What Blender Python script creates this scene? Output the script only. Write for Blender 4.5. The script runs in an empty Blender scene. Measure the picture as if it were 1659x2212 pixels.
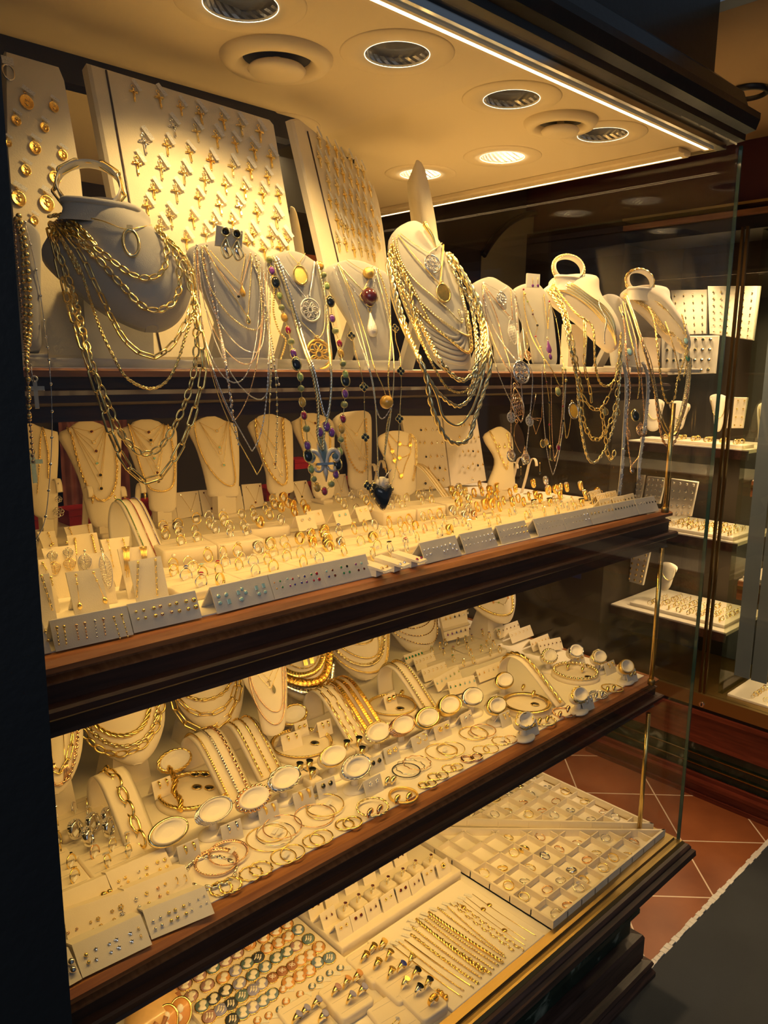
import bpy,math,random
from mathutils import Vector as V,Matrix,Quaternion
random.seed(11)
sc=bpy.context.scene
COL=sc.collection
PI=math.pi
# ------------------------------------------------------------------ camera
RC=((0.72928223,-0.11852618,0.67386867),(-0.68412266,-0.14232161,0.71534659),(0.01111877,-0.98269838,-0.18487907))
S=.8
EYE=V((0,0,1.48))
FPX=1654.45
cam=bpy.data.cameras.new('camera')
cam.sensor_fit='HORIZONTAL'; cam.sensor_width=36; cam.lens=FPX/1659*36
cam.clip_start=.02; cam.clip_end=50
camo=bpy.data.objects.new('camera',cam); COL.objects.link(camo)
m=Matrix.Identity(4)
for i in range(3):
    m[i][0]=RC[i][0]; m[i][1]=-RC[i][1]; m[i][2]=-RC[i][2]; m[i][3]=EYE[i]
camo.matrix_world=m
sc.camera=camo
sc.view_settings.view_transform='Standard'; sc.view_settings.look='None'
sc.view_settings.gamma=1; sc.view_settings.use_curve_mapping=False
sc.view_settings.exposure=0.0
# ------------------------------------------------------------------ world: dim cool daylight of the street behind the viewer
w=bpy.data.worlds.new('World'); sc.world=w; w.use_nodes=True
w.node_tree.nodes['Background'].inputs[0].default_value=(.62,.78,1,1)
w.node_tree.nodes['Background'].inputs[1].default_value=.10
LAMP_W=.85; LED_E=9.0
def Lz(z):return 1.48+S*z                    # heights measured from the eye, in units of 0.8 m
def area(name,loc,target,sx,sy,power,col):
    l=bpy.data.lights.new(name,'AREA'); l.shape='RECTANGLE'; l.size=sx; l.size_y=sy; l.energy=power; l.color=col
    o=bpy.data.objects.new(name,l); COL.objects.link(o); o.location=loc
    o.rotation_euler=(V(target)-V(loc)).to_track_quat('-Z','Y').to_euler(); return o
area('street_daylight',(-1.5,-1.9,2.4),(1.2,.9,.9),2.2,1.8,17,(.92,.96,1))

# ------------------------------------------------------------------ pixels of the photograph to rays, points on real planes
def ray(u,v):
    a,b=u-829.5,v-1106
    return V([RC[i][0]*a+RC[i][1]*b+RC[i][2]*FPX for i in range(3)])
def onz(u,v,z):d=ray(u,v); return EYE+d*((z-EYE.z)/d.z)
def ony(u,v,y):d=ray(u,v); return EYE+d*(y/d.y)
def onx(u,v,x):d=ray(u,v); return EYE+d*(x/d.x)
def onp(u,v,P,N):d=ray(u,v); return EYE+d*((P-EYE).dot(N)/d.dot(N))
CROP=dict(A4=(20,360,2.765),A5=(560,420,2.765),A6=(1000,520,2.517),A7=(50,820,2.765),A8=(560,820,2.765),B1=(1000,960,2.517),
            B2=(90,1380,3.016),B3=(500,1240,3.318),B4=(880,1300,2.9625),B5=(100,1700,2.9625),B6=(560,1760,2.765),B7=(880,1620,2.5136),
            C1=(0,0,2.5136),C2=(600,0,2.5136),C3=(1100,100,2.968),D5=(960,420,3.77),N1=(1340,420,5.2),N2=(1340,800,5.2),N3=(1340,1180,5.2),
            N4=(1160,1560,3.325),F1=(100,1460,2.38),F2=(400,1380,2.38),F3=(700,1280,2.38),F4=(1040,1340,2.38),F5=(110,1700,2.38),F6=(400,1640,2.38),F7=(680,1540,2.38),F8=(120,1940,2.975),G1=(240,1960,2.38),G2=(560,1920,2.38),G3=(620,1780,2.38),G4=(880,1640,2.38),G5=(1100,1640,2.38),G6=(820,1860,2.38),Z6=(0,380,2.7),E1=(60,860,4.1475),E2=(440,860,4.1475),E3=(780,860,4.1475),E4=(80,1120,4.1475),E5=(340,1080,4.1475),E6=(700,1040,4.1475),E7=(1060,980,4.1475),Q1=(160,120,3.318),Q2=(600,240,4.608),Q3=(0,90,5.673),P=(0,0,1))
def k(c,*a):
    x0,y0,s=CROP[c]
    return [(x0+a[i]/s,y0+a[i+1]/s) for i in range(0,len(a),2)]
def k1(c,x,y):x0,y0,s=CROP[c]; return (x0+x/s,y0+y/s)

# ------------------------------------------------------------------ materials
MAT={}
def nodes(name):
    mt=bpy.data.materials.new(name); mt.use_nodes=True; MAT[name]=mt
    return mt,mt.node_tree.nodes,mt.node_tree.links,mt.node_tree.nodes['Principled BSDF']
def mat(name,col,rough=.5,metal=0,bump=0,bscale=300,var=0,vscale=20,emit=None,estr=0,trans=0,ior=1.45,coat=0,stretch=(1,1,1),sheen=0):
    mt,n,l,b=nodes(name)
    b.inputs['Base Color'].default_value=(*col,1); b.inputs['Roughness'].default_value=rough; b.inputs['Metallic'].default_value=metal
    b.inputs['IOR'].default_value=ior
    if trans:b.inputs['Transmission Weight'].default_value=trans
    if coat:b.inputs['Coat Weight'].default_value=coat; b.inputs['Coat Roughness'].default_value=.1
    if sheen:b.inputs['Sheen Weight'].default_value=sheen
    if emit:b.inputs['Emission Color'].default_value=(*emit,1); b.inputs['Emission Strength'].default_value=estr
    if bump or var:
        tc=n.new('ShaderNodeTexCoord'); mp=n.new('ShaderNodeMapping'); mp.inputs['Scale'].default_value=stretch; l.new(tc.outputs['Object'],mp.inputs[0])
    if bump:
        t=n.new('ShaderNodeTexNoise'); t.inputs['Scale'].default_value=bscale; t.inputs['Detail'].default_value=3; l.new(mp.outputs[0],t.inputs['Vector'])
        bp=n.new('ShaderNodeBump'); bp.inputs['Strength'].default_value=bump; bp.inputs['Distance'].default_value=.001
        l.new(t.outputs[0],bp.inputs['Height']); l.new(bp.outputs[0],b.inputs['Normal'])
    if var:
        t=n.new('ShaderNodeTexNoise'); t.inputs['Scale'].default_value=vscale; t.inputs['Detail'].default_value=5; l.new(mp.outputs[0],t.inputs['Vector'])
        mx=n.new('ShaderNodeMix'); mx.data_type='RGBA'; l.new(t.outputs[0],mx.inputs[0])
        mx.inputs[6].default_value=(*[c*(1-var) for c in col],1); mx.inputs[7].default_value=(*[min(1,c*(1+var)) for c in col],1)
        l.new(mx.outputs[2],b.inputs['Base Color'])
    return mt
mat('suede',(.80,.71,.55),.95,bump=.25,bscale=900,var=.05,vscale=60,sheen=.2)
mat('suede_grey',(.42,.40,.36),.95,bump=.3,bscale=900,var=.06,vscale=50,sheen=.2)
mat('suede_front',(.70,.66,.58),.95,bump=.3,bscale=900,var=.06,vscale=50,sheen=.2)
mat('suede_light',(.86,.80,.68),.9,bump=.2,bscale=900,var=.04,vscale=60)
mat('board_cream',(.78,.69,.50),.95,bump=.35,bscale=500,var=.07,vscale=40)
mat('gold',(1.0,.77,.29),.25,1)
mat('gold_pale',(.98,.84,.47),.24,1)
mat('gold_matte',(.98,.68,.20),.32,1,bump=.6,bscale=1500)
mat('gold_deep',(1.0,.66,.16),.22,1,bump=.4,bscale=700)
mat('gold_rose',(.94,.63,.38),.18,1)
mat('silver',(.86,.84,.80),.15,1)
mat('silver_rough',(.74,.72,.69),.35,1,bump=.8,bscale=1400)
mat('diamond',(.95,.95,.95),.05,.55)
mat('onyx',(.01,.012,.012),.08,coat=.5)
mat('ruby',(.35,.01,.05),.08,coat=1)
mat('garnet',(.10,.012,.015),.1,coat=1)
mat('sapphire',(.03,.05,.35),.08,coat=1)
mat('amethyst',(.22,.05,.30),.08,coat=1)
mat('emerald',(.03,.25,.12),.08,coat=1)
mat('peridot',(.35,.45,.12),.1,coat=1)
mat('topaz',(.35,.62,.68),.08,coat=1)
mat('citrine',(.75,.40,.05),.08,coat=1)
mat('amber_shell',(.72,.46,.20),.3,var=.2,vscale=60,coat=.4)
mat('moss_stone',(.30,.32,.12),.3,coat=.5)
mat('coral',(.68,.33,.11),.35,var=.15,vscale=200,coat=.3)
mat('pearl',(.85,.78,.65),.2,coat=1)
mat('cameo_white',(.88,.82,.72),.4,bump=.5,bscale=600)
mat('cameo_blue',(.16,.24,.34),.4); mat('cameo_teal',(.13,.20,.22),.4); mat('cameo_lilac',(.30,.30,.52),.4)
mat('cameo_brown',(.36,.16,.08),.4); mat('cameo_mauve',(.42,.25,.25),.4); mat('cameo_black',(.05,.06,.08),.4)
mat('plastic_clear',(.9,.9,.85),.15,trans=.6)
mat('black_plastic',(.012,.012,.014),.4)
mat('brass',(.42,.29,.11),.42,1,bump=.15,bscale=120)
mat('brass_bright',(.80,.58,.20),.22,1)
mat('chrome',(.75,.76,.76),.12,1)
mat('ceiling_paint',(.70,.57,.36),.6,bump=.05,bscale=200)
mat('trim_paint',(.74,.61,.39),.5)
mat('black_wall',(.011,.013,.016),.55,bump=.8,bscale=90,var=.25,vscale=14)
mat('black_wood',(.010,.008,.007),.35,bump=.3,bscale=60,var=.3,vscale=8,coat=.2)
mat('back_dark',(.030,.020,.012),.6,var=.5,vscale=3)
mat('red_wall',(.060,.010,.008),.7,var=.2,vscale=4)
mat('shop_ceiling',(.50,.34,.17),.8)
mat('red_box',(.33,.012,.015),.4)
mat('green_marble_base',(.02,.035,.025),.2)
mat('mat_black',(.030,.034,.040),.8,bump=.6,bscale=350,var=.35,vscale=5)
mat('white_paint',(.75,.70,.62),.7,var=.2,vscale=60)
mat('led_warm',(1,.8,.5),.5,emit=(1,.66,.30),estr=LED_E)
mat('led_soft',(1,.8,.5),.5,emit=(1,.74,.40),estr=1.5); mat('rim_glow',(1,.9,.7),.2,emit=(1,.88,.6),estr=2.2)
mat('lamp_core',(1,.9,.7),.5,emit=(1,.80,.48),estr=7)
mat('grille_dark',(.02,.02,.02),.6)
mat('glass_edge',(.03,.07,.055),.1,coat=.5)
mat('paper',(.88,.86,.80),.8)
mat('bag_blue',(.10,.22,.40),.6); mat('skin_pale',(.45,.36,.28),.6); mat('bronze',(.16,.10,.045),.35,1); mat('painted_reflection',(.11,.135,.14),.8,var=.2,vscale=6)  # last one paints the mirror's grey-blue street reflection as plain colour
mat('navy',(.02,.025,.09),.4); mat('sign_white',(.8,.82,.85),.5,emit=(.8,.85,1),estr=.25)
def wood(name,c1,c2,rough=.32,axis=0,sc1=3.2):
    mt,n,l,b=nodes(name)
    tc=n.new('ShaderNodeTexCoord'); mp=n.new('ShaderNodeMapping'); s=[40,40,40]; s[axis]=3; mp.inputs['Scale'].default_value=s
    t=n.new('ShaderNodeTexNoise'); t.inputs['Scale'].default_value=sc1; t.inputs['Detail'].default_value=6
    cr=n.new('ShaderNodeValToRGB'); cr.color_ramp.elements[0].position=.35; cr.color_ramp.elements[1].position=.7
    cr.color_ramp.elements[0].color=(*c1,1); cr.color_ramp.elements[1].color=(*c2,1)
    l.new(tc.outputs['Object'],mp.inputs[0]); l.new(mp.outputs[0],t.inputs['Vector']); l.new(t.outputs[0],cr.inputs[0]); l.new(cr.outputs[0],b.inputs['Base Color'])
    bp=n.new('ShaderNodeBump'); bp.inputs['Strength'].default_value=.2; bp.inputs['Distance'].default_value=.001; l.new(t.outputs[0],bp.inputs['Height']); l.new(bp.outputs[0],b.inputs['Normal'])
    b.inputs['Roughness'].default_value=rough; b.inputs['Coat Weight'].default_value=.08
    return mt
wood('wood_lip',(.22,.075,.022),(.38,.15,.05)); wood('wood_fascia',(.030,.011,.007),(.062,.022,.012),.5); wood('wood_dark',(.035,.02,.016),(.09,.05,.038),.4)
wood('wood_lip_y',(.22,.075,.022),(.38,.15,.05),axis=1); wood('wood_red',(.10,.018,.010),(.18,.035,.018),.3,1); wood('wood_brown',(.20,.075,.025),(.34,.14,.05),.35,1)
wood('wood_beam',(.28,.07,.02),(.40,.12,.04),.4)
def tile_mat():
    mt,n,l,b=nodes('terracotta')
    g=n.new('ShaderNodeNewGeometry'); sp=n.new('ShaderNodeSeparateXYZ'); l.new(g.outputs['Position'],sp.inputs[0])
    def M(op,a,bb=None):
        x=n.new('ShaderNodeMath'); x.operation=op
        for i,q in enumerate((a,bb)):
            if q is None:continue
            if isinstance(q,(int,float)):x.inputs[i].default_value=q
            else:l.new(q,x.inputs[i])
        return x.outputs[0]
    P_=.382
    outs=[]
    for op,off in (('ADD',2.80),('SUBTRACT',1.272)):
        s_=M(op,sp.outputs[0],sp.outputs[1]); f_=M('FRACT',M('ADD',M('DIVIDE',M('SUBTRACT',s_,off),P_),20.5)); outs.append(M('ABSOLUTE',M('SUBTRACT',f_,.5)))
    mn=M('MINIMUM',outs[0],outs[1]); ln=M('LESS_THAN',mn,.0085)
    t=n.new('ShaderNodeTexNoise'); t.inputs['Scale'].default_value=5; t.inputs['Detail'].default_value=8; l.new(g.outputs['Position'],t.inputs['Vector'])
    cr=n.new('ShaderNodeValToRGB'); cr.color_ramp.elements[0].color=(.20,.055,.016,1); cr.color_ramp.elements[1].color=(.34,.105,.032,1); cr.color_ramp.elements[0].position=.3; cr.color_ramp.elements[1].position=.7
    l.new(t.outputs[0],cr.inputs[0])
    mx=n.new('ShaderNodeMix'); mx.data_type='RGBA'; l.new(ln,mx.inputs[0]); l.new(cr.outputs[0],mx.inputs[6]); mx.inputs[7].default_value=(.78,.62,.45,1)
    l.new(mx.outputs[2],b.inputs['Base Color']); b.inputs['Roughness'].default_value=.42
tile_mat()
def marble():
    mt,n,l,b=nodes('green_marble')
    tc=n.new('ShaderNodeTexCoord'); t=n.new('ShaderNodeTexNoise'); t.inputs['Scale'].default_value=9; t.inputs['Detail'].default_value=9; t.inputs['Distortion'].default_value=1.5
    l.new(tc.outputs['Object'],t.inputs['Vector']); cr=n.new('ShaderNodeValToRGB'); e=cr.color_ramp.elements
    e[0].position=.45; e[0].color=(.010,.020,.014,1); e[1].position=.72; e[1].color=(.20,.24,.19,1); x=e.new(.62); x.color=(.022,.04,.028,1)
    l.new(t.outputs[0],cr.inputs[0]); l.new(cr.outputs[0],b.inputs['Base Color']); b.inputs['Roughness'].default_value=.18
marble()
def glass_mat(name,tint=(1,1,1),mul=1.0):     # thin pane: clear, mirror-like only at a grazing angle (Schlick)
    mt,n,l,b=nodes(name); n.remove(b); o=n['Material Output']
    tr=n.new('ShaderNodeBsdfTransparent'); tr.inputs[0].default_value=(*tint,1); gl=n.new('ShaderNodeBsdfGlossy'); gl.inputs['Roughness'].default_value=.0
    g=n.new('ShaderNodeNewGeometry'); d=n.new('ShaderNodeVectorMath'); d.operation='DOT_PRODUCT'; l.new(g.outputs['Normal'],d.inputs[0]); l.new(g.outputs['Incoming'],d.inputs[1])
    def M(op,*a):
        x=n.new('ShaderNodeMath'); x.operation=op
        for i,q in enumerate(a):
            if isinstance(q,(int,float)):x.inputs[i].default_value=q
            else:l.new(q,x.inputs[i])
        return x.outputs[0]
    fr=M('ADD',.025*mul,M('MULTIPLY',.9*mul,M('POWER',M('SUBTRACT',1.0,M('ABSOLUTE',d.outputs['Value'])),5.0)))
    mx=n.new('ShaderNodeMixShader'); l.new(fr,mx.inputs[0]); l.new(tr.outputs[0],mx.inputs[1]); l.new(gl.outputs[0],mx.inputs[2])
    l.new(mx.outputs[0],o.inputs[0])
glass_mat('pane'); glass_mat('pane_tint',(.90,.93,.85))
mat('reflector',(.95,.90,.80),.22,.8)
def tag_mat():
    mt,n,l,b=nodes('tag_print'); tc=n.new('ShaderNodeTexCoord'); wv=n.new('ShaderNodeTexWave'); wv.inputs['Scale'].default_value=260; wv.inputs['Distortion'].default_value=6; wv.bands_direction='Y'; wv.inputs['Detail Scale'].default_value=4
    l.new(tc.outputs['Object'],wv.inputs['Vector']); cr=n.new('ShaderNodeValToRGB'); e=cr.color_ramp.elements; e[0].position=.08; e[0].color=(.30,.30,.30,1); e[1].position=.22; e[1].color=(.90,.87,.80,1)
    l.new(wv.outputs[0],cr.inputs[0]); l.new(cr.outputs[0],b.inputs['Base Color']); b.inputs['Roughness'].default_value=.7
tag_mat()

# ------------------------------------------------------------------ mesh helper
class MB:
    def __init__(s):s.v=[]; s.f=[]; s.sm=[]; s.uv=None
    def add(s,vs,fs,smooth=True):
        o=len(s.v); s.v+=[tuple(p) for p in vs]; s.f+=[tuple(i+o for i in f) for f in fs]; s.sm+=[smooth]*len(fs); return s
    def box(s,x0,x1,y0,y1,z0,z1):
        return s.add([(x0,y0,z0),(x1,y0,z0),(x1,y1,z0),(x0,y1,z0),(x0,y0,z1),(x1,y0,z1),(x1,y1,z1),(x0,y1,z1)],
                     [(0,3,2,1),(4,5,6,7),(0,1,5,4),(1,2,6,5),(2,3,7,6),(3,0,4,7)],False)
    def obox(s,c,X,Y,Z):           # oriented box: centre and half vectors
        c=V(c); q=[c+X*a+Y*b+Z*d for d in (-1,1) for a,b in ((-1,-1),(1,-1),(1,1),(-1,1))]
        return s.add(q,[(0,3,2,1),(4,5,6,7),(0,1,5,4),(1,2,6,5),(2,3,7,6),(3,0,4,7)],False)
    def loft(s,rings,cap0=True,cap1=True,close=True,smooth=True):
        n=len(rings[0]); o=len(s.v)
        for r in rings:s.v+=[tuple(p) for p in r]
        for j in range(len(rings)-1):
            for i in range(n if close else n-1):
                a=o+j*n+i; b=o+j*n+(i+1)%n
                s.f.append((a,b,b+n,a+n)); s.sm.append(smooth)
        if cap0:s.f.append(tuple(range(o+n-1,o-1,-1))); s.sm.append(False)
        if cap1:q=o+(len(rings)-1)*n; s.f.append(tuple(range(q,q+n))); s.sm.append(False)
        return s
    def tube(s,P,r,n=6,closed=False,ell=None,up=None,cap=True):
        P=[V(p) for p in P]; m_=len(P); rings=[]
        prev=None
        for i,p in enumerate(P):
            t=(P[(i+1)%m_]-P[i-1]) if closed else (P[min(i+1,m_-1)]-P[max(i-1,0)])
            if t.length<1e-9:t=V((0,0,1))
            t.normalize()
            if up is not None:a=V(up) if not isinstance(up,list) else up[i]
            elif prev is None:a=V((0,0,1)) if abs(t.z)<.9 else V((1,0,0))
            else:a=prev
            a=(a-t*a.dot(t))
            if a.length<1e-6:a=t.orthogonal()
            a.normalize(); b=t.cross(a); prev=a
            rr=r[i] if isinstance(r,(list,tuple)) else r
            ea,eb=ell if ell else (1,1)
            rings.append([p+a*math.cos(2*PI*q/n)*rr*ea+b*math.sin(2*PI*q/n)*rr*eb for q in range(n)])
        if closed:rings.append(rings[0]); return s.loft(rings,False,False)
        return s.loft(rings,cap,cap)
    def torus(s,c,R_,r,X=V((1,0,0)),Y=V((0,1,0)),n=16,m_=6,Ry=None,a0=0,a1=2*PI):
        c=V(c); Ry=Ry or R_; full=abs(a1-a0-2*PI)<1e-6; N=n if full else n+1
        P=[c+X*(math.cos(a0+(a1-a0)*i/n)*R_)+Y*(math.sin(a0+(a1-a0)*i/n)*Ry) for i in range(N)]
        return s.tube(P,r,m_,closed=full,up=X.cross(Y))
    def sphere(s,c,r,n=8,m_=5,sc_=(1,1,1)):
        c=V(c); rings=[]
        for j in range(m_+1):
            t=-PI/2+PI*j/m_; rr=max(.03,math.cos(t))
            rings.append([c+V((math.cos(2*PI*i/n)*rr*r*sc_[0],math.sin(2*PI*i/n)*rr*r*sc_[1],math.sin(t)*r*sc_[2])) for i in range(n)])
        return s.loft(rings)
    def lathe(s,prof,n=20,c=(0,0,0),sx=1,sy=1,smooth=True,cap0=True,cap1=True):
        c=V(c)
        return s.loft([[c+V((math.cos(2*PI*i/n)*r*sx,math.sin(2*PI*i/n)*r*sy,z)) for i in range(n)] for r,z in prof],cap0,cap1,smooth=smooth)
    def gem(s,c,r,N=V((0,0,1)),n=8,h=.55):   # cut stone: table, girdle, pavilion
        c=V(c); N=V(N).normalized(); X=N.orthogonal().normalized(); Y=N.cross(X)
        rg=lambda q,z:[c+X*math.cos(2*PI*(i+.5)/n)*q+Y*math.sin(2*PI*(i+.5)/n)*q+N*z for i in range(n)]
        return s.loft([rg(r*.15,-r*.7),rg(r,0),rg(r*.95,r*.12),rg(r*.55,r*h)],smooth=False)
    def rpad(s,w_,d,h,r=.006,ch=.003,z=0,seg=4,X=V((1,0,0)),Y=V((0,1,0)),c=V((0,0,0))):
        def ring(ins,zz):
            q=[]; a,b=w_/2-ins,d/2-ins; rr=max(r-ins,.0004)
            for kx,ky,st in ((1,1,0),(-1,1,1),(-1,-1,2),(1,-1,3)):
                for i in range(seg+1):
                    t=(st+i/seg)*PI/2
                    q.append(c+X*(kx*(a-rr)+math.cos(t)*rr)+Y*(ky*(b-rr)+math.sin(t)*rr)+V((0,0,zz)))
            return q
        return s.loft([ring(0,z),ring(0,z+h-ch),ring(ch*.35,z+h-ch*.3),ring(ch,z+h)],smooth=True)
    def prism(s,poly,z0,z1):
        return s.loft([[(x,y,z0) for x,y in poly],[(x,y,z1) for x,y in poly]],smooth=False)
    def card(s,c,X,Y,N,t):         # thin plate with thickness t
        return s.obox(c,X,Y,N*(t/2))
    def xf(s,M_):
        s.v=[tuple(M_ @ V(p)) for p in s.v]; return s
    def mesh(s,name,mt,sharp=None):
        me=bpy.data.meshes.new(name); me.from_pydata(s.v,[],s.f); me.validate()
        me.polygons.foreach_set('use_smooth',s.sm[:len(me.polygons)] if len(s.sm) >= len(me.polygons) else [True]*len(me.polygons))
        me.materials.append(MAT[mt] if isinstance(mt,str) else mt)
        me.update(); return me
    def build(s,name,mt,parent=None,loc=None):
        o=bpy.data.objects.new(name,s.mesh(name,mt)); COL.objects.link(o)
        if parent:o.parent=parent
        if loc is not None:o.location=loc
        return o
def tag(o,label=None,cat=None,group=None,kind=None):
    if label:
        for q in ('small ','the ','little ','fine ','long ','cream '):
            while len(label.split())>16 and ' '+q in label:label=label.replace(' '+q,' ',1)
        o['label']=label
    if cat:o['category']=cat
    if group:o['group']=group
    if kind:o['kind']=kind
    return o
def thing(name,label,cat,loc=(0,0,0),rz=0,group=None,rot=None):
    o=bpy.data.objects.new(name,None); COL.objects.link(o); o.location=loc; o.empty_display_size=.01
    if rot is not None:o.rotation_mode='QUATERNION'; o.rotation_quaternion=rot
    else:o.rotation_euler=(0,0,rz)
    return tag(o,label,cat,group)
def struct(name,mb,mt,parent=None):
    o=mb.build(name,mt,parent)
    if not parent:o['kind']='structure'
    return o
KIDS={}
def kit(parts):         # a set of meshes (name, mesh, material, sub-parts) reused by every copy of a thing
    return [(n_,mb.mesh(n_,mt),kit(sub) if sub else []) for n_,mb,mt,sub in parts]
def place(kt,name,label,cat,loc,rz=0,group=None,rot=None,scale=1,relabel=None):
    if len(kt)==1 and not kt[0][2]:
        r=bpy.data.objects.new(name,kt[0][1]); COL.objects.link(r); r.location=loc
        if rot is not None:r.rotation_mode='QUATERNION'; r.rotation_quaternion=rot
        else:r.rotation_euler=(0,0,rz)
        tag(r,label,cat,group)
    else:
        r=thing(name,label,cat,loc,rz,group,rot)
        for n_,me,sub in kt:
            c=bpy.data.objects.new(n_,me); COL.objects.link(c); c.parent=r
            for n2,me2,_ in sub:d=bpy.data.objects.new(n2,me2); COL.objects.link(d); d.parent=c
    if scale != 1:r.scale=(scale,)*3
    return r
ORD=['first','second','third','fourth','fifth','sixth','seventh','eighth','ninth','tenth','eleventh','twelfth','thirteenth','fourteenth','fifteenth','sixteenth','seventeenth','eighteenth','nineteenth','twentieth']
def od(i,n,a='from left'):
    if i==0 and a=='from left':return 'leftmost'
    if i==n-1 and a=='from left':return 'rightmost'
    return (ORD[i] if i<20 else str(i+1)+'th')+' '+a
def smooth(P,n=8,closed=False):       # Catmull-Rom through 2D or 3D points
    P=[V(p) for p in P]; out=[]; m_=len(P)
    for i in range(m_ if closed else m_-1):
        if closed:a,b,c,d=P[i-1],P[i],P[(i+1)%m_],P[(i+2)%m_]
        else:a,b,c,d=P[max(i-1,0)],P[i],P[i+1],P[min(i+2,m_-1)]
        for j in range(n):
            t=j/n; out.append(.5*((2*b)+(c-a)*t+(2*a-5*b+4*c-d)*t*t+(3*b-a-3*c+d)*t**3))
    if not closed:out.append(P[-1])
    return out
def resample(P,step):
    L=[0]
    for i in range(1,len(P)):L.append(L[-1]+(P[i]-P[i-1]).length)
    n=max(2,int(round(L[-1]/step))); out=[]; j=0
    for i in range(n+1):
        s_=L[-1]*i/n
        while j<len(L)-2 and L[j+1]<s_:j+=1
        d=L[j+1]-L[j]; out.append(P[j].lerp(P[j+1],(s_-L[j])/d if d>1e-9 else 0))
    return out
# ================================================================== the setting
def u_(*a):return [x*S for x in a]
def bx(mb,x0,x1,y0,y1,z0,z1):return mb.box(x0*S,x1*S,y0*S,y1*S,Lz(z0),Lz(z1))   # in eye units
struct('floor',MB().box(-2,6,.764,6,-.05,0),'terracotta')
mb=MB().box(-2,6,-3,.752,-.05,.006); struct('floor_mat_strip',mb,'mat_black')
mb=MB(); P=[]
random.seed(3)
for i in range(160):
    x=.4+i*.02; wv=.0045+random.random()*.004
    mb.box(x,x+.021,.760-wv,.760+wv,0,.0075)
struct('trim_1',mb,'white_paint')
struct('wall_left',bx(MB(),-2.2,.265,.8,2.4,-1.85,2),'black_wall')
struct('wall_back',bx(MB(),-.5,3.4,2.45,2.5,-1.85,2),'back_dark')
CEIL=[struct('ceiling',bx(MB(),.25,2.0,.935,1.5,.55,.56),'ceiling_paint'),struct('ceiling_back',bx(MB(),.25,1.985,1.5,2.45,.55,.56),'ceiling_paint')]
HOLES=MB(); struct('trim_18',bx(MB(),.25,2.0,.935,2.45,.64,.65),'black_wood')
struct('trim_2',bx(bx(MB(),.25,1.12,1.49,1.53,.50,.55),1.12,1.44,1.66,1.9,.44,.55),'black_wood')
struct('trim_3',bx(MB(),1.1,1.99,2.30,2.42,.30,.40),'wood_beam')
def sweepL(prof,x0,xc,yc,y1,closed=True):     # a moulding along the front that turns the corner and runs back
    mb=MB(); rg=[[(x0,yc-d,z) for d,z in prof],[(xc+d,yc-d,z) for d,z in prof],[(xc+d,y1,z) for d,z in prof]]
    return mb.loft([[(a*S,b*S,Lz(c)) for a,b,c in r] for r in rg],smooth=False,close=closed)
# header with stepped cornice above the glass
struct('wall_front',sweepL([(-.0,.562),(.035,.575),(.035,.590),(.052,.600),(.058,.625),(.058,.640),(.035,.655),(.025,.69),(.0,.71),(-.03,.735),(-.03,2),(-.22,2),(-.22,.562)],-2.3,2.05,.93,2.45),'black_wood')
struct('trim_4',sweepL([(-.005,.545),(.012,.549),(.012,.562),(-.005,.562)],.25,2.02,.93,2.44),'chrome')
struct('trim_5',bx(MB(),1.925,1.99,.99,2.4,.538,.549),'trim_paint')
# LED strips: channel > diffuser
def led(label,x0,x1,y0,y1,along,z=.549):
    t=thing('light_strip',label,'light strip',((x0+x1)/2*S,(y0+y1)/2*S,Lz(z)))
    hx,hy=(x1-x0)/2*S,(y1-y0)/2*S
    MB().box(-hx,hx,-hy,hy,-.006,0).build('channel','trim_paint',t)
    if along=='x':MB().box(-hx,hx-.01,-.0035,.0035,-.0062,-.0058).build('diffuser','led_warm',t)
    else:MB().box(-.0035,.0035,-hy+.01,hy,-.0062,-.0058).build('diffuser','led_warm',t)
led('bright warm light strip along the top front edge of the display case',.27,1.985,.928,.952,'x')
led('yellow light strip along the right ceiling edge above the side glass',1.945,1.97,.985,2.4,'y',.538)
# downlights
def lamp_kit(R_):           # faceted reflector bowl
    mb=MB(); n=44; rg=[]
    for j in range(11):
        z=.001+.0445*j/10; r=R_*(1.0-.62*(j/10)**1.7)
        rg.append([V((math.cos(2*PI*i/n)*(r-.0011*((i+j)%2)),math.sin(2*PI*i/n)*(r-.0011*((i+j)%2)),z)) for i in range(n)])
    return mb.loft(rg,False,True,smooth=False).mesh('reflector','reflector')
REFL=lamp_kit(.046)
TRIMM=MB().lathe([(.046,-.0005),(.046,-.0022),(.080,-.0018),(.082,-.0002),(.082,.0)],48,cap0=False,cap1=False).mesh('trim_ring','ceiling_paint')
CORE=MB().lathe([(.0005,.036),(.012,.036),(.013,.046)],16,cap0=False).mesh('lamp','lamp_core')
RIM=MB().torus((0,0,-.002),.0465,.0006,n=40,m_=5).mesh('rim','rim_glow')  # emission stands in for lamplight caught on the metal edge
def downlight(px,label,size=1.0,on=True):
    p=onz(*px,Lz(.55)); t=thing('downlight',label,'ceiling light',p,group=None)
    for n_,me in (('trim_ring',TRIMM),('reflector',REFL),('lamp',CORE),('rim',RIM)):
        o=bpy.data.objects.new(n_,me); COL.objects.link(o); o.parent=t
    HOLES.lathe([(.046,-.02),(.046,.03)],40,c=p)
    for kd_,e_,z_ in (('SPOT',8,-.006),('POINT',.40,.020)):      # the beam, and the glow on the facets of the reflector
        l=bpy.data.lights.new('bulb',kd_); l.energy=LAMP_W*e_; l.shadow_soft_size=.02 if kd_=='SPOT' else .008; l.color=(1,.66,.25) if kd_=='SPOT' else (1,.8,.5)
        if kd_=='SPOT':l.spot_size=math.radians(130); l.spot_blend=.7
        o=bpy.data.objects.new('light',l); COL.objects.link(o); o.location=p+V((0,0,z_))
    return t
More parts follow.
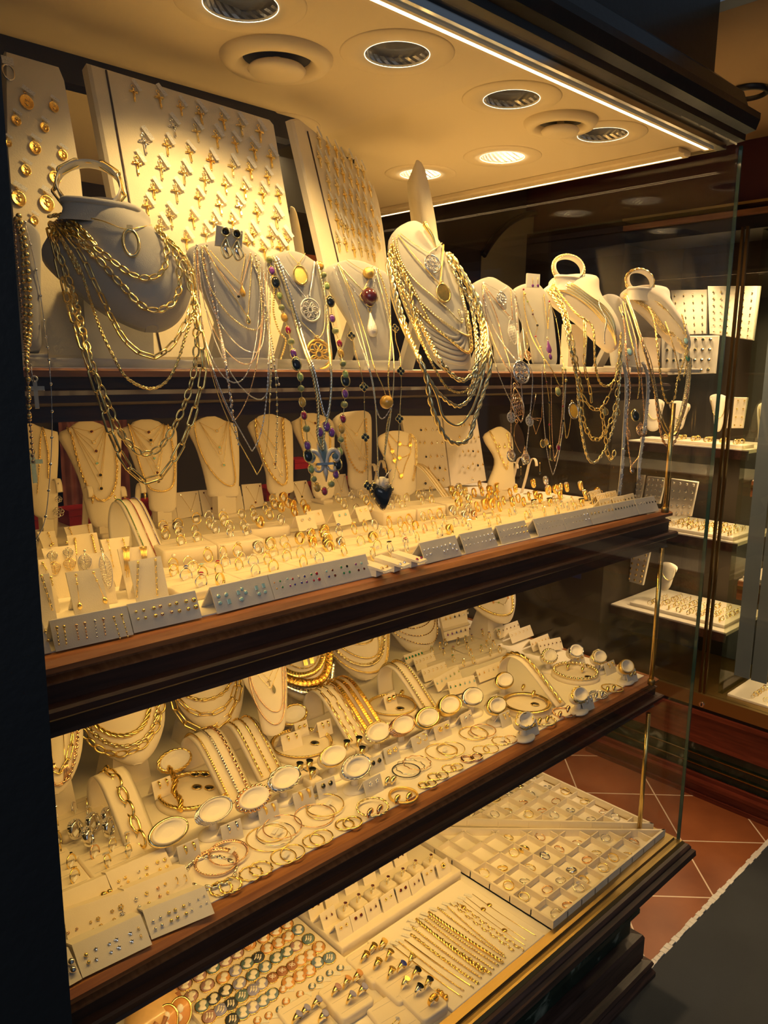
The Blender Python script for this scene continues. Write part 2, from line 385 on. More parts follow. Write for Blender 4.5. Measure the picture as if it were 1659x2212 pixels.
DL=[((520,8),'recessed downlight cut off by the top edge of the photo'),((858,115),'large recessed downlight beside the first air valve, near the photo top'),
      ((1105,212),'recessed downlight left of the small far air valve'),((1302,289),'recessed downlight nearest the front right corner of the case ceiling'),
      ((1085,338),'recessed downlight in the back right part of the case ceiling'),((908,375),'recessed downlight partly hidden behind the slim leaning board')]
for px,lb in DL:downlight(px,lb)
# hidden depth of the case still has lamps of the same kind
p0=onz(600,272,Lz(.55))
downlight((598,272),'far small downlight glimpsed between the crucifix board and the black box')
def valve(px,R_,label):
    p=onz(*px,Lz(.55)); t=thing('air_valve',label,'air valve',p)
    MB().lathe([(R_,0),(R_*.99,-.004),(R_*.9,-.012),(R_*.72,-.013),(R_*.62,-.004),(R_*.60,.0)],48,cap0=False,cap1=False).build('rim','trim_paint',t)
    MB().lathe([(R_*.60,.0),(R_*.60,-.0005)],32).build('throat','grille_dark',t)
    MB().lathe([(R_*.1,-.001),(R_*.1,-.012),(R_*.48,-.013),(R_*.52,-.017),(R_*.47,-.022),(R_*.25,-.024),(.0005,-.0245)],40).build('disc','trim_paint',t)
valve((598,125),.082,'large round cream air valve in the ceiling above the crucifix board'); valve((1211,262),.066,'small round cream air valve in the far ceiling between two downlights')
ho=HOLES.build('cutter','trim_paint')
for c_ in CEIL:      # cut the round lamp openings out of the ceiling board
    md=c_.modifiers.new('b','BOOLEAN'); md.object=ho; md.operation='DIFFERENCE'; md.solver='EXACT'
bpy.context.view_layer.update(); dg=bpy.context.evaluated_depsgraph_get()
for c_ in CEIL:
    me=bpy.data.meshes.new_from_object(c_.evaluated_get(dg)); c_.modifiers.clear(); c_.data=me
bpy.data.objects.remove(ho)
# glass panes
GX,GY=2.068,.893
struct('window_1',bx(MB(),.25,GX,GY,GY+.0085,-1.375,.56),'pane')
struct('window_2',bx(MB(),GX-.0085,GX,GY+.0085,2.44,-1.375,.56),'pane')
mb=MB(); bx(mb,GX,GX+.004,GY,GY+.009,-1.375,.56); struct('trim_6',mb,'glass_edge')
# dark side wall of the entrance beyond, red wall and entrance ceiling
struct('ceiling_entrance',bx(MB(),2.08,4.2,-4,2.6,.895,.92),'shop_ceiling')
struct('wall_right',bx(MB(),3.24,3.5,-1.2,2.5,.62,.895),'red_wall')
struct('wall_end',bx(MB(),2.07,3.19,2.40,2.45,-1.85,.9),'back_dark')
# shelves
def shelf(name,label,z,x1,yf,yb,fascia,thick=.02):
    t=thing(name,label,'shelf',(0,0,0))
    # felt-covered board
    rp=MB(); bx(rp,.27,x1-.035,yf+.03,yb,z-.02,z); rp.build('felt_top','suede_light',t)
    pr=[(-.030,z-.002),(-.010,z-.004),(0.0,z-.012),(.0,z-.020)]
    pr+=[(-.012,z-.022)]
    lip=sweepL(pr+[(-.03,z-.022)],.25,x1-0.0,yf,yb); lip.build('lip','wood_lip',t)
    q=z-.0225
    a=sweepL([(-.014,q),(-.014,q-.006),(-.002,q-.011),(-.002,q-.014),(-.03,q-.014),(-.03,q)],.25,x1,yf,yb); a.build('moulding','wood_brown',t)
    q -= .0145
    h=fascia
    b=sweepL([(-.006,q),(-.006,q-h*.36),(.010,q-h*.37),(.014,q-h*.42),(.014,q-h*.55),(.010,q-h*.6),(-.008,q-h*.62),(-.008,q-h*.93),(-.004,q-h),(-.07,q-h),(-.07,q)],.25,x1,yf,yb)
    b.build('fascia','wood_fascia',t)
    c=MB(); bx(c,.27,x1-.07,yf+.07,yb,q-h*.5,z-.02); c.build('board','black_wood',t)
    return t
shelf('display_shelf','dark wood fronted shelf with a reddish lip holding ring pads and arch stands',-.385,2.075,1.0,1.95,.075)
shelf('display_shelf','lowest wood fronted shelf holding bracelets, hoops and curved necklace bibs',-.89,2.075,1.0,1.85,.06)
t=thing('display_shelf','narrow top wood fronted shelf under the hanging necklaces','shelf',(0,0,0))
z=-.004; yf=1.03
mb=MB(); bx(mb,.27,2.0,yf+.02,1.75,z-.012,z); mb.build('felt_top','suede_light',t)
sweepL([(-.02,z-.001),(0,z-.004),(0,z-.012),(-.02,z-.012)],.25,2.04,yf,1.75).build('lip','wood_lip',t)
sweepL([(-.012,z-.013),(-.012,z-.028),(.004,z-.030),(.008,z-.036),(.008,z-.046),(.0,z-.050),(-.012,z-.052),(-.012,z-.072),(-.05,z-.072),(-.05,z-.013)],.25,2.04,yf,1.75).build('fascia','wood_fascia',t)
# warm strip lamps under the shelves (their own light)
def under(z,y,label,x0=.30,x1=1.93):
    t=thing('light_strip',label,'light strip',((x0+x1)/2*S,y*S,Lz(z)))
    MB().box(-(x1-x0)/2*S,(x1-x0)/2*S,-.008,.008,-.004,.006).build('channel','trim_paint',t)
    MB().box(-(x1-x0)/2*S,(x1-x0)/2*S,-.005,.005,-.0055,-.004).build("diffuser","led_soft",t)
    l=bpy.data.lights.new('strip','AREA'); l.shape='RECTANGLE'; l.size=(x1-x0)*S; l.size_y=.012; l.energy=UNDER; l.color=(1,.59,.15)
    o=bpy.data.objects.new('strip',l); COL.objects.link(o); o.location=((x0+x1)/2*S,y*S,Lz(z)-.010); o.rotation_euler=(math.radians(18),0,0)
UNDER=2.9
under(-.068,1.13,'strip lamp under the top shelf'); under(-.485,1.12,'strip lamp under the middle shelf'); under(-.975,1.12,'strip lamp under the lowest shelf')
# brass post at the corner
P0=onz(1436,1107,Lz(-.385)); 
X,Y=1.99*S,1.005*S
X,Y=P0.x,P0.y
def pole(z0,z1,label):
    t=thing('brass_post',label,'post',(X,Y,Lz(z0)),group='brass corner posts')
    MB().lathe([(.0055,0),(.0055,(z1-z0)*S)],14).build('rod','brass_bright',t)
    MB().lathe([(.0085,0),(.0085,.010),(.0065,.013),(.0055,.013)],14).build('collar','brass',t)
pole(-.385,-.085,'brass post standing on the middle shelf corner below the hanging chains'); pole(-.89,-.485,'brass post between the middle and lowest shelf at the corner'); pole(-1.37,-.98,'brass post from the base floor up to the lowest shelf corner')
# base cabinet
struct('trim_7',bx(MB(),.25,GX-.012,GY+.012,2.2,-1.40,-1.372),'suede_light')
struct('trim_8',sweepL([(-.035,-1.374),(-.035,-1.366),(-.012,-1.366),(-.010,-1.374)],.25,GX,GY,2.2),'brass')
struct('trim_9',sweepL([(.0,-1.376),(-.01,-1.374),(-.01,-1.40),(.012,-1.40),(.012,-1.384),(.006,-1.376)],.25,GX,GY,2.2),'brass')
struct('trim_10',sweepL([(.010,-1.384),(.020,-1.388),(.026,-1.396),(.026,-1.402),(.036,-1.408),(.038,-1.425),(.030,-1.438),(.010,-1.45),(-.02,-1.455),(-.03,-1.475),(-.05,-1.485),(-.055,-1.50),(-.12,-1.50),(-.12,-1.40),(.01,-1.40)],.2,GX,GY,2.2),'wood_dark')
struct('trim_11',sweepL([(-.075,-1.50),(-.075,-1.52),(-.085,-1.53),(-.085,-1.60),(-.07,-1.61),(-.07,-1.625),(-.088,-1.64),(-.088,-1.70),(-.3,-1.70),(-.3,-1.50)],.2,GX,GY,2.2),'green_marble')
struct('baseboard_front',sweepL([(-.085,-1.695),(-.06,-1.70),(-.055,-1.71),(-.055,-1.78),(-.06,-1.785),(-.035,-1.79),(-.030,-1.80),(-.035,-1.815),(-.025,-1.83),(-.025,-1.85),(-.3,-1.85),(-.3,-1.695)],.2,GX,GY,2.2),'wood_dark')
# things glimpsed through the back
t=tag(bx(MB(),1.13,1.40,1.62,1.76,.38,.50).build('black_box','black_plastic'),'black box hanging from the ceiling behind the leaning crucifix boards','box')
# ================================================================== the facing window across the entrance
NX=3.19
def nb(mb,z0,z1,d=0,y0=-1.2,y1=1.86,dep=.5):return bx(mb,NX-d,NX+dep,y0,y1,z0,z1)
for n_,z0,z1,d,mt in (('baseboard_right',-1.85,-1.83,.05,'wood_red'),('baseboard_right',-1.83,-1.79,.035,'wood_red'),('baseboard_right',-1.79,-1.775,.05,'wood_red'),('baseboard_right',-1.775,-1.758,.02,'wood_red'),
                           ('wall_right',-1.758,-1.62,0,'green_marble'),('wall_right',-1.62,-1.48,.012,'wood_red'),('trim_12',-1.48,-1.462,.03,'wood_red'),('trim_12',-1.462,-1.445,.012,'black_wood'),('trim_13',-1.445,-1.385,.02,'brass')):
    struct(n_,nb(MB(),z0,z1,d),mt)
for zr,w_ in ((-1.668,'upper'),(-1.716,'lower')):
    tag(MB().tube([(NX*S-.008,-1*S,Lz(zr)),(NX*S-.008,1.86*S,Lz(zr))],.0035,8).build('brass_rail','brass_bright'),w_+' brass rail on the green marble base of the facing window','rail')
struct('trim_14',nb(MB(),.60,.622,.02),'wood_brown'); struct('trim_15',nb(MB(),.640,.650,.03),'brass')
struct('wall_right',nb(MB(),.55,.60,.0,dep=.3),'black_wood')
struct('window_3',bx(MB(),NX,NX+.006,-1.2,1.86,-1.385,.56),'pane')
struct('wall_right',bx(MB(),3.75,3.80,-1.2,2.4,-1.9,.65),'back_dark')
struct('wall_right',bx(MB(),NX,3.76,1.86,2.40,-1.85,.65),'back_dark')
# posts of the sliding glass
for (a,b,lb) in (((1542,1180),0,'slim brass door post of the facing window, nearer one'),((1552,1180),0,'slim brass door post of the facing window, farther one')):
    p=onx(*a,NX*S); 
    t=tag(MB().box(-.007,.004,-.004,.004,Lz(-1.385),Lz(.56)).build('door_post','bronze'),lb,'post'); t.location=(p.x,p.y,0)
p=onx(1515,1522,NX*S-.02)
t=thing('door_lock','small round chrome lock on the brass sill of the facing window','lock',p)
MB().tube([(0,0,0),(.02,0,0)],.009,14).build('cylinder','chrome',t); MB().box(-.0015,.001,-.002,.002,-.005,.005).build('keyhole','black_plastic',t)
# shelves of the facing window
def nshelf(z,x0,y0,y1,h,label,lipm='wood_brown',sh=True):
    t=thing('display_shelf',label,'shelf')
    bx(MB(),x0+.01,3.72,y0,y1,z-.02,z).build('felt_top','suede_light',t)
    bx(MB(),x0,x0+.03,y0,y1,z-h,z-.004).build('fascia',lipm,t)
    bx(MB(),x0-.006,x0,y0,y1,z-h*.45,z-h*.28).build('brass_bead','brass',t)
    return t
nshelf(-.445,3.30,-1.2,1.26,.07,'upper wood fronted shelf of the facing window at the right photo edge')  # what the mirror reflects is put into the panel colour
nshelf(-.87,3.26,-1.2,1.26,.085,'lower wood fronted shelf of the facing window at the right photo edge')
bx(MB(),3.21,3.72,-1.2,1.85,-1.40,-1.384)
struct('trim_16',bx(MB(),3.21,3.72,-1.2,1.26,-1.41,-1.39),'suede_light')
zA=onx(1603,971,3.32*S).z; zB=onx(1582,1171,3.3*S).z; zC=onx(1563,1366,3.27*S).z
for zz,x0,lb in ((zA,3.32,'pale felt shelf seen through the side glass, level with the hanging chain ends'),(zB,3.30,'pale felt shelf seen through the side glass beside the middle shelf corner'),(zC,3.27,'pale felt shelf seen through the side glass holding a ring tray')):
    t=thing('display_shelf',lb,'shelf')
    MB().box(x0*S,3.72*S,1.29*S,1.85*S,zz-.012,zz).build('felt_top','suede',t)
    MB().box(x0*S-.006,x0*S,1.29*S,1.85*S,zz-.035,zz-.004).build('fascia','wood_fascia',t)
struct('mirror_back',bx(MB(),3.68,3.70,-1.2,1.25,-1.38,.54),'painted_reflection')  # mirror at the back, its reflection painted as dull grey-blue
bp=bx(MB(),3.23,3.70,1.265,1.285,-1.38,.55); struct('window_5',bp,'pane_tint')
# olive panel and dark rim standing in for an arch reflected in the side glass
A=[onp(u,v,V((0,2.395*S,0)),V((0,1,0))) for u,v in smooth([k1('D5',*q) for q in ((300,500),(360,400),(470,270),(600,185),(720,158),(850,185),(960,240),(1060,340))],4)]
zb=Lz(-.1); mb=MB(); mb.loft([[p+V((0,-.004,0)) for p in A]+[V((A[-1].x,A[-1].y-.004,zb)),V((A[0].x,A[0].y-.004,zb))],A+[V((A[-1].x,A[-1].y,zb)),V((A[0].x,A[0].y,zb))]],smooth=False)
mat('arch_olive',(.30,.25,.13),.5); struct('arch_reflection',mb,'arch_olive')
mb=MB().tube([p+V((0,-.01,0)) for p in A],.012,8); struct('arch_reflection_rim',mb,'black_wood')
# lights of the entrance and of the facing window (their own lamps)
def spot(name,loc,e,ang,col=(1,.72,.36),r=.03,tgt=None):
    l=bpy.data.lights.new(name,'SPOT'); l.energy=e; l.spot_size=math.radians(ang); l.spot_blend=.7; l.shadow_soft_size=r; l.color=col
    o=bpy.data.objects.new(name,l); COL.objects.link(o); o.location=loc
    if tgt:o.rotation_euler=(V(tgt)-V(loc)).to_track_quat('-Z','Y').to_euler()
    return o
NW=6.5
for y in (.2,.8,1.35,1.7):spot('facing_window_lamp',(3.42*S,y*S,Lz(.52)),NW*2.2,110)
spot('facing_window_lamp',(3.5*S,1.5*S,zA-.03),NW*.7,150); spot('facing_window_lamp',(3.5*S,1.5*S,zB-.03),NW*.7,150); spot('facing_window_lamp',(3.5*S,.9*S,Lz(-.54)),NW*.7,150); spot('facing_window_lamp',(3.5*S,.9*S,Lz(-.98)),NW*.7,150)
spot('entrance_lamp',(2.65*S,1.2*S,Lz(.86)),65,120,(1,.66,.34),.05)
p=onz(1615,195,Lz(.893)); t=thing('downlight','shallow round lamp ring on the entrance ceiling past the header corner','ceiling light',p)
MB().lathe([(.05,0),(.05,-.012),(.045,-.014),(.04,-.002)],32,cap0=False,cap1=False).build('ring','black_plastic',t); MB().lathe([(.04,-.002),(.04,-.003)],32).build('glass','shop_ceiling',t)
# sign in the dark of the side window
c=onx(1243,1224,NX*S-.001)
t=thing('sign','small navy sign reading TAX FREE in the dark doorway','sign',c,rot=V((-1,0,0)).to_track_quat('Z','Y'))
MB().box(-.05,.028,-.045,.03,-.004,0).build('panel','navy',t)
def text(body,size,parent,loc,mt='sign_white',name='lettering'):
    cu=bpy.data.curves.new(name,'FONT'); cu.body=body; cu.size=size; cu.extrude=.0003; cu.align_x='CENTER'
    o0=bpy.data.objects.new(name,cu); me=bpy.data.meshes.new_from_object(o0); bpy.data.objects.remove(o0)
    me.materials.clear(); me.materials.append(MAT[mt]); o=bpy.data.objects.new(name,me); COL.objects.link(o); o.parent=parent; o.location=loc; return o
text('FREE',.026,t,(-.006,-.005,.0008)); text('Global Blue',.009,t,(-.006,-.024,.0008))
# ================================================================== tools for display busts, boards, chains
def mpp(p):return (p-EYE).dot(V((RC[0][2],RC[1][2],RC[2][2])))/FPX
def axes(N):
    N=V(N).normalized(); U=V((0,0,1)).cross(N)
    if U.length<1e-5:U=V((1,0,0))
    U.normalize(); return U,N.cross(U),N
def quat(U,W,N):return Matrix((U,W,N)).transposed().to_quaternion()
class Slab:                             # a padded board: outline on a real plane, own thickness, bulging front
    def __init__(s,out,P,N,th=.012,bulge=.01,smooth_n=5,nr=22,nc=10,pw=2.0,edge=.003):
        s.P=V(P); s.U,s.W,s.N=axes(N); s.th=th; s.bulge=bulge; s.pw=pw; s.edge=edge
        px=smooth(out+[out[0]],smooth_n)[:-1] if smooth_n>1 else out
        if smooth_n>1:
            px=smooth(out,smooth_n,closed=True)
        q=[onp(p[0],p[1],s.P,s.N)-s.P for p in px]
        s.poly=[(p.dot(s.U),p.dot(s.W)) for p in q]
        ys=[b for a,b in s.poly]; s.b0,s.b1=min(ys),max(ys); s.nr,s.nc=nr,nc
    def span(s,b):
        for k_ in range(6):
            r=s.span0(b)
            if r:return r
            b=b+((s.b0+s.b1)/2-b)*.03
        return (-1e-4,1e-4)
    def span0(s,b):
        b=min(max(b,s.b0+1e-5),s.b1-1e-5); xs=[]
        for i in range(len(s.poly)):
            (a0,c0),(a1,c1)=s.poly[i-1],s.poly[i]
            if (c0-b)*(c1-b)<0:xs.append(a0+(a1-a0)*(b-c0)/(c1-c0))
        return (min(xs),max(xs)) if len(xs)>1 else None
    def depth(s,a,b):
        sp=s.span(b)
        if not sp or b<s.b0 or b>s.b1:return 0
        l,r=sp; m_=(l+r)/2; h=max((r-l)/2,1e-5); t=abs(a-m_)/h
        q=min(1,abs(2*(b-s.b0)/(s.b1-s.b0)-1)); return s.bulge*max(0,1-t**s.pw)*(1-q**3)**.6 if t<1 else 0
    def inside(s,a,b):
        sp=s.span(b); return s.b0<b<s.b1 and sp and sp[0]<a<sp[1]
    def pt(s,u,v,off=0):
        d=0
        for _ in range(5):
            p=onp(u,v,s.P+s.N*(d+off),s.N); q=p-s.P; d=s.depth(q.dot(s.U),q.dot(s.W))
        return p
    def build(s,name,mt,parent=None):
        rings=[]
        for j in range(s.nr+1):
            t=j/s.nr; t=.5-.5*math.cos(PI*t); b=s.b0+(s.b1-s.b0)*min(max(t,.004),.996)
            l,r=s.span(b); m_=(l+r)/2; h=(r-l)/2; rg=[]
            e=min(s.edge,h*.3)
            for i in range(s.nc+1):
                a=m_+h*(-1+2*i/s.nc); aa=a if 0<i<s.nc else a
                rg.append(s.P+s.U*aa+s.W*b+s.N*(s.depth(a,b)-(e if i in (0,s.nc) else 0)))
            rg.append(s.P+s.U*(m_+h)+s.W*b-s.N*s.th); rg.append(s.P+s.U*(m_-h)+s.W*b-s.N*s.th)
            rings.append(rg)
        mb=MB(); mb.loft(rings); mb.f=[f for f in mb.f]; return mb.build(name,mt,parent)
def ubez(L,B,R,kind='U'):
    L,B,R=V((*L,0)),V((*B,0)),V((*R,0)); d=R-L; out=[]
    for A,s_,rev in ((L,1,0),(R,-1,1)):
        if kind=='U':c1=A+V((0,(B.y-A.y)*.55,0)); c2=B-d*s_*.30
        elif kind=='W':c1=A+V(((B.x-A.x)*.06,(B.y-A.y)*.62,0)); c2=B-d*s_*.2+V((0,-.12*(B.y-A.y),0))
        else:c1=A.lerp(B,.33)+V((0,(B.y-A.y)*.06,0)); c2=A.lerp(B,.72)+V((0,(B.y-A.y)*.02,0))
        seg=[A*(1-t)**3+c1*3*t*(1-t)**2+c2*3*t*t*(1-t)+B*t**3 for t in [i/12 for i in range(13)]]
        out+=seg if not rev else seg[::-1][1:]
    return [(p.x,p.y) for p in out]
def hook(P,T,Nn):pass
def links(mb,P,nrm,L,W_,r,pitch,rolls,n=10,m_=5,power=1):
    Q=resample(P,pitch)
    for i in range(len(Q)-1):
        c=(Q[i]+Q[i+1])/2; t=(Q[i+1]-Q[i]).normalized(); nn=nrm(c) if callable(nrm) else nrm
        nn=(nn-t*nn.dot(t)); nn=nn.normalized() if nn.length>1e-6 else t.orthogonal().normalized(); b=t.cross(nn)
        ro=rolls[i%len(rolls)]; X=t; Y=b*math.cos(ro)+nn*math.sin(ro)
        rad=L/2-r
        if L>W_*1.8:      # long clip with straight sides
            h=L/2-W_/2; q=[]
            for k_ in range(n):
                a=2*PI*(k_+.5)/n; q.append(c+X*(math.cos(a)*(W_/2-r)+(h if math.cos(a)>0 else-h))+Y*(math.sin(a)*(W_/2-r)))
            mb.tube(q,r,m_,closed=True,up=X.cross(Y))
        else:mb.torus(c,L/2-r,r,X,Y,n,m_,Ry=W_/2-r)
def chain(P,nrm,style,r):
    mb=MB()
    if callable(nrm) and style in ('flat','mesh'):nrm=nrm(P[0])
    if style=='wire':mb.tube(resample(P,max(r*6,.003)),r,4)
    elif style in ('rope','rope2'):
        Q=resample(P,r*1.3); ns=3 if style=='rope' else 2; pit=r*(7 if ns==3 else 8); d=0; prev=None; fr=[]
        for i,p in enumerate(Q):
            t=(Q[min(i+1,len(Q)-1)]-Q[max(i-1,0)]).normalized(); a=prev or V(nrm if not callable(nrm) else nrm(p)); a=(a-t*a.dot(t)).normalized(); prev=a; fr.append((p,a,t.cross(a)))
        for k_ in range(ns):
            q=[]
            for i,(p,a,b) in enumerate(fr):
                th=2*PI*(i*r*1.3/pit+k_/ns); q.append(p+(a*math.cos(th)+b*math.sin(th))*r*.52)
            mb.tube(q,r*.55,5)
    elif style=='curb':links(mb,P,nrm,r*4.4,r*3.2,r*.62,r*2.3,(.75,),8,5)
    elif style=='cable':links(mb,P,nrm,r*6,r*4.2,r,r*4.0,(.35,-1.2),10,5)
    elif style=='fine':links(mb,P,nrm,r*7,r*4.5,r,r*5,(.4,-1.2),6,4)
    elif style=='clip':links(mb,P,nrm,r*19,r*7,r,r*16.5,(.3,-1.1),12,5)
    elif style=='oval':links(mb,P,nrm,r*13,r*7.6,r,r*10.6,(.25,-1.0),14,5)
    elif style=='figaro':
        links(mb,P,nrm,r*5,r*3.6,r*.8,r*3,(.7,),8,5)
    elif style=='bead':
        for p in resample(P,r*2.05):mb.sphere(p,r,7,5)
    elif style=='flat':mb.tube(resample(P,.004),r,8,ell=(.28,1),up=nrm)
    elif style=='mesh':
        mb.tube(resample(P,.004),r,8,ell=(.22,1),up=nrm)
        for sgn in (-.6,-.2,.2,.6):
            Q=resample(P,r*.5); nn=V(nrm)
            for i in range(0,len(Q)-1,2):
                t=(Q[i+1]-Q[i]).normalized(); b=t.cross(nn).normalized(); mb.torus(Q[i]+b*r*sgn+nn*r*.25,r*.32,r*.09,t*.8+b*.6,nn*.5+b*.6,5,3)
    elif style=='snake':
        Q=resample(P,r*.7); mb.tube(Q,[r*(1.05 if i%2 else .92) for i in range(len(Q))],8)
    return mb
STW=dict(wire='fine wire',rope='twisted rope',rope2='two strand rope',curb='curb link',cable='round link',fine='fine link',clip='long clip link',oval='oval link',figaro='figaro link',bead='beaded',flat='flat snake',mesh='woven mesh',snake='snake')
MTW=dict(gold='gold',gold_pale='pale gold',gold_deep='deep gold',gold_matte='matte gold',gold_rose='rose gold',silver='silver',silver_rough='brushed silver',pearl='pearl',garnet='garnet')
def sstep(a,b,x):t=min(1,max(0,(x-a)/(b-a))); return t*t*(3-2*t)
def necklace(sl,px,style,r,mt,label,parts=(),hang=None,off=None,group=None,cat='necklace',name='necklace'):
    """px: control points; sl: slab it lies on; hang=(v0, v1, y): below v0 it swings forward to the vertical plane y, parts: extra (name, kind, u, v, size, mat)"""
    px=smooth([V((p[0],p[1])) for p in px],6) if len(px)<20 else [V(p) for p in px]
    off=(r*1.6+.0006) if off is None else off
    def to3(u,v,o=off):
        p=sl.pt(u,v,o)
        if hang:
            w_=sstep(hang[0],hang[1],v); p2=ony(u,v,hang[2])
            if w_>0:p=p.lerp(p2,w_) if True else p
        return p
    P=[to3(p[0],p[1]) for p in px]
    c=P[len(P) // 2]
    t=thing(name,label,cat,c,0,group)
    mb=chain([p-c for p in P],sl.N,style,r); mb.build('chain',mt,t)
    for a in parts:
        kind,u,v,sz,pm=a[:5]; p=to3(u,v,off+.0015)-c; pendant(t,kind,p,sl.U,sl.W,sl.N,sz,pm)
    return t
def pendant(t,kind,p,U,W,N,s,mt):
    """a pendant part (size in metres) at p, upright along W; with its own sub-parts"""
    M_=Matrix((U,W,N)).transposed().to_4x4(); M_.translation=p
    def B(mb,nm,m2,par):return mb.xf(M_).build(nm,m2,par)
    if kind=='oval':
        o=B(MB().lathe([(.02*s,-.0006),(s*.5,-.0006),(s*.5,.0008),(s*.42,.0011),(.02*s,.0013)],16,sy=1.3),'pendant',mt,t); B(MB().torus((0,0,.0009),s*.47,s*.06,V((1,0,0)),V((0,1,0)),20,5,Ry=s*.61),'rim','gold' if 'gold' in mt else 'silver',o); B(MB().torus((0,s*.72,0),s*.1,s*.03),'bail','gold',o)
    elif kind=='stone':
        o=B(MB().gem((0,0,.0005),s*.45),'stone',mt,t); B(MB().torus((0,0,.0003),s*.5,s*.09,n=14),'setting','gold',o)
    elif kind=='ostone':
        mb=MB().lathe([(s*.1,-.001),(s*.40,-.0005),(s*.36,s*.12),(s*.15,s*.2)],12,sy=1.35); o=B(mb,'stone',mt,t); B(MB().torus((0,0,.0),s*.42,s*.07,n=16,Ry=s*.56),'setting','gold',o)
    elif kind=='drop':
        mb=MB(); mb.lathe([(s*.02,s*.7),(s*.12,s*.35),(s*.26,0),(s*.3,-s*.25),(s*.18,-s*.5),(s*.02,-s*.55)],10); mb.xf(Matrix.Rotation(PI/2*0,4,'X')); mb.v=[(x,z,y*.5) for x,y,z in mb.v]; o=B(mb,'drop',mt,t); B(MB().torus((0,s*.78,0),s*.1,s*.03,n=10,m_=4),'bail','gold',o)
    elif kind=='cross':
        mb=MB().box(-s*.07,s*.07,-s*.6,s*.4,-s*.03,s*.04).box(-s*.3,s*.3,s*.05,s*.2,-s*.03,s*.04); o=B(mb,'cross',mt,t); B(MB().torus((0,s*.48,0),s*.1,s*.03,n=10,m_=4),'bail',mt,o)
    elif kind=='ring':
        o=B(MB().torus((0,0,0),s*.32,s*.07,n=22,Ry=s*.62),'pendant',mt,t); B(MB().box(-s*.12,s*.12,s*.6,s*.78,-s*.08,s*.1),'bail',mt,o)
    elif kind=='lace':
        mb=MB(); mb.torus((0,0,0),s*.5,s*.05,n=22,m_=5,Ry=s*.55)
        for i in range(8):a=i*PI/4; mb.torus((math.cos(a)*s*.27,math.sin(a)*s*.30,0),s*.17,s*.035,n=10,m_=4)
        mb.torus((0,0,0),s*.13,s*.04,n=10,m_=4); o=B(mb,'pendant',mt,t); B(MB().torus((0,s*.62,0),s*.09,s*.03,n=10,m_=4),'bail',mt,o)
    elif kind=='leaf':
        mb=MB(); out=[(0,s*.8),(s*.28,s*.3),(s*.34,-s*.2),(s*.12,-s*.7),(-s*.1,-s*.5),(-s*.3,0),(-s*.2,s*.4)]; P=smooth([V((a,b,0)) for a,b in out],4,closed=True); mb.tube(P,s*.04,4,closed=True)
        for i in range(-3,4):mb.tube([(-s*.26,i*s*.16-s*.05,0),(s*.26,i*s*.16+s*.1,0)],s*.022,4)
        for i in range(-2,3):mb.tube([(i*s*.1,-s*.45,.0004),(i*s*.1+s*.03,s*.45,.0004)],s*.022,4)
        o=B(mb,'pendant',mt,t); B(MB().torus((0,s*.92,0),s*.09,s*.03,n=10,m_=4),'bail',mt,o)
    elif kind=='plate':
        mb=MB(); P=smooth([V((a*s,b*s,0)) for a,b in ((0,.8),(.3,.2),(.28,-.4),(0,-.75),(-.3,-.1),(-.24,.4))],3,closed=True); mb.loft([[p+V((0,0,-.0006)) for p in P],[p+V((0,0,.0006)) for p in P]]); o=B(mb,'pendant',mt,t); B(MB().torus((0,s*.9,0),s*.09,s*.03,n=10,m_=4),'bail',mt,o)
    elif kind=='ball':B(MB().sphere((0,0,0),s*.5,14,9),'ball',mt,t)
    elif kind=='flower':
        mb=MB()
        for i in range(4):a=i*PI/2+PI/4*0; mb.gem((math.cos(a)*s*.28,math.sin(a)*s*.28,0),s*.2)
        o=B(mb,'clover',mt,t); q=MB()
        for i in range(4):a=i*PI/2; q.torus((math.cos(a)*s*.28,math.sin(a)*s*.28,0),s*.22,s*.05,n=10,m_=4)
        B(q,'setting','gold',o)
    elif kind=='lily':
        mb=MB()
        for sg in (-1,1):mb.tube(smooth([V((sg*a*s,b*s,.001)) for a,b in ((.08,-.2),(.16,.12),(.34,.36),(.58,.36),(.66,.12),(.54,-.04),(.44,.06))],3),[s*.09]*4+[s*.12]*8+[s*.08]*7,7); mb.tube(smooth([V((sg*a*s,b*s,.001)) for a,b in ((.06,-.2),(.22,-.42),(.4,-.4),(.42,-.26))],3),s*.06,6)
        mb.tube([(0,-s*.2,.001),(0,-s*.5,.001),(0,-s*.85,0)],[s*.07,s*.12,s*.02],7); mb.torus((0,s*.35,0),s*.2,s*.04,n=18,m_=5,Ry=s*.62); o=B(mb,'fleur_de_lis',mt,t); q=MB()
        q.box(-s*.36,s*.36,-s*.2,-s*.1,-.001,.0045); B(q,'band','silver',o); q=MB().sphere((0,s*.35,0),s*.19,10,8,(1,3.1,.5)).sphere((-s*.5,s*.14,.002),s*.15,8,5,(1,1,.6)).sphere((s*.5,s*.14,.002),s*.15,8,5,(1,1,.6)); B(q,'stones','cameo_teal',o)
    elif kind=='heart':
        P=[V((a*s,b*s,0)) for a,b in ((0,-.6),(.35,-.15),(.48,.2),(.3,.45),(0,.3),(-.3,.45),(-.48,.2),(-.35,-.15))]; P=smooth(P,4,closed=True); mb=MB(); mb.loft([[p+V((0,0,-.003)) for p in P],[p*.96+V((0,0,.001)) for p in P],[p*.6+V((0,0,s*.28)) for p in P],[p*.1+V((0,0,s*.33)) for p in P]]); o=B(mb,'heart',mt,t)
        q=MB(); [q.sphere((p.x*.9,p.y*.9,.001),s*.05,6,4) for p in P[::2]]; B(q,'setting','gold',o)
    elif kind=='horn':
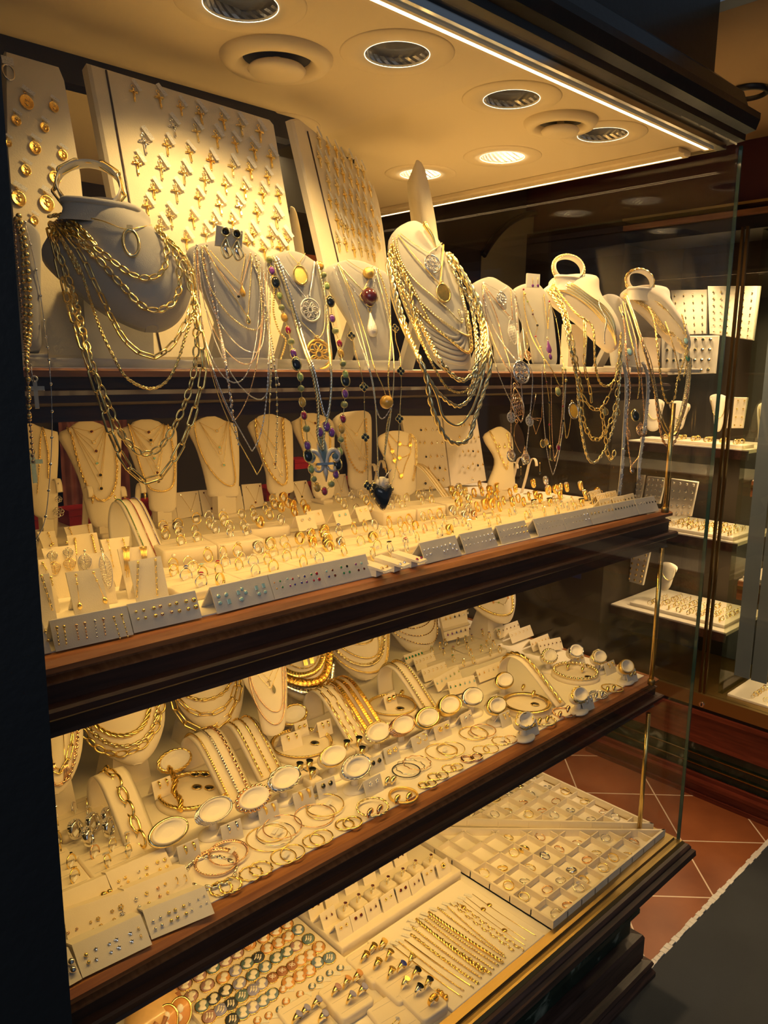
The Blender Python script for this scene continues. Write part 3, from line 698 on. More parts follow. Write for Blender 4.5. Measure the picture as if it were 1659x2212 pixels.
        mb=MB(); P=smooth([V((0,.6*s,0)),V((.12*s,.25*s,.002)),V((.3*s,-.1*s,.002)),V((.42*s,-.5*s,0)),V((.5*s,-.8*s,0))],4); n=len(P); mb.tube(P,[s*.15*(1-i/n)+.0004 for i in range(n)],10); o=B(mb,'horn',mt,t); B(MB().sphere((0,s*.66,0),s*.13,8,5),'cap',mt,o)
# a framed board with pinned pendants
def board(label,quad,P,N,th=.02,mt='board_cream',name='display_board',groove=None,lip=None):
    sl=Slab(quad,P,N,th,0,smooth_n=1,nr=2,nc=2,edge=.001)
    q=[onp(*p,sl.P,sl.N) for p in quad]
    c=q[-1]; t=thing(name,label,'display board',c)
    # chamfered plate
    cen=sum(q,V())/len(q); ins=[p.lerp(cen,.02) for p in q]
    MB().loft([[p-c-sl.N*th for p in q],[p-c-sl.N*.004 for p in q],[p-c for p in ins]],smooth=False).build('panel',mt,t)
    sl.t=t; sl.c=c
    if groove:
        a=[onp(*p,sl.P+sl.N*.0006,sl.N)-c for p in groove]; MB().tube(a,.0016,5,up=sl.N).build('groove','wood_dark',t)
    return sl
def cross_kit(s,mt,seed=0):
    rnd=random.Random(seed); a=s*.06
    m1=MB().box(-a,a,-s*.6,s*.42,-.0012,.0012).box(-s*.30,s*.30,s*.08,s*.08+2*a,-.0012,.0012)
    for x,y in ((-s*.31,s*.14),(s*.31,s*.14),(0,-s*.62),(0,s*.42)):m1.sphere((x,y,0),a*1.5,6,4)
    fig=MB(); fig.tube([(0,s*.12,.002),(s*.02,-s*.1,.0028),(-s*.01,-s*.35,.002)],[a*.7,a*.8,a*.3],6); fig.tube([(-s*.24,s*.2,.0018),(0,s*.1,.0026),(s*.24,s*.2,.0018)],a*.4,5); fig.sphere((0,s*.22,.003),a*.7,6,4)
    ring=MB().torus((0,s*.58,0),s*.12,s*.035,n=10,m_=4)
    tg=MB(); X=V((.5,-.87,.05)).normalized(); Y=V((.87,.5,0)); tg.card(V((s*.32,s*.72,.002)),X*s*.5,Y*s*.17,X.cross(Y),.0004)
    return kit([('cross',m1,mt,()),('figure',fig,mt,()),('bail',ring,mt,()),('price_tag',tg,'tag_print',())])
def medal_kit(s,mt):
    m1=MB().lathe([(s*.05,-.0008),(s*.95,-.0008),(s,0),(s*.95,.001),(s*.88,.0006),(s*.05,.0006)],22,sy=1.18)
    rel=MB().sphere((0,s*.35,.0008),s*.24,8,5,(1,1,.35)).sphere((s*.05,-s*.25,.0006),s*.42,9,5,(.75,1.1,.22)).sphere((-s*.3,-.1*s,.0006),s*.2,7,4,(.7,1.5,.3)).tube([(s*.1,s*.1,.001),(s*.45,s*.2,.001),(s*.5,s*.5,.001)],s*.06,5)
    ring=MB().torus((0,s*1.32,0),s*.16,s*.05,n=10,m_=4).torus((-s*.1,s*1.55,0),s*.14,s*.06,n=10,m_=4)
    X=V((.84,-.54,.05)).normalized(); Y=V((.54,.84,0)); tg=MB().card(V((s*.45,s*1.75,.002)),X*s*.95,Y*s*.36,X.cross(Y),.0004)
    return kit([('medallion',m1,mt,()),('relief',rel,mt,()),('bail',ring,mt,()),('price_tag',tg,'tag_print',())])
# ================================================================== top shelf
NB=V((0,-.958,.287))
PB=onz(189,133,Lz(.498))
b1=board('cream board of gold saint medallions at the far left',[(12,107),(127,141),(139,170),(175,378),(215,775),(52,775),(14,300)],PB+V((0,0,0)),NB,groove=None)
b2=board('large cream board crowded with gold crucifixes and paper tags',[(189,133),(584,256),(592,266),(640,545),(690,778),(312,778)],PB,NB,groove=[(229,152),(280,437),(350,768)])
A_=onz(632,256,Lz(.50)); B_=onz(800,392,Lz(.47)); d=(B_-A_); d.z=0; d.normalize(); n3=V((-d.y,d.x,0)); n3=n3 if n3.y<0 else-n3
n3=(n3+V((0,0,.25))).normalized()
b3=board('cream crucifix board seen almost edge on behind the top busts',[(632,256),(645,254),(790,372),(798,410),(832,560),(835,700),(748,765)],A_,n3,th=.014,groove=[(664,284),(735,585)])
CK=[cross_kit(.020,'gold',1),cross_kit(.021,'gold_pale',2),cross_kit(.018,'gold',3),cross_kit(.020,'gold_deep',4),cross_kit(.020,'silver',5)]
def pin(sl,kt,px,label,cat,name,group=None,scale=1,roll=0,off=.0022):
    p=onp(*px,sl.P+sl.N*off,sl.N); q=quat(sl.U,sl.W,sl.N)
    if roll:q=q @ Quaternion((0,0,1),roll)
    return place(kt,name,label,cat,p,group=group,rot=q,scale=scale)
R1=[[(428,272),(612,315),(765,380),(905,432),(1068,475),(1195,518),(1330,560)],
      [(712,520),(880,555),(1022,600),(1158,640),(1290,690),(1412,742)],
      [(505,632),(668,655),(830,705),(980,765),(1135,805),(1262,830),(1388,878)],
      [(455,785),(625,820),(787,855),(938,905),(1085,935),(1222,968),(1352,1000),(1468,1010)],
      [(572,975),(733,985),(893,1028),(1045,1080),(1185,1090),(1312,1135),(1450,1175)],
      [(525,1090),(690,1165),(853,1180),(1000,1205),(1135,1200),(1280,1290),(1415,1310),(1522,1330)],
      [(625,1240),(805,1330),(945,1290),(1240,1350),(1360,1400),(1480,1390)]]
RW=['top row','second row','third row','fourth row','fifth row','sixth row','bottom row','eighth row']
rnd=random.Random(5)
for j,row in enumerate(R1):
    for i,(x,y) in enumerate(row):
        sil=(j,i) in ((1,0),(2,0)); kk=4 if sil else (3 if (j,i) in ((2,3),(3,0)) else rnd.choice((0,1,2)))
        pin(b2,CK[kk],k1('Q1',x,y),('silver' if sil else 'gold')+' crucifix on the large cream board, %s, %s'%(RW[j],od(i,len(row))),'crucifix','crucifix_pendant','crucifixes on the large board',rnd.uniform(.92,1.1),rnd.uniform(-.12,.12))
R2=[[(410,290),(500,370),(580,400),(645,490),(725,500),(790,580),(850,610)],[(415,480),(495,530),(585,590),(650,640),(725,690),(795,740),(855,770),(920,800)],
      [(505,720),(590,760),(670,850),(730,850),(800,900),(870,930),(940,1000)],[(520,900),(590,940),(670,990),(745,1040),(820,1080),(875,1120),(930,1160),(1000,1150)],
      [(595,1100),(645,1150),(690,1180),(750,1190),(815,1230),(880,1250),(945,1280),(1005,1320)],[(605,1320),(680,1330),(760,1390),(825,1380),(890,1400),(955,1440)]]
for j,row in enumerate(R2):
    for i,(x,y) in enumerate(row):
        pin(b3,CK[rnd.choice((0,1,2))],k1('Q2',x,y),'gold crucifix on the edge-on cream board, %s, %s'%(RW[j],od(i,len(row))),'crucifix','crucifix_pendant','crucifixes on the edge-on board',1,0)
ME=[(328,740,85),(660,800,60),(198,965,60),(545,1050,55),(430,1300,72),(770,1385,57),(320,1575,62),(675,1665,72),(230,1920,88),(575,1980,90),(420,2190,50),(100,1240,46)]
MD=['large oval medallion at the top','small oval medallion beneath the upper right corner','small oval medallion below the topmost one','small oval medallion right of the second row','medium oval medallion in the middle','little round medallion against the right edge','small round medallion left below the middle','shiny oval medallion right below the middle','biggest oval medallion beside the black wall','rimmed saint carrying medallion at lower right','little medallion peeking above the big necklace bust','medallion half hidden by the black wall']
for (x,y,s_),tx in zip(ME,MD):
    p=onp(*k1('Q3',x,y),b1.P,b1.N); pin(b1,medal_kit(s_/5.673*mpp(p)*.98,'gold_deep'),k1('Q3',x,y),'gold '+tx+' on the left board','medallion','medallion_pendant','medallions on the left board')
pin(b1,kit([('hoop',MB().torus((0,0,0),.007,.0012,n=20,Ry=.010),'silver',()),('price_tag',MB().box(-.006,.008,.010,.020,.0005,.001),'tag_print',())]),k1('Q3',105,375),'pale silver hoop pendant pinned at the top left board corner','pendant','hoop_pendant')
# thin leaning boards seen edge on
for out,y,lb in (([(898,350),(906,347),(918,362),(934,430),(948,520),(950,600),(925,600),(912,480),(902,400)],1.30,'slim cream board standing edge on above the ribbed bust'),([(626,452),(633,447),(642,462),(658,545),(662,640),(640,640),(630,520)],1.42,'dark slim board edge between the two crucifix boards'),([(803,405),(810,410),(822,455),(836,560),(836,640),(815,640),(806,500)],1.5,'slim board edge just right of the edge-on crucifix board')):
    P0=ony(*out[4],y*S); s0=Slab(out,P0,(-.55,-.8,.2),.09,.002,3,12,4); t=thing('display_board',lb,'display board',(0,0,0)); s0.build('panel','board_cream',t)
# ---- busts of the top shelf
def bust(label,out,y=1.13,N=(-.22,-.93,.27),th=.012,bulge=.008,mt='suede_grey',foot=None,at=None,name='necklace_bust',zf=None,stand=True,zshelf=Lz(-.004),nr=26):
    P0=ony(*out[at or len(out) // 2],y*S) if zf is None else onz(*zf,zshelf)
    s_=Slab(out,P0,N,th,bulge,4,nr,12)
    t=thing(name,label,'display bust',(0,0,0)); s_.t=t; s_.build('front',mt,t)
    lo=s_.P+s_.W*s_.b0; a=s_.span(s_.b0+(s_.b1-s_.b0)*.06)
    if foot and a:
        c=s_.P+s_.U*((a[0]+a[1])/2)+s_.W*s_.b0; c.z=zshelf; hw=(a[1]-a[0])/2*foot
        MB().rpad(hw*2,.05,.014,.002,.001).build('foot',mt,t,c+V((0,.012,0)))
    if stand:
        c=s_.P+s_.W*(s_.b0+(s_.b1-s_.b0)*.55)-s_.N*th; sp=s_.span(s_.b0+(s_.b1-s_.b0)*.55); c+=s_.U*((sp[0]+sp[1])/2); g=V((c.x,c.y+.05,zshelf))
        MB().loft([[c-s_.U*.012,c+s_.U*.012,c+s_.U*.012+s_.W*.02,c-s_.U*.012+s_.W*.02],[g-s_.U*.012,g+s_.U*.012,g+s_.U*.012+V((0,.012,0)),g-s_.U*.012+V((0,.012,0))]],smooth=False).build('prop',mt,t)
    return s_
HG=(700,800,.803)
def U3(c,L,B,R,kind='U'):return ubez(k1(c,*L),k1(c,*B),k1(c,*R),kind)
# 0: left edge bust with beaded chains
s0=bust('grey padded bust half hidden by the black wall at the left',k('Z6',70,285,150,268,205,295,236,350,239,500,238,800,238,1010,150,1015,100,1010,85,600),1.10,foot=1.3)
rnd=random.Random(2)
def rosary(sl,pts,rad,mt,label,gap=None,hang=HG,ends=()):
    px=smooth([V(p) for p in pts],6); P=[]
    for p in px:
        q=sl.pt(p[0],p[1],rad*1.3)
        if hang:q=q.lerp(ony(p[0],p[1],hang[2]),sstep(hang[0],hang[1],p[1]))
        P.append(q)
    c=P[0]; t=thing('necklace',label,'necklace',c); MB().tube([p-c for p in resample(P,.006)],.0005,4).build('chain',mt,t)
    mb=MB(); g=gap or rad*3
    for q in resample(P,g):mb.sphere(q-c,rad,8,6)
    mb.build('beads',mt,t)
    for a in ends:
        kind,u,v,sz,pm=a; q=sl.pt(u,v,rad*1.3); q=q.lerp(ony(u,v,hang[2]),sstep(hang[0],hang[1],v)) if hang else q; pendant(t,kind,q-c,sl.U,sl.W,sl.N,sz,pm)
    return t
rosary(s0,k('Z6',95,250,120,350,135,480,135,600,150,700,148,880,160,1000,155,1100,165,1200,170,1400),.0028,'gold','gold bead chain hanging at the left beside the black wall',.009)
rosary(s0,k('Z6',110,235,130,310,150,420,160,530,170,640,175,780,174,880,165,980),.0034,'gold','larger gold bead chain on the left edge bust',.0095)
rosary(s0,k('Z6',85,260,92,400,110,600,140,900,160,1150,175,1420,185,1550,195,1700),.0018,'gold_rose','rose gold rosary with a small crucifix at the far left',.006,ends=[('cross',*k1('Z6',195,1690),.030,'gold')])
rosary(s0,k('Z6',145,270,185,430,228,645,258,860,285,1070,300,1280,303,1500,290,1760,262,2010,205,2130),.0017,'silver','very long thin silver station chain falling at the left',.027)
rosary(s0,k('Z6',180,1100,190,1180,200,1200),.001,'silver','clear little cross on a short chain by the shelf edge',.02,ends=[('cross',*k1('Z6',208,1260),.028,'plastic_clear')])
# A: the big neck form
NA=V((-.30,-.86,.40)).normalized()
sA=bust('large grey neck form with a swung bib draped in gold link chains',k('A4',335,216,300,300,235,400,190,500,262,600,400,720,560,840,700,912,800,950,880,958,960,935,1030,880,1080,790,1098,700,1085,600,1010,480,900,400,850,345,838,290,760,237,600,207,430,205),1.09,NA,.016,.042,name='neck_bust',stand=False,at=8,nr=40)
c=sA.pt(*k1('A4',585,235),0)
def neckcap(sl,t,pc,rx_px,ry=.55,h=.007,mt='suede_grey',colh=0):
    c=sl.pt(*pc,0); r=rx_px*mpp(c); c=c+V((0,r*ry*.8,0))
    MB().lathe([(r*.2,-.001),(r,-.001),(r*1.03,h*.4),(r*.97,h*.85),(r*.3,h)],30,sy=ry).build('neck_rim',mt,t,c)
    if colh:MB().lathe([(r*.97,0),(r*.95,-colh*.5),(r*1.1,-colh)],24,sy=ry,cap0=False,cap1=False).build('neck_column',mt,t,c)
    return c,r
cA,rA=neckcap(sA,sA.t,k1('A4',588,232),244/2.765,.45,colh=.02)
q=ony(*k1('A4',640,1000),1.22*S); MB().box(-.045,.045,-.012,.012,Lz(-.004),q.z+.08).build('support','suede_grey',sA.t,(q.x,q.y,0)); 
for o in sA.t.children:
    if o.name.startswith('support'):o.data.transform(Matrix.Translation((0,0,0)))
q=ony(*k1('A4',640,1160),1.08*S); MB().rpad(.20,.10,.010,.004,.002).build('foot','suede_grey',sA.t,(q.x,1.13*S,Lz(-.004)))
CA='A4'
necklace(sA,k(CA,340,292,450,302,560,325,690,372,780,362,850,348),'wire',.0006,'gold','thin gold wire choker with an open oval pendant on the large neck form',[('ring',*k1(CA,727,455),.027,'gold_pale')])
NLA=[('gold','oval',.0011,(300,300,380,370,470,450,600,550,720,640,840,668,920,620,940,530,930,430,880,360),'highest'),
       ('gold','oval',.0012,(290,320,380,430,480,500,600,630,700,740,800,840,900,858,990,800,1020,680,990,500,940,440),'second highest'),
       ('gold','clip',.0011,(280,330,350,420,430,520,500,670,560,790,620,920,700,1050,780,1115,870,1140,960,1080,1040,960,1090,830,1100,700,1060,560,970,470),'slender long'),
       ('gold','cable',.0010,(262,350,330,450,420,600,480,780,540,960,620,1130,700,1260,830,1325,930,1290,1000,1180,1050,1020,1100,860,1100,700,1040,540),'medium length'),
       ('gold','oval',.0012,(250,330,280,480,340,620,390,780,430,940,470,1100,520,1260,580,1390,640,1540,700,1640,800,1720,900,1680,980,1560,1060,1380,1110,1180,1115,980,1100,780,1030,560),'very long inner'),
       ('gold','clip',.0014,(240,370,290,560,330,730,380,900,440,1080,500,1260,560,1440,610,1600,680,1750,760,1850,850,1890,940,1810,1040,1640,1110,1440,1160,1220,1140,1000,1110,800,1080,640),'longest outer')]
for mt,st,r,pts,w_ in NLA:
    necklace(sA,k(CA,*pts),st,r*1.0,mt,'%s gold %s necklace on the large grey neck form'%(w_,STW[st]),hang=(600,790,.800),group=None,off=.008)
for i,pts in enumerate(((232,300,330,290,440,380,520,470),(240,350,330,340,420,430,500,540),(236,400,300,420,360,520,420,640),(880,380,960,440,1050,540,1100,640))):
    necklace(sA,k(CA,*pts),'cable',.0014,'gold','bunched gold link strand over the %s shoulder of the large neck form, %s'%('left' if i<3 else 'right',('upper','middle','lower','single')[i]),off=.006)
def cuff(label,c,r,mt_st,mt,style,rz,w_=.011,tilt=.5,cr=.0025,group=None):
    """open C-shaped padded stand carrying a link bracelet"""
    t=thing('bracelet_cuff_stand',label.replace('BR','stand'),'bracelet stand',c,rz)
    X=V((1,0,0)); Y=V((0,math.sin(tilt),math.cos(tilt))); A0,A1=-.9,PI+.9
    P=[X*math.cos(A0+(A1-A0)*i/24)*r+Y*(math.sin(A0+(A1-A0)*i/24)*r*.85+r*.55) for i in range(25)]
    MB().tube(P,w_,8,ell=(1,.12),up=X.cross(Y)).build('cuff',mt_st,t)
    t2=thing('bracelet',label.replace('BR','bracelet'),'bracelet',c,rz)
    Q=[p+(p-Y*r*.55).normalized()*(cr+.0022) for p in P]; chain(Q,X.cross(Y),style,cr).build('chain',mt,t2)
cuff('gold rectangular clip link BR curled atop the large grey neck form',cA+V((-.012,.005,.005)),.035,'suede_light','gold','clip',-.5,.009,.35,.0016)
# 1: bust with an earring card
s1=bust('grey bust carrying many fine silver and gold chains under an earring card',k('A4',1068,500,1110,465,1200,443,1300,440,1400,460,1480,510,1530,570,1537,720,1550,920,1560,1130,1420,1135,1290,1130,1250,950,1170,750,1090,600),1.12,foot=1.15)
N1=[('fine',.0004,'gold',(1200,500),(1380,700),(1410,520),'V','short chain with a teardrop pendant',[('drop',1395,745,.013,'citrine')]),('bead',.0007,'gold_rose',(1160,480),(1370,770),(1440,520),'V','short rose beaded chain',[('ball',1370,775,.004,'onyx')]),
      ('bead',.0012,'gold_pale',(1150,490),(1450,975),(1490,560),'U','bright beaded rope',[]),('fine',.0005,'silver',(1140,500),(1440,1110),(1520,620),'U','silver station chain',[]),('fine',.0004,'gold',(1165,470),(1425,900),(1450,540),'V','fine chain ending in a gold drop',[('drop',1428,915,.011,'gold')]),
      ('bead',.0008,'silver_rough',(1130,480),(1480,1390),(1540,600),'U','long grey beaded chain',[]),('bead',.0008,'gold_rose',(1120,490),(1340,1520),(1530,640),'W','long rose beaded chain',[]),
      ('fine',.0005,'silver',(1110,500),(1450,1700),(1560,640),'W','very long silver chain',[]),('bead',.0007,'gold',(1105,520),(1480,1840),(1560,680),'W','very long gold beaded chain',[]),('bead',.0009,'silver',(1100,510),(1340,1290),(1500,580),'U','medium silver beaded chain',[]),('bead',.0006,'gold_rose',(1125,500),(1400,1180),(1510,600),'U','thin rose beaded chain',[])]
for st,r,mt,L,B,R,kd,w_,pp in N1:
    necklace(s1,U3('A4',L,B,R,kd),st,r,mt,w_+' on the bust under the hanging earring card',[(a,*k1('A4',b,c_),d_,e) for a,b,c_,d_,e in pp],hang=HG,off=.003)
for x,pts in ((0,(1180,470,1230,740,1260,1000,1300,1250,1330,1400)),(1,(1440,520,1500,700,1560,1000,1590,1250,1600,1500,1590,1800)),(2,(1150,480,1200,740,1240,900,1290,1150,1340,1500)),(3,(1450,560,1520,760,1570,1100,1610,1300)),(4,(1470,530,1500,740,1545,980,1565,1200,1555,1400)),(5,(1120,470,1170,640,1230,860,1280,1080,1310,1300,1330,1480,1370,1660))):
    rosary(s1,k('A4',*pts),.0016,('silver','gold_pale','gold_rose','silver_rough','gold_pale','silver')[x],'%s strand of mixed small beads falling from the earring card bust'%ORD[x],.008)
def ecard(label,px4,y,mt,N,studs,sl=None):
    """upright little card with a pair of earrings"""
    P=ony(*px4[0],y); U,W,Nn=axes(N); q=[onp(*p,P,Nn) for p in px4]; c=q[2]
    t=thing('earring_card',label,'earring card',c); MB().loft([[p-c-Nn*.003 for p in q],[p-c for p in q]],smooth=False).build('card',mt,t)
    return P,Nn,U,W
P_,Nn,U_,W_=ecard('small dark grey card standing on the bust with two drop earrings',k('A4',1240,350,1395,385,1390,490,1230,470),1.105*S,'suede_grey',(-.25,-.93,.1),None)
for i,(x,y) in enumerate(((1290,392),(1357,405))):
    p=onp(*k1('A4',x,y),P_,Nn); t=thing('drop_earring','%s twisted teardrop earring on the grey card above the bust'%('left','right')[i],'earring',p,rot=quat(U_,W_,Nn),group='teardrop earring pair')
    MB().torus((0,0,.002),.0052,.0011,n=18).build('hoop','gold_pale',t); MB().lathe([(.004,.0005),(.0045,.001),(.001,.0014)],12).build('inlay','onyx',t)
    mb=MB(); mb.tube(smooth([V((0,-.008,.002)),V((-.007,-.02,.003)),V((-.002,-.033,.003)),V((.007,-.026,.002)),V((.003,-.016,.002))],4,closed=True),.0013,6,closed=True); mb.build('teardrop','gold_pale',t); MB().tube([(0,-.012,.002),(-.003,-.022,.004),(.002,-.03,.003)],[.001,.003,.001],6).build('petal','silver',t)
# 2: bust with coloured stones and rope chains
s2=bust('grey bust with medallions, twisted ropes and a long coloured stone chain',k('A5',45,395,100,350,190,335,280,360,345,402,392,430,415,480,422,700,430,850,436,975,330,978,215,975,190,800,130,640,60,500),1.12,foot=1.25)
for st,r,mt,L,B,R,kd,w_,pp in [('wire',.0005,'gold',(175,345),(235,415),(275,350),'V','short chain with a framed gold medal',[('oval',245,483,.022,'gold_matte')]),('rope',.0011,'silver',(100,370),(295,640),(330,400),'V','silver rope with a filigree disc',[('lace',305,690,.030,'silver_rough')]),
      ('rope',.0009,'gold_pale',(90,385),(350,860),(390,480),'W','pale rope with a dark gold filigree medal',[('lace',358,955,.038,'gold_matte')])]:
    necklace(s2,U3('A5',L,B,R,kd),st,r,mt,w_+' on the coloured stone bust',[(a,*k1('A5',b,c_),d_,e) for a,b,c_,d_,e in pp],hang=None,off=.003)
for i,(pts,w_,mt) in enumerate((((85,370,160,560,240,840,310,1050,350,1250,350,1450,380,1530),'left outer','gold_pale'),((345,400,395,640,412,850,430,1100,415,1300,390,1400,380,1530),'right outer','gold_pale'),((110,380,200,640,270,880,330,1060,370,1250,400,1330,425,1220,430,1060),'crossing','silver'))):
    necklace(s2,k('A5',*pts),'rope',.0019,mt,'%s thick two-tone twisted rope falling from the coloured stone bust'%w_,hang=HG,off=.004,parts=[('lily',*k1('A5',385,1590),.034,'silver_rough'),('ostone',*k1('A5',402,1385),.013,'amethyst'),('ostone',*k1('A5',362,1420),.012,'amethyst'),('ostone',*k1('A5',432,1420),.012,'amethyst')] if i==2 else ())
def stonechain(sl,pts,label,stones,hang=HG,mt='gold'):
    P=[sl.pt(*p,.004).lerp(ony(*p,hang[2]),sstep(hang[0],hang[1],p[1])) if hang else sl.pt(*p,.004) for p in pts]; c=P[0]
    t=thing('necklace',label,'necklace',c); MB().tube([p-c for p in resample(smooth(P,4),.006)],.0006,4).build('chain',mt,t)
    for i,p in enumerate(P):
        kind,m2,sz=stones[i%len(stones)]; pendant(t,kind,p-c,sl.U,sl.W,sl.N,sz,m2)
ST=[('ball','moss_stone',.010),('ostone','amethyst',.011),('ostone','onyx',.015),('ostone','peridot',.010),('ball','moss_stone',.009),('ostone','citrine',.011),('ostone','ruby',.010)]
stonechain(s2,k('A5',60,390,75,455,98,525,120,605,133,675,150,735,172,810,190,880,205,950,222,1012,245,1090,250,1160,257,1240,267,1320,282,1400,287,1500,293,1560,310,1640,325,1700,345,1748,390,1772,430,1730,457,1670,467,1610,482,1535,487,1465,490,1400,500,1340,508,1255,513,1190,515,1110,515,1075,500,1010,487,948,480,890,455,815,435,740,425,640,405,545,385,480,365,425),'very long chain of coloured oval stones and green beads',ST)
rosary(s2,k('A5',70,430,90,560,85,700,120,820,160,870,130,980),.0016,'gold','gold rope strand looped left of the coloured stone bust',.0035,hang=None)
# 3: bust with flower ball pendants
s3=bust('grey bust with a garnet ball pendant and long box chains',k('A5',405,440,450,410,530,388,620,400,700,430,770,470,786,560,795,780,800,980,700,984,600,980,570,800,480,640,412,510),1.12,foot=1.2)
for st,r,mt,L,B,R,kd,w_,pp in [('wire',.0004,'gold',(520,390),(640,465),(680,430),'V','short chain with a jewelled gold ball',[('ball',652,470,.018,'gold_matte')]),('rope',.0010,'gold_pale',(470,410),(620,575),(690,430),'V','rope chain with a large garnet ball',[('ball',655,612,.027,'garnet'),('flower',655,612,.030,'garnet')]),
      ('fine',.0006,'silver',(460,420),(660,690),(700,440),'V','silver chain with a mosaic teardrop',[('drop',672,785,.032,'silver_rough')])]:
    necklace(s3,U3('A5',L,B,R,kd),st,r,mt,w_+' on the garnet ball bust',[(a,*k1('A5',b,c_),d_,e) for a,b,c_,d_,e in pp],off=.003)
for i,(pts,st,r,mt,w_,pp) in enumerate((((465,410,540,600,600,800,650,1000,690,1200,705,1500,712,1700),'rope',.0009,'gold_pale','left falling thin rope',()),((480,420,570,640,640,860,690,1040,740,1150,755,1200),'figaro',.0009,'gold','left falling gold chain with a tiger striped ball',[('ball',760,1240,.020,'citrine')]),
    ((690,440,745,640,790,850,805,1040,790,1280,760,1480,750,1560),'rope',.0010,'gold_pale','right falling rope',()),((710,440,770,640,785,860,770,1100,790,1270,765,1370,745,1590),'fine',.0008,'gold','right falling link chain',()),((445,430,520,640,590,850,665,1080,700,1280,740,1340,800,1250),'fine',.0006,'silver','looping fine silver chain',()),
    ((700,1650,720,1720,730,1760,745,1700,790,1640),'fine',.0006,'silver','jewelled heart locket chain',[('heart',733,1790,.040,'onyx'),('ball',733,1725,.02,'plastic_clear')]))):
    necklace(s3,k('A5',*pts),st,r,mt,w_+' hanging below the garnet ball bust',[(a,*k1('A5',b,c_),d_,e) for a,b,c_,d_,e in pp],hang=HG,off=.004)
for pts,w_ in ((((552,845,575,940,600,1030,625,1150,627,1240,630,1340,634,1450,640,1560,650,1640,648,1740,670,1820)),'left'),(((812,800,815,870,840,960,845,1055,848,1150,843,1250,838,1340,832,1450,815,1640,780,1760,778,1820)),'right')):
    P=k('A5',*pts); stonechain(s3,P[::1],'fine chain of dark clover charms, %s of the garnet ball bust'%w_,[('flower','onyx',.013),('ball','gold',.002),('ball','gold',.002)])
# 4: tall ribbed bust with heavy chains
s4=bust('tall cream ribbed bust carrying heavy gold rope and curb chains',k('A5',790,250,835,190,900,160,960,168,1040,230,1092,290,1140,400,1200,520,1245,700,1265,900,1265,1040,1190,1045,1120,1040,1000,900,900,700,830,500,788,350),1.10,N=(-.3,-.88,.35),bulge=.022,stand=True)
for i in range(6):
    L=(880+i*25,560+i*65); R=(1205+i*8,700+i*45); B=(1130+i*12,850+i*32)
    P=[s4.pt(*p,.0005) for p in U3('A5',L,B,R)]; c=P[0]; MB().tube([p-c for p in P],.0035,6).build('rib','suede_grey',s4.t,c)
H4=(690,790,.795)
HV=[((840,230),(1010,350),(1090,290),'V','curb',.0009,'gold_pale','chain with a silver oval saint medal',[('lace',1035,415,.028,'silver'),('horn',1000,240,.030,'gold')]),((830,240),(1080,540),(1100,300),'V','curb',.0011,'gold','chain with a gold oval madonna medal',[('oval',1100,590,.026,'gold_deep')]),
      ((820,250),(1150,710),(1190,690),'U','curb',.0017,'gold_pale','curb chain, highest heavy one',[]),((800,260),(1210,830),(1200,500),'U','curb',.0021,'gold_pale','curb chain, second heavy one',[]),((790,300),(1190,910),(1240,700),'U','figaro',.0024,'gold','figaro chain, third heavy one',[])]
for L,B,R,kd,st,r,mt,w_,pp in HV:necklace(s4,U3('A5',L,B,R,kd),st,r,mt,'gold '+w_+' on the tall ribbed bust',[(a,*k1('A5',b,c_),d_,e) for a,b,c_,d_,e in pp],off=.005)
HW=[((780,330,830,480,930,700,1010,860,1090,1010,1200,1110,1280,1060,1330,900,1320,760,1250,560,1180,420,1130,350),'cable',.0022,'gold_pale','round link chain'),
      ((770,350,850,600,960,860,1060,1060,1130,1160,1220,1180,1290,1110,1340,960,1340,800,1270,600,1150,400),'fine',.0012,'gold','dark fine link chain'),
      ((765,380,820,600,900,850,960,1000,1050,1160,1130,1240,1200,1265,1270,1200,1320,1070,1350,900,1330,720,1250,520,1160,380),'rope2',.0034,'gold_pale','heavy twisted rope, inner one'),
      ((760,420,800,640,880,850,980,1040,1060,1200,1100,1330,1180,1380,1250,1320,1310,1180,1350,1000,1360,800,1290,600,1200,440),'snake',.0022,'gold_pale','smooth wheat chain'),
      ((765,400,800,560,850,760,930,920,990,1070,1020,1230,1060,1350,1110,1450,1180,1490,1250,1460,1290,1330,1340,1180,1380,1020,1350,840,1310,640,1220,480,1150,360),'rope2',.0044,'gold_pale','heaviest twisted rope, outermost one'),
      ((770,340,830,420,900,560,920,700,960,860),'rope2',.0036,'gold','short visible heavy rope on the left side'),((1140,360,1230,520,1310,660,1340,820,1350,940,1320,1100),'rope2',.0036,'gold','heavy rope bundle on the right side'),((1120,350,1190,520,1260,640,1290,800,1300,940,1290,1080,1250,1200),'cable',.0024,'gold_pale','ring link chain on the right side'),((1160,400,1260,560,1330,740,1330,900),'rope2',.0034,'gold_pale','extra rope strand over the right shoulder'),((800,300,850,420,900,520,960,640,1030,780),'curb',.0022,'gold','curb strand over the left shoulder')]
for i,(pts,st,r,mt,w_) in enumerate(HW):necklace(s4,k('A5',*pts),st,r,mt,'gold '+w_+' of the tall ribbed bust',hang=H4,off=.006+.0015*(i%4))
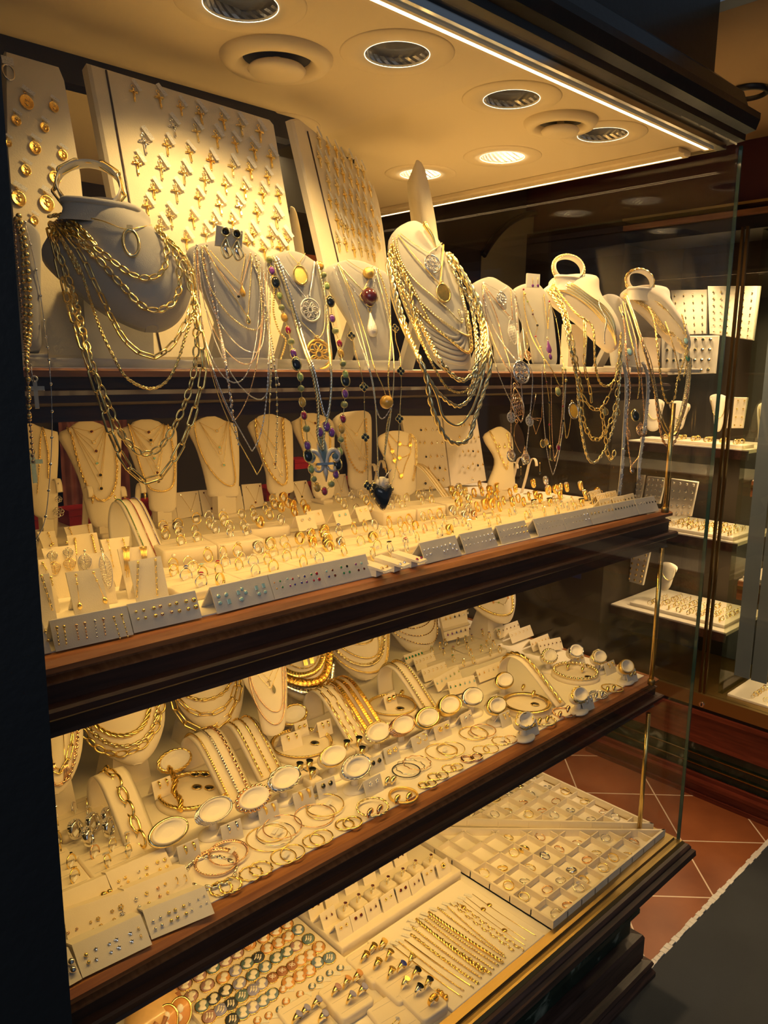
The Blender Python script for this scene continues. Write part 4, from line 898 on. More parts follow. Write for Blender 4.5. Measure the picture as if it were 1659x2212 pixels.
# ---- right part of the top shelf
s5=bust('small grey bust with silver filigree pendants behind the ribbed bust',k('A6',55,240,105,205,160,198,225,230,280,268,298,350,312,480,322,660,260,664,200,660,180,540,125,420,62,310),1.13,foot=1.2)
for st,r,mt,L,B,R,kd,w_,pp in [('wire',.0004,'silver',(110,225),(200,275),(240,250),'V','tiny chain with a silver drop',[('lace',210,315,.022,'silver')]),('fine',.0006,'gold_rose',(105,225),(270,430),(260,260),'V','rose chain with a long filigree drop',[('leaf',268,500,.030,'silver_rough')]),
      ('fine',.0006,'silver',(110,230),(310,680),(280,270),'W','silver chain with a looped silver knot',[('lace',318,715,.034,'silver')]),('fine',.0006,'gold_rose',(105,235),(310,800),(290,300),'W','rose chain with a large filigree leaf',[('leaf',297,895,.038,'gold_rose')]),
      ('fine',.0005,'silver',(110,240),(315,990),(290,320),'W','silver chain ending in a twisted leaf plate',[('plate',305,1075,.034,'gold_rose')])]:
    necklace(s5,U3('A6',L,B,R,kd),st,r,mt,w_+' on the small filigree bust',[(a,*k1('A6',b,c_),d_,e) for a,b,c_,d_,e in pp],hang=HG,off=.003)
for pts,w_ in (((110,240,180,400,220,560,262,700,262,790,262,960,262,1150),'left'),((280,280,320,450,340,600,375,720,377,800,362,980,342,1165),'right')):
    P=k('A6',*pts); necklace(s5,P,'fine',.0006,'gold_rose' if w_=='left' else 'silver','long thin chain with filigree discs, %s side of the small filigree bust'%w_,[('lace',*P[5],.016,'silver_rough'),('leaf',*P[6],.016,'gold_rose'),('lace',P[6][0],P[6][1]+8,.018,'silver')],hang=HG,off=.004)
s6=bust('small grey bust with an earring card and purple stone chains',k('A6',285,265,330,235,400,230,450,270,480,330,502,450,516,660,460,664,400,660,380,540,330,420,290,330),1.13,foot=1.25)
P_,Nn,U_,W_=ecard('small pale card with two purple drop earrings on the grey bust',k('A6',350,176,420,182,416,256,346,252),1.115*S,'suede_light',(-.2,-.95,.1),None)
for i,x in enumerate((377,405)):
    p=onp(*k1('A6',x,200),P_,Nn); t=thing('drop_earring','%s purple drop earring on the pale card of the small bust'%('left','right')[i],'earring',p,rot=quat(U_,W_,Nn)); MB().tube([(0,0,.001),(0,-.012,.001)],.0006,5).build('wire','gold',t); MB().gem((0,-.015,.001),.003,V((0,0,1))).build('stone','amethyst',t)
stonechain(s6,k('A6',330,265,335,290,352,330,378,380,380,400,405,460,395,520,420,580,440,640,445,720,455,770,470,880,470,1000,475,1120,475,1190,500,1180,540,1060,545,980,543,900,560,760,555,700,535,630,525,540,505,420,470,330),'chain of small coloured stones falling in a long loop from the purple card bust',[('ball','ruby',.004),('ball','gold',.006),('ball','peridot',.004),('ball','gold',.004),('ball','garnet',.004),('ball','onyx',.005)])
for st,r,mt,L,B,R,kd,w_,pp in [('fine',.0006,'gold',(440,290),(462,480),(470,340),'V','short chain with purple stones',[('drop',467,580,.022,'amethyst'),('ostone',475,630,.010,'amethyst')]),('fine',.0006,'gold',(330,300),(515,770),(540,690),'W','gold chain ending in a clear oval drop',[('ostone',517,820,.014,'moss_stone')]),('fine',.0005,'silver',(430,700),(490,1275),(560,700),'W','longest silver loop',[]),
      ('fine',.0005,'gold_rose',(480,740),(500,1200),(545,760),'W','rose loop with round coins',[('oval',452,1095,.010,'citrine'),('oval',433,1105,.011,'gold'),('oval',518,1125,.009,'ruby')]),('bead',.0007,'gold',(545,680),(560,1070),(590,900),'W','gold beaded loop with an amber cameo drop',[('oval',600,925,.024,'citrine')])]:
    necklace(s6,U3('A6',L,B,R,kd),st,r,mt,w_+' below the purple card bust',[(a,*k1('A6',b,c_),d_,e) for a,b,c_,d_,e in pp],hang=HG,off=.004)
stonechain(s6,k('A6',345,500,350,560,352,625),'pendant chain with a gold lace disc between the two small busts',[('ball','gold',.003),('ball','gold',.003),('lace','gold_rose',.017)],hang=None)
NC=V((-.42,-.82,.38)).normalized()
s7=bust('cream neck form with a draped bundle of thin gold chains, left of the two at right',k('A6',490,200,560,186,620,182,700,188,742,200,748,260,775,320,832,400,860,490,856,560,812,598,740,545,640,445,540,372,455,300,440,262,478,232),1.11,NC,.014,.032,mt='suede',name='neck_bust',stand=False,at=6,nr=36)
c7,r7=neckcap(s7,s7.t,k1('A6',617,206),127/2.517,.4,.006,'suede_light',.025)
q=ony(*k1('A6',600,640),1.2*S); MB().box(-.035,.035,-.010,.010,Lz(-.004),Lz(.12)).build('support','suede',s7.t,(q.x,q.y,0)); MB().rpad(.16,.08,.010,.004,.002).build('foot','suede',s7.t,(q.x,1.13*S,Lz(-.004)))
cuff('gold leaf link BR standing on the left cream neck form',c7+V((-.005,.0,.004)),.030,'suede_light','gold_pale','curb',-.6,.010,.3,.0024)
s9=bust('cream neck form with bunched shiny gold chains, rightmost on the top shelf',k('A6',885,262,950,246,1010,242,1080,250,1125,264,1135,320,1172,400,1222,500,1236,580,1205,602,1130,545,1050,455,980,385,905,325,872,292),1.11,NC,.014,.032,mt='suede',name='neck_bust',stand=False,at=6,nr=36)
c9,r9=neckcap(s9,s9.t,k1('A6',1005,268),122/2.517,.4,.006,'suede_light',.025)
q=ony(*k1('A6',1010,640),1.2*S); MB().box(-.035,.035,-.010,.010,Lz(-.004),Lz(.10)).build('support','suede',s9.t,(q.x,q.y,0)); MB().rpad(.16,.08,.010,.004,.002).build('foot','suede',s9.t,(q.x,1.13*S,Lz(-.004)))
cuff('gold knotted BR standing on the right cream neck form',c9+V((-.005,.0,.004)),.030,'suede_light','gold','rope2',-.6,.010,.3,.0034)
s8=bust('small grey bust squeezed between the two cream neck forms',k('A6',770,300,812,290,862,310,882,350,935,480,955,640,952,690,890,694,830,690,808,500,780,380),1.17,foot=1.2)
for i in range(9):          # thin chains fanned over form 7
    f=i/8; P=k('A6',500-30*f,218+40*f,590-10*f,232+55*f,690,300+60*f,770+10*f,360+110*f,820-5*f,440+110*f,835-15*f,560+30*f)
    necklace(s7,P,'snake',.0015,('gold','gold_pale')[i%2],'thin gold chain fanned across the left cream neck form, %s'%od(i,9,'from top'),off=.005+.001*(i%2),group='fanned thin chains')
L7=[((500,250,560,330,620,400,700,460,715,560,720,680,745,770,790,790,830,740,850,620,860,500),'cable',.0011,'gold','shortest hanging link chain'),((480,260,540,340,570,430,595,560,610,700,640,820,690,900,740,920,790,850,830,740,860,560),'clip',.0009,'gold','long clip link chain'),
      ((470,265,540,360,575,470,605,610,640,800,650,950,690,1060,740,1080,790,1010,830,900,845,740,860,600),'oval',.0011,'gold','long oval link chain'),((460,270,530,370,560,480,590,620,620,760,630,900,650,1060,680,1180,720,1205,770,1140,810,1040,840,900,855,720,860,600),'cable',.0014,'gold_pale','longest heavy link chain'),
      ((660,430,665,560,660,680,690,800,700,880),'clip',.0008,'gold','thin clip chain in the middle'),((740,320,745,360,780,430,770,500,770,560),'curb',.0012,'silver','little toggle chain'),((750,900,770,1020,790,1170,815,1190,825,1140),'oval',.0010,'gold','short chain tail with round rings')]
for pts,st,r,mt,w_ in L7:necklace(s7,k('A6',*pts),st,r*1.25,mt,'gold %s of the left cream neck form'%w_,hang=(560,760,.800),off=.009,parts=[('oval',*k1('A6',775,930),.012,'gold'),('oval',*k1('A6',840,932),.012,'gold')] if 'long oval' in w_ else ())
for i in range(12):
    f=i/11; P=k('A6',885+15*math.sin(i*2),290+10*(i%3),940+20*f,310+20*(1-f),1010+60*f,340+40*(1-f),1090+60*f,430+60*(1-f),1150+60*f,520-10*f,1210,590-30*f)
    necklace(s9,P,('cable','curb')[i%2],.0016,('gold','gold_pale')[i%2],'shiny gold chain bunched on the right cream neck form, %s'%od(i,12,'strand'),off=.010+.002*(i%3),group='bunched shiny chains')
L9=[((890,300,930,400,970,520,1020,650,1050,800,1070,920,1110,1020,1140,1040,1180,950,1210,820,1225,700,1225,600),'curb',.0016,'gold_pale','inner bright curb chain',()),((885,310,925,420,970,560,1020,720,1050,860,1080,990,1110,1050,1150,1050,1190,960,1225,820,1235,640),'curb',.0017,'gold','middle bright curb chain',()),
      ((895,320,950,480,1000,640,1040,800,1065,980,1090,1090,1130,1120,1165,1060,1195,930,1230,780,1240,640),'cable',.0013,'gold_rose','outer rose bright chain',()),((1010,360,1040,440,1060,600,1080,780,1110,880,1150,860,1165,760,1200,660,1215,580),'fine',.0011,'gold','knotted short chain',()),((870,330,900,480,940,640,960,760,950,860),'fine',.0008,'gold','thin gold drop chain with a black oval',[('ostone',*k1('A6',938,950),.022,'onyx')]),
      ((860,350,880,480,890,640,910,800,895,960,900,1120,918,1230),'fine',.0008,'gold_rose','thin rose chain with rose drops',[('leaf',*k1('A6',896,1045),.016,'gold_rose'),('drop',*k1('A6',918,1240),.018,'gold_rose')]),((880,340,930,500,960,660,975,800,985,960,965,1150,920,1220),'fine',.0007,'gold_rose','thin rose chain with a lace disc',[('lace',*k1('A6',972,1030),.024,'gold_rose')]),((1190,400,1215,520,1220,640,1200,740),'fine',.0009,'gold','chain with green marquise stones',[('ostone',*k1('A6',1212,545),.014,'topaz'),('ostone',*k1('A6',1222,640),.014,'emerald')]),
      ((1100,440,1140,560,1165,660,1180,760),'fine',.0007,'gold','thin single chain',()),((880,560,890,640,905,650),'fine',.0007,'gold_rose','short chain with a dark oval ring charm',[('ostone',*k1('A6',905,605),.014,'topaz')]),((850,360,855,380,868,400),'fine',.0007,'gold','short chain with a dark pebble',[('drop',*k1('A6',870,405),.014,'onyx')])]
for pts,st,r,mt,w_,pp in L9:necklace(s9,k('A6',*pts),st,r*1.3,mt,w_+' of the right cream neck form',pp,hang=(600,770,.802),off=.009)
for pts,w_ in (((868,660,885,730,888,850,880,980,872,1120,862,1260,848,1380),'left'),((975,660,1000,720,1005,830,995,950,978,1080,960,1200,955,1300),'right')):
    P=[ony(*p,.80) for p in smooth([V(q) for q in k('A6',*pts)],6)]; c=P[0]; mb=MB()
    for dx in range(-2,3):
        mb.tube([p-c+V((dx*.0022,-.001*(dx%2),0)) for p in resample(P,.006)],.0013,5)
    t=thing('lariat','glittery silver mesh lariat ribbon hanging over the shelf edge, %s one'%w_,'necklace',c); mb.build('ribbon','silver_rough',t); mb=MB(); rnd=random.Random(3)
    for p in resample(P,.0022):mb.gem(p-c+V((rnd.uniform(-.004,.004),-.0028,0)),.0015,V((rnd.uniform(-1,1),-1,rnd.uniform(-.5,1))),n=5)
    mb.build('crystals','diamond',t)
# loose pendants hanging near
for (x,y,lb) in ((400,1010,'open rose gold diamond frame pendant hanging by two chains'),):
    p=ony(*k1('A6',x,y-20),.80); t=thing('pendant',lb,'pendant',p,rot=quat(*axes((-.2,-.95,0)))); MB().tube([(-.012,.008,0),(0,-.02,0),(.012,.008,0),(-.012,.008,0),(0,.004,.006),(.012,.008,0)],.0008,4).build('frame','gold_rose',t); MB().tube([(-.012,.008,0),(-.004,.05,0)],.0004,4).tube([(.012,.008,0),(.010,.05,0)],.0004,4).build('chain','gold_rose',t)
# ================================================================== kits of rings, stands, earrings
def ring_kit(kind,mt='gold',st='diamond',R_=.0086,rnd=random.Random(1)):
    """a finger ring standing upright in the local XZ plane, stone on top, bottom at z = 0"""
    b=MB(); X,Z=V((1,0,0)),V((0,0,1)); c=V((0,0,R_)); parts=[]; g=MB()
    if kind in ('sol','stone','pearl','cluster','side'):b.torus(c,R_,.00095,X,Z,22,6)
    elif kind=='plain':b.tube([c+X*math.cos(a)*R_+Z*math.sin(a)*R_ for a in [i*2*PI/24 for i in range(24)]],.0019,8,closed=True,ell=(1,.38),up=V((0,1,0)))
    elif kind in ('wide','dome','onyxband'):b.tube([c+X*math.cos(a)*R_+Z*math.sin(a)*R_ for a in [i*2*PI/26 for i in range(26)]],[.0032+.0016*max(0,math.sin(i*2*PI/26)) for i in range(26)],8,closed=True,ell=(1,.42),up=V((0,1,0)))
    elif kind=='eternity':b.tube([c+X*math.cos(a)*R_+Z*math.sin(a)*R_ for a in [i*2*PI/24 for i in range(24)]],.0014,6,closed=True,ell=(1,.5),up=V((0,1,0)))
    elif kind=='signet':b.tube([c+X*math.cos(a)*R_+Z*math.sin(a)*R_ for a in [i*2*PI/24 for i in range(24)]],[.0016+.0035*max(0,math.sin(i*2*PI/24))**2 for i in range(24)],8,closed=True,ell=(1,.35),up=V((0,1,0)))
    parts.append(('band',b,mt,()))
    top=V((0,0,2*R_))
    if kind=='sol':g.gem(top+Z*.0016,.0021); parts.append(('gemstone',g,st,())); parts.append(('setting',MB().lathe([(.0006,-.0005),(.0017,.0013),(.0020,.0016)],8,c=top,cap1=False),mt,()))
    elif kind=='stone':g.gem(top+Z*.0022,.0034,n=8); parts.append(('gemstone',g,st,())); parts.append(('setting',MB().torus(top+Z*.0016,.0033,.0007,n=12,m_=5),mt,()))
    elif kind=='pearl':g.sphere(top+Z*.0028,.0032,10,7); parts.append(('pearl',g,'pearl',()))
    elif kind=='cluster':
        for i in range(7):a=i*2*PI/6; g.gem(top+V((math.cos(a)*.0026,math.sin(a)*.0026,.0012)) if i<6 else top+Z*.0018,.0014,n=6)
        parts.append(('gemstones',g,st,()))
    elif kind=='side':
        for i in range(-3,4):a=PI/2+i*.16; g.gem(c+X*math.cos(a)*(R_+.0007)+Z*math.sin(a)*(R_+.0007),.0011 if i else .0018,X*math.cos(a)+Z*math.sin(a),6)
        parts.append(('gemstones',g,st,()))
    elif kind=='eternity':
        for i in range(-7,8):a=PI/2+i*.2; g.gem(c+X*math.cos(a)*(R_+.0006)+Z*math.sin(a)*(R_+.0006),.00085,X*math.cos(a)+Z*math.sin(a),6)
        parts.append(('gemstones',g,st,()))
    elif kind=='dome':
        for i in range(-4,5):
            for j in range(-1,2):a=PI/2+i*.24; g.gem(c+X*math.cos(a)*(R_+.0019-abs(j)*.0004)+Z*math.sin(a)*(R_+.0019-abs(j)*.0004)+V((0,j*.0021,0)),.0010,X*math.cos(a)+Z*math.sin(a),5)
        parts.append(('pave',g,st,()))
    elif kind=='onyxband':
        g.torus(c,R_+.0016,.0011,X,Z,18,6,a0=.5,a1=PI-.5); parts.append(('inlay',g,'onyx',()))
    elif kind=='signet':g.lathe([(.0048,-.0004),(.0051,.0010),(.0044,.0015)],16,c=top+Z*.0008,sy=1.2); parts.append(('signet_face',g,st,()))
    t=MB(); Xc=V((.8,.1,.35)).normalized(); Yc=V((-.35,-.1,.8)).normalized(); t.card(V((-.0025,-.002,.006)),Xc*.0042,Yc*.0022,Xc.cross(Yc),.0003); parts.append(('price_tag',t,'paper',()))
    return kit(parts)
RK={}
def rk(kind,mt='gold',st='diamond'):
    q=(kind,mt,st)
    if q not in RK:RK[q]=ring_kit(kind,mt,st)
    return RK[q]
RDESC=dict(sol='solitaire ring',stone='big stone ring',pearl='pearl ring',cluster='cluster ring',side='stone row ring',plain='plain band',wide='wide band',dome='pave dome ring',onyxband='black inlaid band',eternity='eternity ring',signet='signet ring')
MW=dict(gold='gold',gold_pale='pale gold',gold_deep='yellow gold',silver='silver',gold_rose='rose gold',gold_matte='matte gold')
SW=dict(diamond='clear',ruby='red',sapphire='blue',topaz='pale blue',onyx='black',emerald='green',garnet='dark red',amethyst='purple',citrine='amber',gold='',coral='coral',gold_deep='',gold_matte='',cameo_mauve='pink cameo',cameo_lilac='lilac cameo')
def ringset(crop,L,z,where,rzb=.35,group=None,lean=-.25,R0=.0086,scale=1.15,seed=1,sink=.35,default=('sol','side','sol','eternity','stone','cluster'),mts=('gold','gold_pale','silver','gold_pale')):
    rd=random.Random(seed); L=sorted(L,key=lambda q:q[0]); n=len(L)
    for i,q in enumerate(L):
        if len(q)>2 and q[2]:kd=q[2]; mt=q[3] if len(q)>3 else 'gold'; st=q[4] if len(q)>4 else 'diamond'
        else:kd=rd.choice(default); mt=rd.choice(mts); st='diamond'
        zz=z+R0*scale*(1-sink); p=onz(*k1(crop,q[0],q[1]),zz); p.z=z-R0*scale*sink
        rot=Quaternion((0,0,1),rzb+rd.uniform(-.2,.2)) @ Quaternion((1,0,0),lean+rd.uniform(-.08,.08)) @ Quaternion((0,1,0),.30+rd.uniform(-.1,.1))
        lb='%s %s%s, %s %s'%(MW[mt],(SW.get(st,'')+' ' if st != 'diamond' and SW.get(st) else ''),RDESC[kd],od(i,n,'from left'),where)
        place(rk(kd,mt,st),'ring',lb,'ring',p,group=group or ('rings '+where),rot=rot,scale=scale)
Z2=Lz(-.385); Z3=Lz(-.89); Z4=Lz(-1.372)
def pad(label,FL,FR,dep,h,z0,mt='suede',cat='ring pad',slits=True,r=.006,name='ring_pad',rz=0):
    a=onz(*FL,z0+h); b=onz(*FR,z0+h); w_=(b-a).length; ang=math.atan2(b.y-a.y,b.x-a.x)
    X=V((math.cos(ang),math.sin(ang),0)); Y=V((-X.y,X.x,0)); c=(a+b)/2+Y*dep/2; c.z=z0
    t=thing(name,label,cat,c,ang); MB().rpad(w_,dep,h,r,.003).build('cushion',mt,t)
    if slits:
        mb=MB(); n=max(2,int(dep/.026))
        for i in range(n):y=-dep/2+dep*(i+.5)/n; mb.box(-w_/2+.006,w_/2-.006,y-.0003,y+.0003,h-.0002,h+.0001)
        mb.build('slits','suede_grey',t)
    return c
class Plane:
    def __init__(s,P,N):s.P=V(P); s.U,s.W,s.N=axes(N)
def aframe(label,BL,BR,z0,h=.029,lean=.016,mt='suede_front',group=None,th=.002):
    a=onz(*BL,z0); b=onz(*BR,z0); X=(b-a); w_=X.length; X.normalize(); Y=V((-X.y,X.x,0)); Zv=V((0,0,1)); c=(a+b)/2
    t=thing('earring_stand',label,'earring stand',c,math.atan2(X.y,X.x),group)
    q=[(-w_/2,0,0),(-w_/2,lean,h),(-w_/2,lean+.001,h+.0005),(-w_/2,lean*2.1+.006,0),(-w_/2,lean*2.1+.004,0),(-w_/2,lean+.0006,h-th*1.2),(-w_/2,th*1.1,0)]
    MB().loft([[V(p) for p in q],[V((-p[0],p[1],p[2])) for p in q]],smooth=False).build('folded_card',mt,t)
    N=(Zv*lean-Y*h).normalized(); pl=Plane(a,N); pl.a,pl.b,pl.h=a,b,h; pl.X=X; pl.Wv=(Y*lean+Zv*h); return pl
def stud_kit(kind,s,mt,st):
    m=MB()
    if kind=='ball':m.sphere((0,0,s*.5),s,10,7); return kit([('stud',m,mt,())])
    if kind=='gem':return kit([('stone',MB().gem((0,0,s*.4),s),st,()),('setting',MB().torus((0,0,s*.2),s*.9,s*.22,n=10,m_=4),mt,())])
    if kind=='baguette':m.box(-s*.6,s*.6,-s*.9,s*.9,0,s*.5); return kit([('stone',m,st,()),('setting',MB().box(-s*.7,s*.7,-s,s,0,s*.25),mt,())])
    if kind=='knot':m.torus((0,0,s*.4),s*.6,s*.3,V((1,0,.3)).normalized(),V((0,1,0)),12,6).torus((0,0,s*.5),s*.6,s*.3,V((.3,1,.4)).normalized(),V((0,.3,-1)).normalized(),12,6).torus((0,0,s*.4),s*.55,s*.28,V((.6,-.6,.4)).normalized(),V((.5,.7,.3)).normalized(),12,6); return kit([('stud',m,mt,())])
    if kind=='star':
        P=[V((math.cos(PI/2+i*PI/5)*s*(1 if i%2==0 else .45),math.sin(PI/2+i*PI/5)*s*(1 if i%2==0 else .45),0)) for i in range(10)]; m.loft([P,[p*.95+V((0,0,s*.2)) for p in P],[p*.12+V((0,0,s*.4)) for p in P]],smooth=False); return kit([('stud',m,mt,())])
    if kind=='flower':
        for i in range(5):a=i*2*PI/5; m.sphere((math.cos(a)*s*.6,math.sin(a)*s*.6,s*.2),s*.42,6,4)
        return kit([('petals',m,mt,()),('stone',MB().gem((0,0,s*.4),s*.35,n=6),st,())])
    if kind=='hoop':m.torus((0,0,s*.5),s,s*.16,V((0,0,1)),V((0,1,0)),16,5); return kit([('hoop',m,mt,())])
    if kind=='hoopdisc':m.torus((0,0,s*.5),s*.55,s*.09,V((0,0,1)),V((0,1,0)),12,4); return kit([('hook',m,mt,()),('disc',MB().lathe([(s*.05,0),(s*.55,.0),(s*.55,.0008),(s*.05,.001)],12,c=(0,-s*.9,s*.3),sy=1.3),st,())])
    if kind=='huggie':m.tube([V((0,math.sin(a)*s,math.cos(a)*s*.8)) for a in [-.9+i*.28 for i in range(14)]],[s*.16+s*.22*math.sin(PI*i/13) for i in range(14)],7); return kit([('hoop',m,mt,())])
    if kind=='bow':m.torus((0,s*.4,s*.3),s*.45,s*.12,n=10,m_=4).torus((0,-s*.4,s*.3),s*.45,s*.12,n=10,m_=4).sphere((0,0,s*.3),s*.25,6,4); return kit([('stud',m,mt,())])
SK={}
def sk(*a):
    if a not in SK:SK[a]=stud_kit(*a)
    return SK[a]
SDESC=dict(ball='round ball stud',gem='stone stud',baguette='rectangular stone stud',knot='love knot stud',star='little star stud',flower='tiny flower stud',hoop='hoop earring',hoopdisc='disc drop earring',huggie='huggie hoop earring',bow='bow shaped stud')
SW['cameo_teal']='teal'; SW['silver']=''; SW['silver_rough']='grey'; SW['pearl']='pearl'; SW['peridot']='olive'
def studs(pl,crop,L,where,off=.0006):
    """L: (x, y, kind, size mm, metal, stone)"""
    L=sorted(L,key=lambda q:(round(q[0]/28),q[1])); n=len(L)
    for i,(x,y,kd,s_,mt,st) in enumerate(L):
        pin(pl,sk(kd,s_/1000,mt,st),k1(crop,x,y),'%s %s%s, %s on %s'%(MW.get(mt,mt),SW.get(st,'')+' ' if st and st != mt and SW.get(st) else '',SDESC[kd],od(i,n),where),'earring','stud_earring' if kd not in ('hoop','hoopdisc','huggie') else 'hoop_earring',group='earrings on '+where,off=off)
def studgrid(pl,nx,where,kinds,rows=2,x0=.06,x1=.94,v0=.38,v1=.68,sc=1.0,seed=1):
    rd=random.Random(seed); tot=nx*rows; c=0
    for i in range(nx):
        kd,s_,mt,st=kinds[(i*len(kinds)) // nx]
        for j in range(rows):
            f=x0+(x1-x0)*i/max(1,nx-1); p=pl.a+(pl.b-pl.a)*f+pl.Wv*((v1 if j==0 else v0) if rows>1 else .7)+pl.N*.0006
            place(sk(kd,s_*sc/1000,mt,st),'stud_earring' if kd not in ('hoop','hoopdisc') else 'hoop_earring','%s %s, %s%s on %s'%(MW.get(mt,mt),SDESC[kd],od(i,nx),'' if rows==1 else (', upper row' if j==0 else ', lower row'),where),'earring',p,group='earrings on '+where,rot=quat(pl.U,pl.W,pl.N)); c+=1
def leancard(label,quad,bot,z0,N=(-.12,-.95,.28),mt='suede',name='earring_card',th=.003,cat='earring card',back=True,group=None):
    P=onz(*bot,z0); U,W,Nn=axes(N); q=[onp(*p,P,Nn) for p in quad]; c=V(P)
    t=thing(name,label,cat,c,0,group); MB().loft([[p-c-Nn*th for p in q],[p-c for p in q]],smooth=False).build('card',mt,t)
    if back:
        m_=(q[0]+q[1])/2; g=V((m_.x,m_.y+.035,z0)); a=m_-c-Nn*th-W*.004; b=g-c
        MB().loft([[a-U*.008,a+U*.008,a+U*.008-V((0,.001,0)),a-U*.008-V((0,.001,0))],[b-U*.008,b+U*.008,b+U*.008+V((0,-.002,0)),b-U*.008+V((0,-.002,0))]],smooth=False).build('strut',mt,t)
    pl=Plane(P,Nn); return pl
def dropear(pl,a,b,kind,mt,label,group=None,st='gold'):
    """long drop earring hanging from pixel a to pixel b on plane pl"""
    p=onp(*a,pl.P+pl.N*.0015,pl.N); q=onp(*b,pl.P+pl.N*.0015,pl.N); t=thing('drop_earring',label,'earring',p,0,group); d=q-p; L=d.length; dn=d.normalized(); sd=dn.cross(pl.N)
    MB().sphere(V((0,0,0))+pl.N*.001,.0018,8,6).build('stud',mt,t)
    M_=MB(); pt=lambda f,s_=0,o=.0:dn*L*f+sd*s_+pl.N*(.001+o)
    if kind=='clip':links(M_,[pt(.02),pt(1)],pl.N,.0085,.0032,.0006,.0072,(.3,-1.0),12,4); M_.build('chain',mt,t)
    elif kind=='nugget':M_.tube([pt(0),pt(.8)],.0004,4); M_.build('chain',mt,t); MB().sphere(pt(.25),.0016,6,4).build('bead',mt,t); MB().tube([pt(.78),pt(.86),pt(.95),pt(1.02)],[.0008,.0028,.0032,.0006],7).build('nugget',mt,t)
    elif kind=='tassel':
        MB().box(-.005,.005,-.001,.002,-.0015,.0015).build('cap',mt,t)
        for i in range(7):M_.tube([pt(.05,-.004+i*.0013),pt(.55,-.0036+i*.0011,.001),pt(.85+.15*math.sin(i*2),-.003+i*.0009)],.0005,4)
        M_.build('tassel',mt,t)
    elif kind=='beads':M_.tube([pt(0),pt(1)],.0004,4); [M_.sphere(pt(f),.0012,6,4) for f in (.15,.35,.55,.75,.95)]; M_.build('chain',mt,t)
    elif kind=='twist':chain([pt(.15),pt(.6),pt(1)],pl.N,'rope',.0016).build('twisted_bar',mt,t); MB().sphere(pt(.12),.0022,8,5).build('bead',mt,t)
    elif kind=='leaf':
        for nm,f0,f1,m2,w_ in (('upper_leaf',.18,.55,'silver',.0065),('lower_leaf',.55,1.0,mt,.008)):
            mb=MB(); q_=[pt(f0),pt(f0+(f1-f0)*.35,w_),pt(f0+(f1-f0)*.8,w_*.6),pt(f1),pt(f0+(f1-f0)*.8,-w_*.6),pt(f0+(f1-f0)*.35,-w_)]; mb.tube(smooth(q_,3,closed=True),.0005,4,closed=True); mb.tube([pt(f0),pt(f1)],.0005,4)
            for k_ in range(2,9):f=f0+(f1-f0)*k_/10; ww=w_*math.sin(PI*k_/10)*.95; mb.tube([pt(f,-ww),pt(f+.04*0+.02,0),pt(f,ww)],.0003,3)
            mb.build(nm,m2,t)
    elif kind=='longleaf':
        mb=MB(); q_=[pt(.12),pt(.35,.007),pt(.7,.007),pt(1.0),pt(.7,-.007),pt(.35,-.007)]; mb.tube(smooth(q_,3,closed=True),.0005,4,closed=True); mb.tube([pt(0),pt(1)],.0005,4)
        for k_ in range(1,14):f=.12+.88*k_/14; ww=.0072*math.sin(PI*k_/14); mb.tube([pt(f-.03,-ww),pt(f+.03,0),pt(f-.03,ww)],.0004,3)
        mb.build('leaf',mt,t)
    elif kind=='lace':
        for f,r_ in ((.45,.006),(.82,.009)):
            mb=MB(); c_=pt(f)
            for k_ in range(7):a_=k_*2*PI/7; mb.torus(c_+dn*math.cos(a_)*r_*.6+sd*math.sin(a_)*r_*.6,r_*.4,r_*.07,dn,sd,8,3)
            mb.build('lace_disc',mt,t)
    elif kind=='disc':M_.tube([pt(0),pt(.8)],.0004,4); M_.build('wire',mt,t); o=MB().lathe([(.0003,0),(.0032,0),(.0032,.0008),(.0003,.001)],12,sy=1.3); R3=Matrix((sd,-dn,pl.N)).transposed().to_4x4(); R3.translation=pt(.85); o.xf(R3).build('disc',st,t)
    return t
def hookstand(label,px_top,z0,h,w_=.012,mt='suede',fw=.030,group=None,two=False):
    """narrow strip bent over forward like a hook"""
    p=onz(*px_top,z0+h)
    if p.y>1.42:p=ony(*px_top,1.36); h=p.z-z0
    if p.x>1.58:p=onx(*px_top,1.57); h=p.z-z0
    c=V((p.x,p.y,z0)); t=thing('hook_stand',label,'earring stand',c,0,group)
    P=[V((0,fw,0)),V((0,fw*.62,h*.45)),V((0,fw*.35,h*.85)),V((0,fw*.12,h*.98)),V((0,-fw*.12,h)),V((0,-fw*.32,h*.93)),V((0,-fw*.4,h*.80))]
    if two:P+=[V((0,-fw*.6,h*.4)),V((0,-fw*.8,0))]
    MB().tube(smooth(P,4),w_/2,6,ell=(1,.16),up=V((1,0,0))).build('strip',mt,t); return c+V((0,-fw*.4,h*.8))
